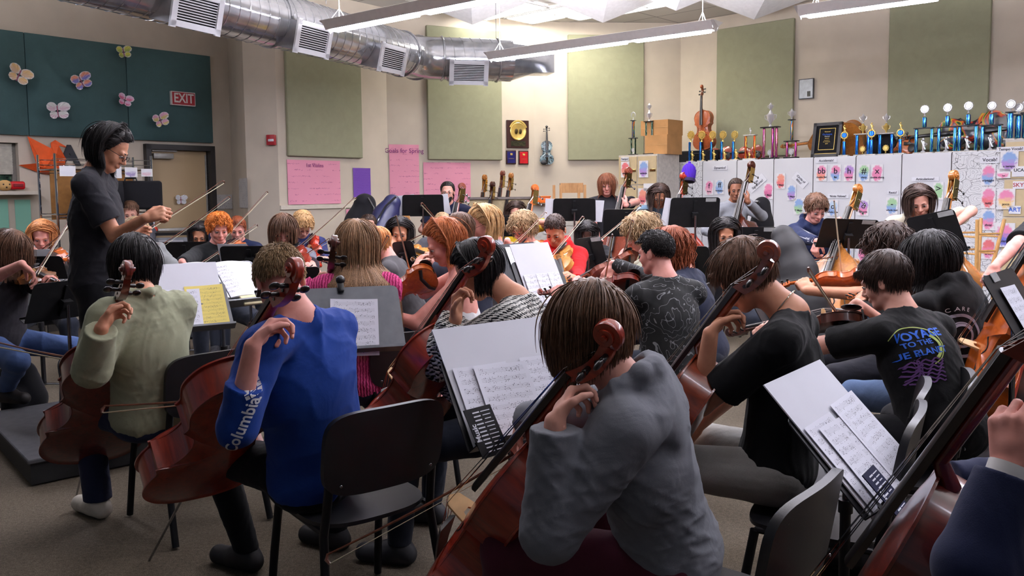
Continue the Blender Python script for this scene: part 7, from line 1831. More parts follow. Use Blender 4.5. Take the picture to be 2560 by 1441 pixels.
# things on the sill
t_ = lp(12, 464, .10); mb = MB(); mb.ell((0, 0, 0), (.075, .06, .055)); o = mb.build('toy_pumpkin', plain('toy_tan', (216, 170, 108), .6)); o.matrix_world = frame(t_, DL, z=nL); tag(o, 'small tan pumpkin toy with a face on the window sill', 'toy')
for k, (x, y) in enumerate(((-.03, .012), (.03, .012), (0, -.02))): mb = MB(); mb.ell((x, y, .052), (.008, .008, .006)); mb.build('painted_eye', ebony, o)
t_ = lp(42, 464, .10); mb = MB(); mb.rbox((0, 0, 0), (.15, .09, .09), .025, 3); o = mb.build('toy_car', plain('toy_red', (200, 26, 34), .35)); o.matrix_world = frame(t_, DL, z=nL); tag(o, 'small red rounded toy on the end of the window sill', 'toy')
mb = MB(); mb.rbox((0, .0, .046), (.10, .035, .006), .003, 1); mb.build('painted_window', plain('toy_dark', (120, 12, 20), .3), o)

# ---- wire shelving with instrument cases
chrome = metal('chrome_wire', (190, 192, 196), .22)
w0, w1 = V((-4.71, 8.3, 0)), V((-4.10, 9.04, 0)); ax = (w1 - w0).normalized(); ay = V((ax.y, -ax.x, 0)); rl, rdp = (w1 - w0).length, .40
Mr = frame(w0, ax, z=V((0, 0, 1))) ; Mr = Matrix((ax, ay, V((0, 0, 1)))).transposed().to_4x4(); Mr.translation = w0
rk = thing('wire_shelving', 'chrome wire shelf rack by the door behind the standing person', 'shelf rack', M=Mr)
for x in (0, rl):
    for y in (0, rdp): mb = MB(); mb.tube([(x, y, 0), (x, y, 1.95)], .013, 8); mb.build('post', chrome, rk)
for z in (.45, .92, 1.36, 1.80):
    mb = MB()
    for y in (0, rdp): mb.tube([(0, y, z), (rl, y, z)], .006, 5); mb.tube([(0, y, z - .03), (rl, y, z - .03)], .004, 5)
    for x in (0, rl): mb.tube([(x, 0, z), (x, rdp, z)], .006, 5)
    for k in range(12): mb.tube([(rl * (k + .5) / 12, 0, z), (rl * (k + .5) / 12, rdp, z)], .003, 4)
    mb.build('wire_shelf', chrome, rk, smooth=False)
mb = MB()
for z in (1.85, 1.90):
    for y in (0, rdp): mb.tube([(0, y, z), (rl, y, z)], .004, 5)
mb.build('guard_rail', chrome, rk)
case_k = fabric('case_black_cloth', (20, 20, 24), .85, 300, .1); case_n = fabric('case_navy_cloth', (28, 28, 62), .85, 300, .1); pipe_m = plain('case_piping', (206, 206, 214), .5)
def wr(p): return Mr @ V(p)
mb = MB(); mb.rbox((0, 0, .17), (.60, .14, .30), .03, 3); o = mb.build('instrument_case', case_k); o.matrix_world = Matrix.Translation(wr((.78, .30, 1.37))) @ Matrix.Rotation(atan2(ax.y, ax.x) - .5, 4, 'Z'); tag(o, 'black oblong instrument case at the end of the wire shelf', 'instrument case')
mb = MB(); mb.tube([(-.06, 0, .31), (-.05, 0, .35), (.05, 0, .35), (.06, 0, .31)], .01, 8); mb.build('handle', blackp, o)
for k, (x, mt) in enumerate(((.62, case_k), (.46, case_n), (.28, case_k))):
    c_ = wr((x, .30, 1.375)); M = Matrix.Translation(c_) @ Matrix.Rotation(radians(-62 + 4 * k), 4, 'Z')
    r = thing('instrument_case', ['rounded black case with a pale edge beside the oblong one on the shelf', 'rounded navy case with a pale edge on the wire shelf', 'rounded black case with a pale edge just behind the standing person'][k], 'instrument case', M=M)
    pr = [(.19 * cos(a_), .15 + .16 * sin(a_)) for a_ in np.linspace(-.9, pi + .9, 22)]; Q = Matrix(((1, 0, 0, 0), (0, 0, 1, 0), (0, 1, 0, 0), (0, 0, 0, 1)))
    mb = MB(); mb.prism(pr, -.065, .065, Q); mb.build('shell', mt, r); mb = MB(); mb.tube([Q @ V((x_ * 1.01, y_ * 1.01, -.055)) for x_, y_ in pr], .009, 6); mb.build('piping', pipe_m, r)
card_b = plain('brown_board', (150, 104, 54), .8); mb = MB(); mb.box((0, 0, 0), (.86, .5, .012)); o = mb.build('cardboard_sheet', card_b, smooth=False); o.matrix_world = frame(wr((.55, -.04, 1.55)), ax, z=ay); tag(o, 'brown board standing behind the wire shelf', 'board')
for k, (u, v, w_, h_) in enumerate(((169, 428, .15, .10), (288, 431, .13, .12), (328, 431, .13, .10), (367, 432, .12, .08))):
    q_ = PP(u, v, wr((0, rdp + .012, 0)), ay); mb = MB(); mb.box((0, 0, 0), (w_, h_, .002)); o = mb.build('taped_note', wc_mat((232, 232, 236), [(226, 226, 232), (230, 230, 232), (150, 130, 180), (226, 190, 200)][k]), smooth=False); o.matrix_world = frame(q_, ax, z=ay); tag(o, ['white note taped to the shelf by the orange crane', 'white note taped beside the face of the standing person', 'note with a purple and yellow drawing taped to the shelf', 'pink speckled note taped at the end of the shelf'][k], 'note')
# low cart below the door
cc = P(450, 585, 8.9); r = thing('equipment_cart', 'low black-topped grey cart in front of the tan door', 'cart', loc=(cc.x, cc.y, 0), rz=.15); zt_ = cc.z
mb = MB(); mb.box((0, 0, zt_ + .01), (.78, .45, .03)); mb.build('top', stand_black, r, smooth=False)
for k in range(5): mb = MB(); mb.box((0, -.2, zt_ - .05 - .055 * k), (.74, .02, .045)); mb.build('slat', plain('grey_slat', (120, 122, 126), .5), r, smooth=False)
mb = MB(); mb.box((0, .02, zt_ / 2 - .02), (.72, .38, zt_ - .08)); mb.build('body', plain('cart_body', (70, 72, 76), .6), r, smooth=False)
o = MB().rbox((0, 0, .03), (.11, .07, .05), .015, 2).build('small_tin', plain('tin_red', (190, 50, 36), .4)); o.location = P(379, 573, 8.8); o.location.z = zt_ + .028; tag(o, 'small red tin on the cart before the tan door', 'tin')

# ---- trophies
def holo(nm, c1, c2, c3, sc_=60):
    if nm in _mats: return _mats[nm]
    t = NT(nm); t.set(c1, .25, .75); n = t.noise(t.coord(scale=(1, 1, .5)), sc_, 2); w_ = t.n('ShaderNodeTexWave'); w_.inputs['Scale'].default_value = 14; w_.inputs['Distortion'].default_value = 5; t.l(t.coord(), w_.inputs[0])
    k = t.math('ADD', t.math('MULTIPLY', n, .5), t.math('MULTIPLY', w_.outputs[1], .5)); t.base(t.ramp(k, [(.3, c1), (.5, c2), (.72, c3)])); _mats[nm] = t.m; return t.m
hB = holo('column_blue', (20, 70, 190), (24, 100, 214), (70, 170, 220)); hR = holo('column_red', (190, 20, 36), (220, 40, 40), (240, 190, 70)); hP = holo('column_purple_red', (130, 50, 150), (196, 50, 80), (210, 150, 160)); hRain = holo('column_rainbow', (40, 70, 200), (40, 180, 120), (220, 110, 60)); hTeal = holo('column_teal', (24, 60, 160), (40, 140, 190), (120, 210, 190)); hK = holo('column_black_green', (20, 30, 30), (40, 120, 90), (190, 200, 190))
marb = plain('trophy_marble', (206, 202, 194), .3, nscale=30, var=.12); blackb = plain('trophy_black', (30, 28, 30), .3)
def cup(mt, r, z, s, name='cup'):
    mb = MB(); mb.lathe([(.022 * s, z), (.008 * s, z + .02 * s), (.012 * s, z + .035 * s), (.035 * s, z + .07 * s), (.042 * s, z + .12 * s), (.030 * s, z + .125 * s), (.02 * s, z + .14 * s), (.006 * s, z + .165 * s)], 16); mb.build(name, mt, r)
    for sx in (-1, 1): mb = MB(); mb.tube([(sx * .03 * s, 0, z + .06 * s), (sx * .06 * s, 0, z + .085 * s), (sx * .062 * s, 0, z + .115 * s), (sx * .04 * s, 0, z + .118 * s)], .004 * s, 6); mb.build('cup_handle', mt, r)
def figure(mt, r, x, y, z, s, name='figurine'):
    mb = MB(); mb.lathe([(.016 * s, 0), (.018 * s, .006 * s), (.006 * s, .016 * s)], 10, T((x, y, z)))
    mb.tube([(x, y, z + .01 * s), (x + .004 * s, y, z + .05 * s), (x, y, z + .085 * s)], [.006 * s, .012 * s, .008 * s], 8); mb.ell((x, y, z + .10 * s), (.011 * s,) * 3, nu=8, nv=6)
    mb.tube([(x, y, z + .08 * s), (x + .03 * s, y - .01, z + .06 * s), (x + .012 * s, y - .015, z + .045 * s)], .005 * s, 6); mb.tube([(x + .02 * s, y - .014, z + .02 * s), (x - .01 * s, y - .012, z + .09 * s)], .006 * s, 6); mb.build(name, mt, r)
def wreath(mt, r, z, s, name='wreath_topper', core=None):
    n_ = 16; mb = MB(); pts = [(.04 * s * cos(t_), 0, z + .05 * s + .04 * s * sin(t_)) for t_ in np.linspace(0, 2 * pi, n_ + 1)]; mb.tube(pts, .0075 * s, 6, caps=False)
    for k in range(12): a_ = 2 * pi * k / 12; mb.tube([(.04 * s * cos(a_), 0, z + .05 * s + .04 * s * sin(a_)), (.058 * s * cos(a_ + .2), 0, z + .05 * s + .058 * s * sin(a_ + .2))], [.006 * s, .001], 5)
    mb.lathe([(.016 * s, z - .03 * s), (.006 * s, z - .015 * s), (.01 * s, z + .01 * s)], 10); mb.build(name, mt, r)
    mb = MB(); mb.lathe([(.030 * s, -.006 * s), (.030 * s, .006 * s)], 14, T((0, 0, z + .05 * s)) @ Matrix.Rotation(pi / 2, 4, 'X')); mb.build('medal_disc', core or mt, r)
def trophy(u, vb, vt, kind, label, pl=None, zb=CT, group=None, dep=.14):
    nn_ = rn; p = PZ(u, vb, zb)
    # keep the foot on the cabinet top: slide along the ray to the cabinet line
    q_ = PP(u, vb, (RA if pl is None else pl) - nn_ * dep, nn_); base = V((q_.x, q_.y, zb)); H = PP(u, vt, q_, V((0, -1, 0))).z - zb
    r = thing('trophy', label, 'trophy', loc=tuple(base), rz=atan2(rd.y, rd.x), group=group)
    def col(m, x, z0, z1, w_=.028):
        mb = MB(); mb.rbox((x, 0, (z0 + z1) / 2), (w_, w_, z1 - z0), w_ * .3, 2); mb.build('column', m, r)
    def plate(m, w_, z, t_=.014, d_=.07): mb = MB(); mb.rbox((0, 0, z + t_ / 2), (w_, d_, t_), .003, 1); mb.build('plate', m, r)
    if kind == 'small_blue':
        plate(marb, .11, 0, .018); col(hB, -.02, .018, H * .62); wreath(gold, r, H * .70, H / .36 * .95); figure(gold, r, .03, -.01, .018, 1.25)
    elif kind == 'ring_blue':
        plate(marb, .12, 0, .018); col(hB, 0, .018, H * .48, .034); wreath(gold, r, H * .54, H / .33 * .85, core=hB); figure(gold, r, 0, 0, H * .74, H * 2.3, 'topper_figure')
    elif kind == 'red2':
        plate(marb, .19, 0, .022); col(hR, -.065, .022, H * .74); col(hR, .065, .022, H * .74); plate(marb, .18, H * .74); figure(silver, r, 0, 0, H * .77, H * 1.9, 'topper_figure'); figure(gold, r, 0, -.02, .022, .8)
    elif kind == 'big_cup':
        plate(blackb, .22, 0, .022, .1)
        for x in (-.09, .035, .09): col(hP, x, .022, H * .55, .032)
        plate(blackb, .25, H * .55, .016, .1); cup(silver, r, H * .57, H * 1.75); cup(silver, r, H * .83, H * .95, 'finial'); wreath(silver, r, .05, .8)
    elif kind == 'tier':
        plate(blackb, .19, 0, .022); col(hP, -.06, .022, H * .34); col(hP, .06, .022, H * .34); plate(blackb, .19, H * .34); col(hRain, 0, H * .37, H * .77, .032); plate(blackb, .08, H * .77, .012); cup(silver, r, H * .78, H * 1.35); wreath(silver, r, .05, .8)
    elif kind == 'gold2':
        plate(marb, .20, 0, .02); col(hB, -.07, .02, H * .50, .034); col(hB, .07, .02, H * .50, .034); plate(marb, .20, H * .50); cup(gold, r, H * .52, H * 1.5); cup(silver, r, H * .76, H * 1.35, 'finial'); wreath(gold, r, .05, .75)
    elif kind == 'star2':
        plate(marb, .22, 0, .016); col(hTeal, -.085, .016, H * .50, .034); col(hTeal, .085, .016, H * .50, .034); plate(blackb, .22, H * .50, .012); col(hTeal, 0, H * .52, H * .73, .045); wreath(silver, r, H * .80, H * 1.75); figure(silver, r, 0, -.02, .016, 1.5)
    elif kind == 'star1':
        plate(marb, .11, 0, .016); col(hTeal, 0, .016, H * .65, .055); plate(blackb, .09, H * .65, .012); wreath(silver, r, H * .74, H * 2.3); 
    elif kind == 'moon':
        plate(blackb, .13, 0, .02); col(hK, -.035, .02, H * .36, .022); col(hK, .035, .02, H * .36, .022); plate(blackb, .12, H * .36, .012); col(hRain, 0, H * .38, H * .74, .036); plate(blackb, .06, H * .74, .01)
        mb = MB(); mb.tube([(.035 * cos(t_), 0, H * .86 + .04 * sin(t_)) for t_ in np.linspace(-.8, 4.0, 14)], [.002 + .008 * sin(pi * i / 13) for i in range(14)], 6); mb.lathe([(.015, H * .75), (.004, H * .79), (.004, H * .82)], 8); mb.build('moon_topper', silver, r); wreath(silver, r, .045, .6)
    elif kind == 'tall2':
        plate(blackb, .17, 0, .02); col(hK, -.05, .02, H * .60, .03); col(hK, .05, .02, H * .60, .03); plate(blackb, .15, H * .60, .012); cup(silver, r, H * .62, H * 1.1); cup(silver, r, H * .80, H * .85, 'finial'); wreath(silver, r, .045, .6)
    return r
ztf = 2.03
for u, vb, vt, kd, lb in ((1583, 383, 272, 'moon', 'slim trophy with a silver moon figure on the beige filing cabinet'), (1623, 383, 250, 'tall2', 'tall trophy with a twisted silver cup in front of the cardboard boxes')): trophy(u, vb, vt, kd, lb, pl=V((fa_.x, fa_.y, 0)) + rd * .1, zb=ztf, dep=.2)
for k, u in enumerate((1727, 1754, 1781, 1807, 1836)): trophy(u, 396, 324, 'small_blue', ['small blue-columned gold trophy nearest the cardboard boxes', 'small blue-columned gold trophy second from the cardboard boxes', 'small blue-columned gold trophy below the upright cello', 'small violet-blue gold trophy second from the red-columned trophy', 'small blue-columned gold trophy next to the red-columned trophy'][k], group='small blue and gold trophies')
trophy(1875, 392, 318, 'red2', 'low trophy on two red columns'); trophy(1925, 390, 255, 'big_cup', 'trophy with a large silver cup on purple-red columns'); trophy(1978, 390, 272, 'tier', 'two-tier trophy with a rainbow column and silver top')
for k, (u, vb, vt) in enumerate(((2110, 385, 312), (2178, 384, 306), (2250, 384, 305))): trophy(u, vb, vt, 'ring_blue', ['gold figure trophy beside the black framed award', 'gold figure trophy between the two gold cups', 'gold figure trophy nearest the silver star trophies'][k], group='gold figure trophies on blue columns', dep=.1)
for k, (u, vb, vt) in enumerate(((2156, 386, 283), (2214, 385, 282))): trophy(u, vb, vt, 'gold2', ['gold cup trophy on two blue columns before the golden double bass', 'gold cup trophy on two blue columns before the dark small case'][k], group='gold cup trophies', dep=.2)
for k, (u, vb, vt) in enumerate(((2309, 382, 259), (2366, 381, 255), (2418, 380, 250), (2476, 380, 250))): trophy(u, vb, vt, 'star2', ['silver-topped blue trophy farthest from the picture edge', 'silver-topped blue trophy before the left shoulder of the painted cello', 'silver-topped blue trophy before the waist of the painted cello', 'silver-topped blue trophy before the round end of the painted cello'][k], group='silver-topped trophies on paired blue columns', dep=.12)
for k, (u, vb, vt) in enumerate(((2524, 351, 245), (2544, 351, 255), (2562, 351, 248))): trophy(u, vb, vt, 'star1', ['single-column silver-topped trophy on the Tempo Vocab! cabinet', 'shorter silver-topped trophy on the Tempo Vocab! cabinet', 'silver-topped trophy cut off by the picture edge'][k], pl=fb_, zb=2.04, group='single-column trophies on the beige cabinet', dep=.1 + .08 * k)
# framed award
q0 = PP(2063, 386, RA - rn * .12, rn); Mq = frame(V((q0.x, q0.y, CT + .002)), rd, z=(rn + V((0, 0, .18))).normalized()); r = thing('framed_award', 'black framed award with gold border leaning among the trophies', 'framed award', M=Mq)
hh = .44; ww = .37; mb = MB()
for x in (-1, 1): mb.box((x * (ww / 2 - .02), hh / 2, 0), (.04, hh, .03))
for y in (.02, hh - .02): mb.box((0, y, 0), (ww, .04, .03))
mb.build('frame', blackb, r, smooth=False); mb = MB(); mb.box((0, hh / 2, -.006), (ww - .06, hh - .06, .01)); mb.build('mat_board', plain('award_black', (16, 16, 20), .7, spec=.1), r, smooth=False)
mb = MB()
for (w_, h_) in ((.30, .37), (.20, .27)):
    for x in (-1, 1): mb.box((x * w_ / 2, hh / 2 + .01, .002), (.006, h_, .004))
    for y in (-1, 1): mb.box((0, hh / 2 + .01 + y * h_ / 2, .002), (w_, .006, .004))
mb.build('gold_border', gold, r, smooth=False)
for k, (s_, y, sz, mt) in enumerate((('National', .325, .022, gold), ('Orchestra', .29, .03, blue_ink), ('Festival', .265, .022, pale_ink), ('Award', .24, .02, gold), ('presented to', .215, .014, gold), ('the Orchestra', .195, .016, gold), ('2019', .17, .018, gold))): put_text(s_, 'lettering', sz, T((0, y, .003)), mt, r, extrude=.0004)
# boxes, cases and instruments on the cabinets
cardb = plain('cardboard', (176, 130, 82), .85, var=.05, nscale=6); tape = plain('parcel_tape', (196, 160, 110), .4)
def carton(u0, v0, u1, v1, pl, dep, zb, label):
    a_ = PP(u0, v1, pl, nF); b_ = PP(u1, v0, pl, nF); w_ = (b_ - a_).dot(D4); h_ = b_.z - zb
    r = thing('cardboard_box', label, 'box', M=frame(V((a_.x, a_.y, zb)), D4, z=nF)); mb = MB(); mb.box((w_ / 2, h_ / 2, -dep / 2), (w_, h_, dep)); mb.build('carton', cardb, r, smooth=False); mb = MB(); mb.box((w_ / 2, h_ * .5, .001), (w_, .003, .002)); mb.box((w_ / 2, h_ + .001, -dep / 2), (.05, .002, dep)); mb.build('tape', tape, r, smooth=False); return h_
pb1 = V((fa_.x, fa_.y, 0)) - nF * .18
h1 = carton(1612, 336, 1668, 384, pb1 + nF * .02, .38, ztf + .001, 'lower cardboard box behind the two slim trophies'); carton(1602, 298, 1670, 335, pb1, .38, ztf + h1 + .002, 'upper cardboard box with a white sticker')
r = thing('instrument_case', 'black case lying behind the small blue trophies', 'instrument case', loc=tuple(V((0, 0, CT)) + V((PP(1755, 390, RA - rn * .36, rn).x, PP(1755, 390, RA - rn * .36, rn).y, 0))), rz=atan2(rd.y, rd.x)); mb = MB(); mb.rbox((0, 0, .085), (.66, .24, .17), .03, 3); mb.build('shell', case_k, r); mb = MB(); mb.tube([(-.06, -.125, .12), (-.05, -.15, .12), (.05, -.15, .12), (.06, -.125, .12)], .009, 6); mb.build('handle', blackp, r)
pc_ = PP(1762, 352, RA - rn * .42, rn); ps_ = PP(1763, 217, RA - rn * .48, rn); yv = (ps_ - pc_); 
make_instrument('cello', varnish('varnish_student', (126, 56, 26), (178, 92, 50)), 'small brown cello standing upright above the small blue trophies', 'cello', basis((-.02, 0.06, 1), rn, V((pc_.x, pc_.y, CT + .18))) @ Matrix.Diagonal((.76, .76, .76, 1)), endpin=.05)
pb2 = PP(2090, 385, RA - rn * .40, rn); Mx = basis(-rd + V((0, 0, -.06)), rn * -.45 + V((0, 0, .15)), V((pb2.x, pb2.y, CT + .23)) + rd * .36) @ Matrix.Diagonal((.82, .72, .72, 1))
make_instrument('bass', B2, 'golden double bass lying on its side behind the black framed award', 'double bass', Mx, strings=False)
tdye = NT('swirl_paint'); tdye.set((30, 30, 40), .3, 0, .5, coat=.5); n = tdye.noise(tdye.coord(), 3.2, 1, .5, 2.4)
tdye.base(tdye.ramp(n, [(.42, (10, 9, 14)), (.47, (20, 12, 40)), (.50, (170, 26, 24)), (.53, (220, 110, 20)), (.56, (200, 186, 40)), (.585, (40, 110, 50)), (.61, (10, 10, 16))]))
pb3 = PP(2440, 385, RA - rn * .36, rn); make_instrument('cello', tdye.m, 'black cello painted with rainbow swirls lying behind the silver-topped trophies', 'cello', basis(-rd + V((0, 0, -.04)), rn + V((0, 0, .1)), V((pb3.x, pb3.y, CT + .24)) + rd * .34), neckm=ebony, strings=False)
pb4 = PP(2290, 385, RA - rn * .34, rn); make_instrument('violin', W_or, 'small brown violin lying behind the silver-topped trophies', 'violin', basis(-rd, rn + V((0, 0, .3)), V((pb4.x, pb4.y, CT + .12))) @ Matrix.Diagonal((1.1, 1.1, 1.1, 1)), strings=False)
pb5 = PP(1905, 385, RA - rn * .34, rn)
for k in range(2): make_instrument('violin', W_cher, ['reddish violin lying behind the red-columned trophy', 'reddish violin lying behind the violet-blue gold trophy'][k], 'violin', basis(-rd, rn + V((0, 0, .3)), V((pb5.x, pb5.y, CT + .11)) - rd * (.46 * k)), strings=False)
pb6 = PP(2205, 385, RA - rn * .34, rn); o = MB().ell((0, 0, 0), (.20, .1, .14)).build('instrument_case', case_k); o.location = (pb6.x, pb6.y, CT + .14); o.rotation_euler = (0, 0, atan2(rd.y, rd.x)); tag(o, 'small rounded dark case behind the gold cup trophies', 'instrument case'); MB().tube([(-.04, -.09, .06), (0, -.11, .09), (.04, -.09, .06)], .008, 6).build('handle', blackp, o)
# ---- bass rack by the back wall
for k, (u, v, z_) in enumerate(((1218, 441, 11.4), (1238, 458, 11.1), (1263, 431, 11.5), (1284, 437, 11.3))):
    s_ = P(u, v, z_); y_ = V((.05 + .02 * k, -.02, 1)).normalized(); Lb = .99 * 1.588
    make_instrument('bass', [B2, W_dark, W_bass, B2][k], ['double bass in the rack, first from the pink poster', 'shortest double bass in the rack, with a dark scroll', 'tallest double bass in the rack', 'double bass in the rack nearest the orange bass scroll'][k], 'double bass', basis(y_, V((-.55, -1, 0)), s_ - y_ * Lb), endpin=max(.05, (s_ - y_ * Lb).z), group=None)
lc_ = plain('counter_beige', (186, 168, 130), .6)
def blockthing(nm, cat, label, u, v, z_, w_, h_, d_, m, rz=0, parts=None):
    p = P(u, v, z_); r = thing(nm, label, cat, loc=(p.x, p.y, 0), rz=rz); return r, p.z
r, zt2 = blockthing('low_cabinet', 'cabinet', 'low beige cabinet behind the double bass rack', 1262, 498, 11.45, 0, 0, 0, None)
mb = MB(); mb.box((0, 0, zt2 / 2), (.95, .5, zt2)); mb.build('body', lc_, r, smooth=False); mb = MB(); mb.box((0, -.01, zt2 + .015), (1.0, .54, .03)); mb.build('top', plain('counter_top', (120, 110, 104), .5), r, smooth=False)
r, zt3 = blockthing('file_cabinet', 'filing cabinet', 'pale grey drawer cabinet behind the yellow top', 1375, 508, 11.4, 0, 0, 0, None)
mb = MB(); mb.box((0, 0, zt3 / 2), (.62, .5, zt3)); mb.build('shell', shell_m, r, smooth=False)
for k in range(4): mb = MB(); mb.box((0, -.255, zt3 - .16 - .30 * k), (.58, .02, .28)); d = mb.build('drawer', plain('drawer_grey', (196, 192, 180), .5), r, smooth=False); mb = MB(); mb.box((0, -.27, zt3 - .08 - .30 * k), (.2, .02, .06)); mb.build('label_holder', white, d, smooth=False)
p = P(1353, 514, 11.0); r = thing('plastic_bin', 'bright orange plastic bin behind the raised hand', 'bin', loc=(p.x, p.y, zt3 + .003)); mb = MB(); mb.rbox((0, .05, .045), (.24, .2, .08), .012, 2); mb.build('tub', plain('bin_orange', (240, 110, 30), .45), r); mb = MB(); mb.rbox((0, .05, .09), (.26, .22, .014), .005, 1); mb.build('rim', plain('bin_orange', (240, 110, 30), .45), r)
mb.build
wd = varnish('plywood', (170, 116, 60), (214, 164, 104), .5); p = P(1428, 500, 11.2); r = thing('wooden_rack', 'light wooden rack with upright posts behind the black stand', 'rack', loc=(p.x, p.y, 0)); zb_ = p.z
mb = MB(); mb.box((0, 0, zb_ + .16), (.30, .3, .13)); mb.build('box', wd, r, smooth=False)
for x in (-.24, -.15, .09, .17): mb = MB(); mb.box((x, -.16, (zb_ + .20) / 2), (.035, .03, zb_ + .20)); mb.build('post', wd, r, smooth=False)
# ---- leaning cases, tan board
def lean_case(pts, rr, m, label, seed=1, k=.05, flat=.5, extra=None, wr_=.003, nm='instrument_case', cat='instrument case', h=.012):
    q_ = [P(*p) for p in pts]; lo = np.min([list(p) for p in q_], 0) - .45; hi = np.max([list(p) for p in q_], 0) + .45
    F = Field(lo, hi, h); F.chain([np.array(p) for p in q_], rr, k); F.wrinkle(wr_, 14, seed); v_, f_ = F.mesh(); c_ = V(((lo[0] + hi[0]) / 2, (lo[1] + hi[1]) / 2, 0)); r = thing(nm, label, cat, loc=tuple(c_)); np_mesh('shell', v_, f_, m, r, np.array(c_)); return r, c_
r, c_ = lean_case([(912, 512, 9.6), (905, 560, 9.6), (890, 640, 9.6), (885, 740, 9.6)], [.13, .20, .24, .26], case_k, 'black soft instrument case leaning on the back wall', 3)
mb = MB(); mb.tube([P(920, 495, 9.45) - c_, P(935, 520, 9.4) - c_, P(930, 560, 9.38) - c_], .012, 6); mb.build('strap', blackp, r)
case_nv = plain('case_navy_shell', (40, 42, 78), .35, spec=.5); r, c_ = lean_case([(980, 508, 9.3), (965, 540, 9.3), (945, 600, 9.2), (930, 680, 9.1)], [.10, .14, .17, .20], case_nv, 'navy hard instrument case with a steel edge leaning beside the black one', 5)
mb = MB(); mb.tube([P(990, 492, 9.16) - c_, P(965, 515, 9.14) - c_, P(940, 560, 9.1) - c_, P(915, 620, 9.0) - c_], .012, 6); mb.build('edge_strip', steel, r)
p0 = P(962, 640, 7.5); p1 = P(1052, 640, 7.5); r = thing('wooden_easel', 'tan wooden A-shaped board behind the black-haired violinist', 'easel', loc=(p0.lerp(p1, .5).x, 7.5, 0)); zz = P(1005, 540, 7.5).z; x_ = (p1.x - p0.x) / 2
mb = MB(); Q = Matrix(((1, 0, 0, 0), (0, 0, -1, 0), (0, 1, 0, 0), (0, 0, 0, 1))); mb.prism([(-x_ * 1.5, .0), (x_ * 1.5, .0), (x_ * .42, zz), (-x_ * .42, zz)], -.02, .02, Q); mb.build('panel', wd, r, smooth=False)
gcase = plain('grey_fibre_case', (26, 25, 27), .6, spec=.3)
r, c_ = lean_case([(1958, 592, 5.9), (1972, 625, 5.85), (1990, 680, 5.8), (1998, 760, 5.75), (2000, 860, 5.7), (2000, 985, 5.7)], [.085, .105, .14, .20, .25, .25], gcase, 'tall dark grey fibre instrument case standing among the players', 7, h=.010)
mb = MB(); mb.rbox((0, 0, 0), (.12, .02, .05), .006, 1); o = mb.build('latch', steel, r); o.location = P(1968, 742, 5.5) - c_
blackcase, c_ = lean_case([(1905, 512, 9.3), (1905, 560, 9.3), (1905, 780, 9.3)], [.09, .12, .15], case_k, 'black case top behind the pale grey cardigan', 2)
mb = MB(); mb.ell((0, 0, 0), (.03, .01, .02)); o = mb.build('latch', steel, blackcase); o.location = P(1893, 505, 9.18) - c_
# ---- wooden stools
pine = varnish('pine', (196, 140, 74), (226, 180, 118), .4)
def stool(p, z0, h_, flip, label, rz=0):
    r = thing('wooden_stool', label, 'stool', loc=(p.x, p.y, z0), rz=rz, group=None); s_ = -1 if flip else 1; Z = (lambda z: (h_ - z) if flip else z)
    mb = MB(); zs = sorted((Z(h_ - .03), Z(h_))); mb.lathe([(.15, zs[0]), (.165, zs[0] + .008), (.165, zs[1] - .008), (.15, zs[1])], 24); mb.build('seat', pine, r)
    for k in range(4):
        a_ = pi / 4 + k * pi / 2; mb = MB(); mb.tube([(.11 * cos(a_), .11 * sin(a_), Z(h_ - .02)), (.21 * cos(a_), .21 * sin(a_), Z(0))], .017, 8); mb.build('leg', pine, r)
    for k in range(4):
        for fz_ in (.25, .55):
            a_, b_ = pi / 4 + k * pi / 2, pi / 4 + (k + 1) * pi / 2; R_ = .21 - .10 * fz_; mb = MB(); mb.tube([(R_ * cos(a_), R_ * sin(a_), Z(h_ * fz_ + .03 * (k % 2))), (R_ * cos(b_), R_ * sin(b_), Z(h_ * fz_ + .03 * (k % 2)))], .010, 6); mb.build('rung', pine, r)
sp_ = P(2443, 690, 8.0); stool(sp_, 0, sp_.z, False, 'pine stool standing upright, carrying the upturned one', .3); stool(sp_, sp_.z + .002, .55, True, 'upturned pine stool resting on the other stool', .2)
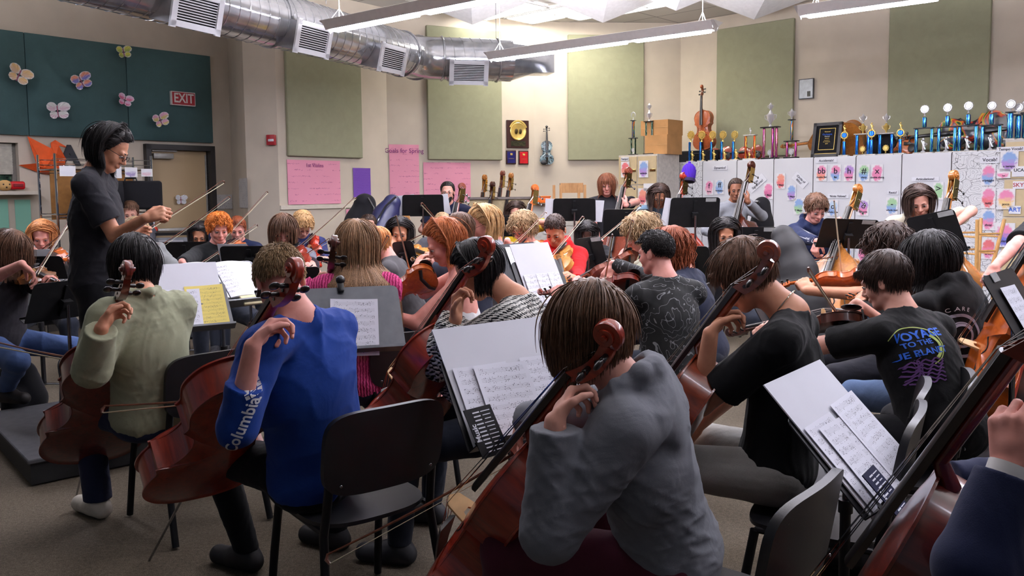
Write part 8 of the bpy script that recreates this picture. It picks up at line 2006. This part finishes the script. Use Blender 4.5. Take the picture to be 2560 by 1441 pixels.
# ---- bags
quilt = NT('quilted_nylon'); quilt.set((26, 26, 30), .5, 0, .4); c = quilt.coord(rot=(0, 0, pi / 4)); sp = quilt.n('ShaderNodeSeparateXYZ'); quilt.l(c, sp.inputs[0])
fx_ = quilt.math('ABSOLUTE', quilt.math('SINE', quilt.math('MULTIPLY', sp.outputs[0], 42.0))); fy_ = quilt.math('ABSOLUTE', quilt.math('SINE', quilt.math('MULTIPLY', sp.outputs[1], 42.0))); quilt.bump(quilt.math('MINIMUM', fx_, fy_), 1.0, .02)
bc_ = PZ(2190, 1330, .12); F = Field((bc_.x - .55, bc_.y - .45, -.02), (bc_.x + .55, bc_.y + .45, .4), .009); F.ell((bc_.x, bc_.y, .10), (.40, .26, .13), k=.03); F.ell((bc_.x + .1, bc_.y + .05, .14), (.26, .2, .10), k=.06); F.wrinkle(.006, 16, 9); F.plane((0, 0, .003), (0, 0, -1)); v_, f_ = F.mesh()
r = thing('quilted_bag', 'black quilted bag on the carpet beneath the empty chair seat', 'bag', loc=(bc_.x, bc_.y, 0)); np_mesh('bag_body', v_, f_, quilt.m, r, np.array((bc_.x, bc_.y, 0)))
mb = MB(); mb.tube([(.10, .05, .22), (.12, .10, .30), (.22, .12, .30), (.26, .08, .20)], .013, 8); mb.build('handle', blackp, r); put_text('[m]', 'emblem', .05, Matrix.Translation((.12, -.12, .235)) @ Matrix.Rotation(.5, 4, 'X') @ Matrix.Rotation(-.5, 4, 'Z'), pale_ink, r, extrude=.001, bold=.001)
bk_ = PZ(62, 1030, .05); F = Field((bk_.x - .4, bk_.y - .4, -.02), (bk_.x + .4, bk_.y + .4, .6), .010); F.cap((bk_.x, bk_.y, .14), (bk_.x - .03, bk_.y, .30), .15, .12, .04); F.cap((bk_.x, bk_.y - .12, .11), (bk_.x, bk_.y - .12, .18), .08, .08, .03); F.wrinkle(.008, 18, 4); F.plane((0, 0, .003), (0, 0, -1)); v_, f_ = F.mesh()
r = thing('backpack', 'black backpack on the floor behind the podium', 'backpack', loc=(bk_.x, bk_.y, 0)); np_mesh('pack_body', v_, f_, case_k, r, np.array((bk_.x, bk_.y, 0))); mb = MB(); mb.tube([(0, -.05, .40), (0, -.02, .47), (.03, .04, .40)], .012, 8); mb.build('carry_loop', blackp, r); mb = MB(); mb.box((.06, -.205, .20), (.05, .006, .02)); mb.build('yellow_patch', plain('patch_yellow', (206, 176, 40), .6), r, smooth=False)
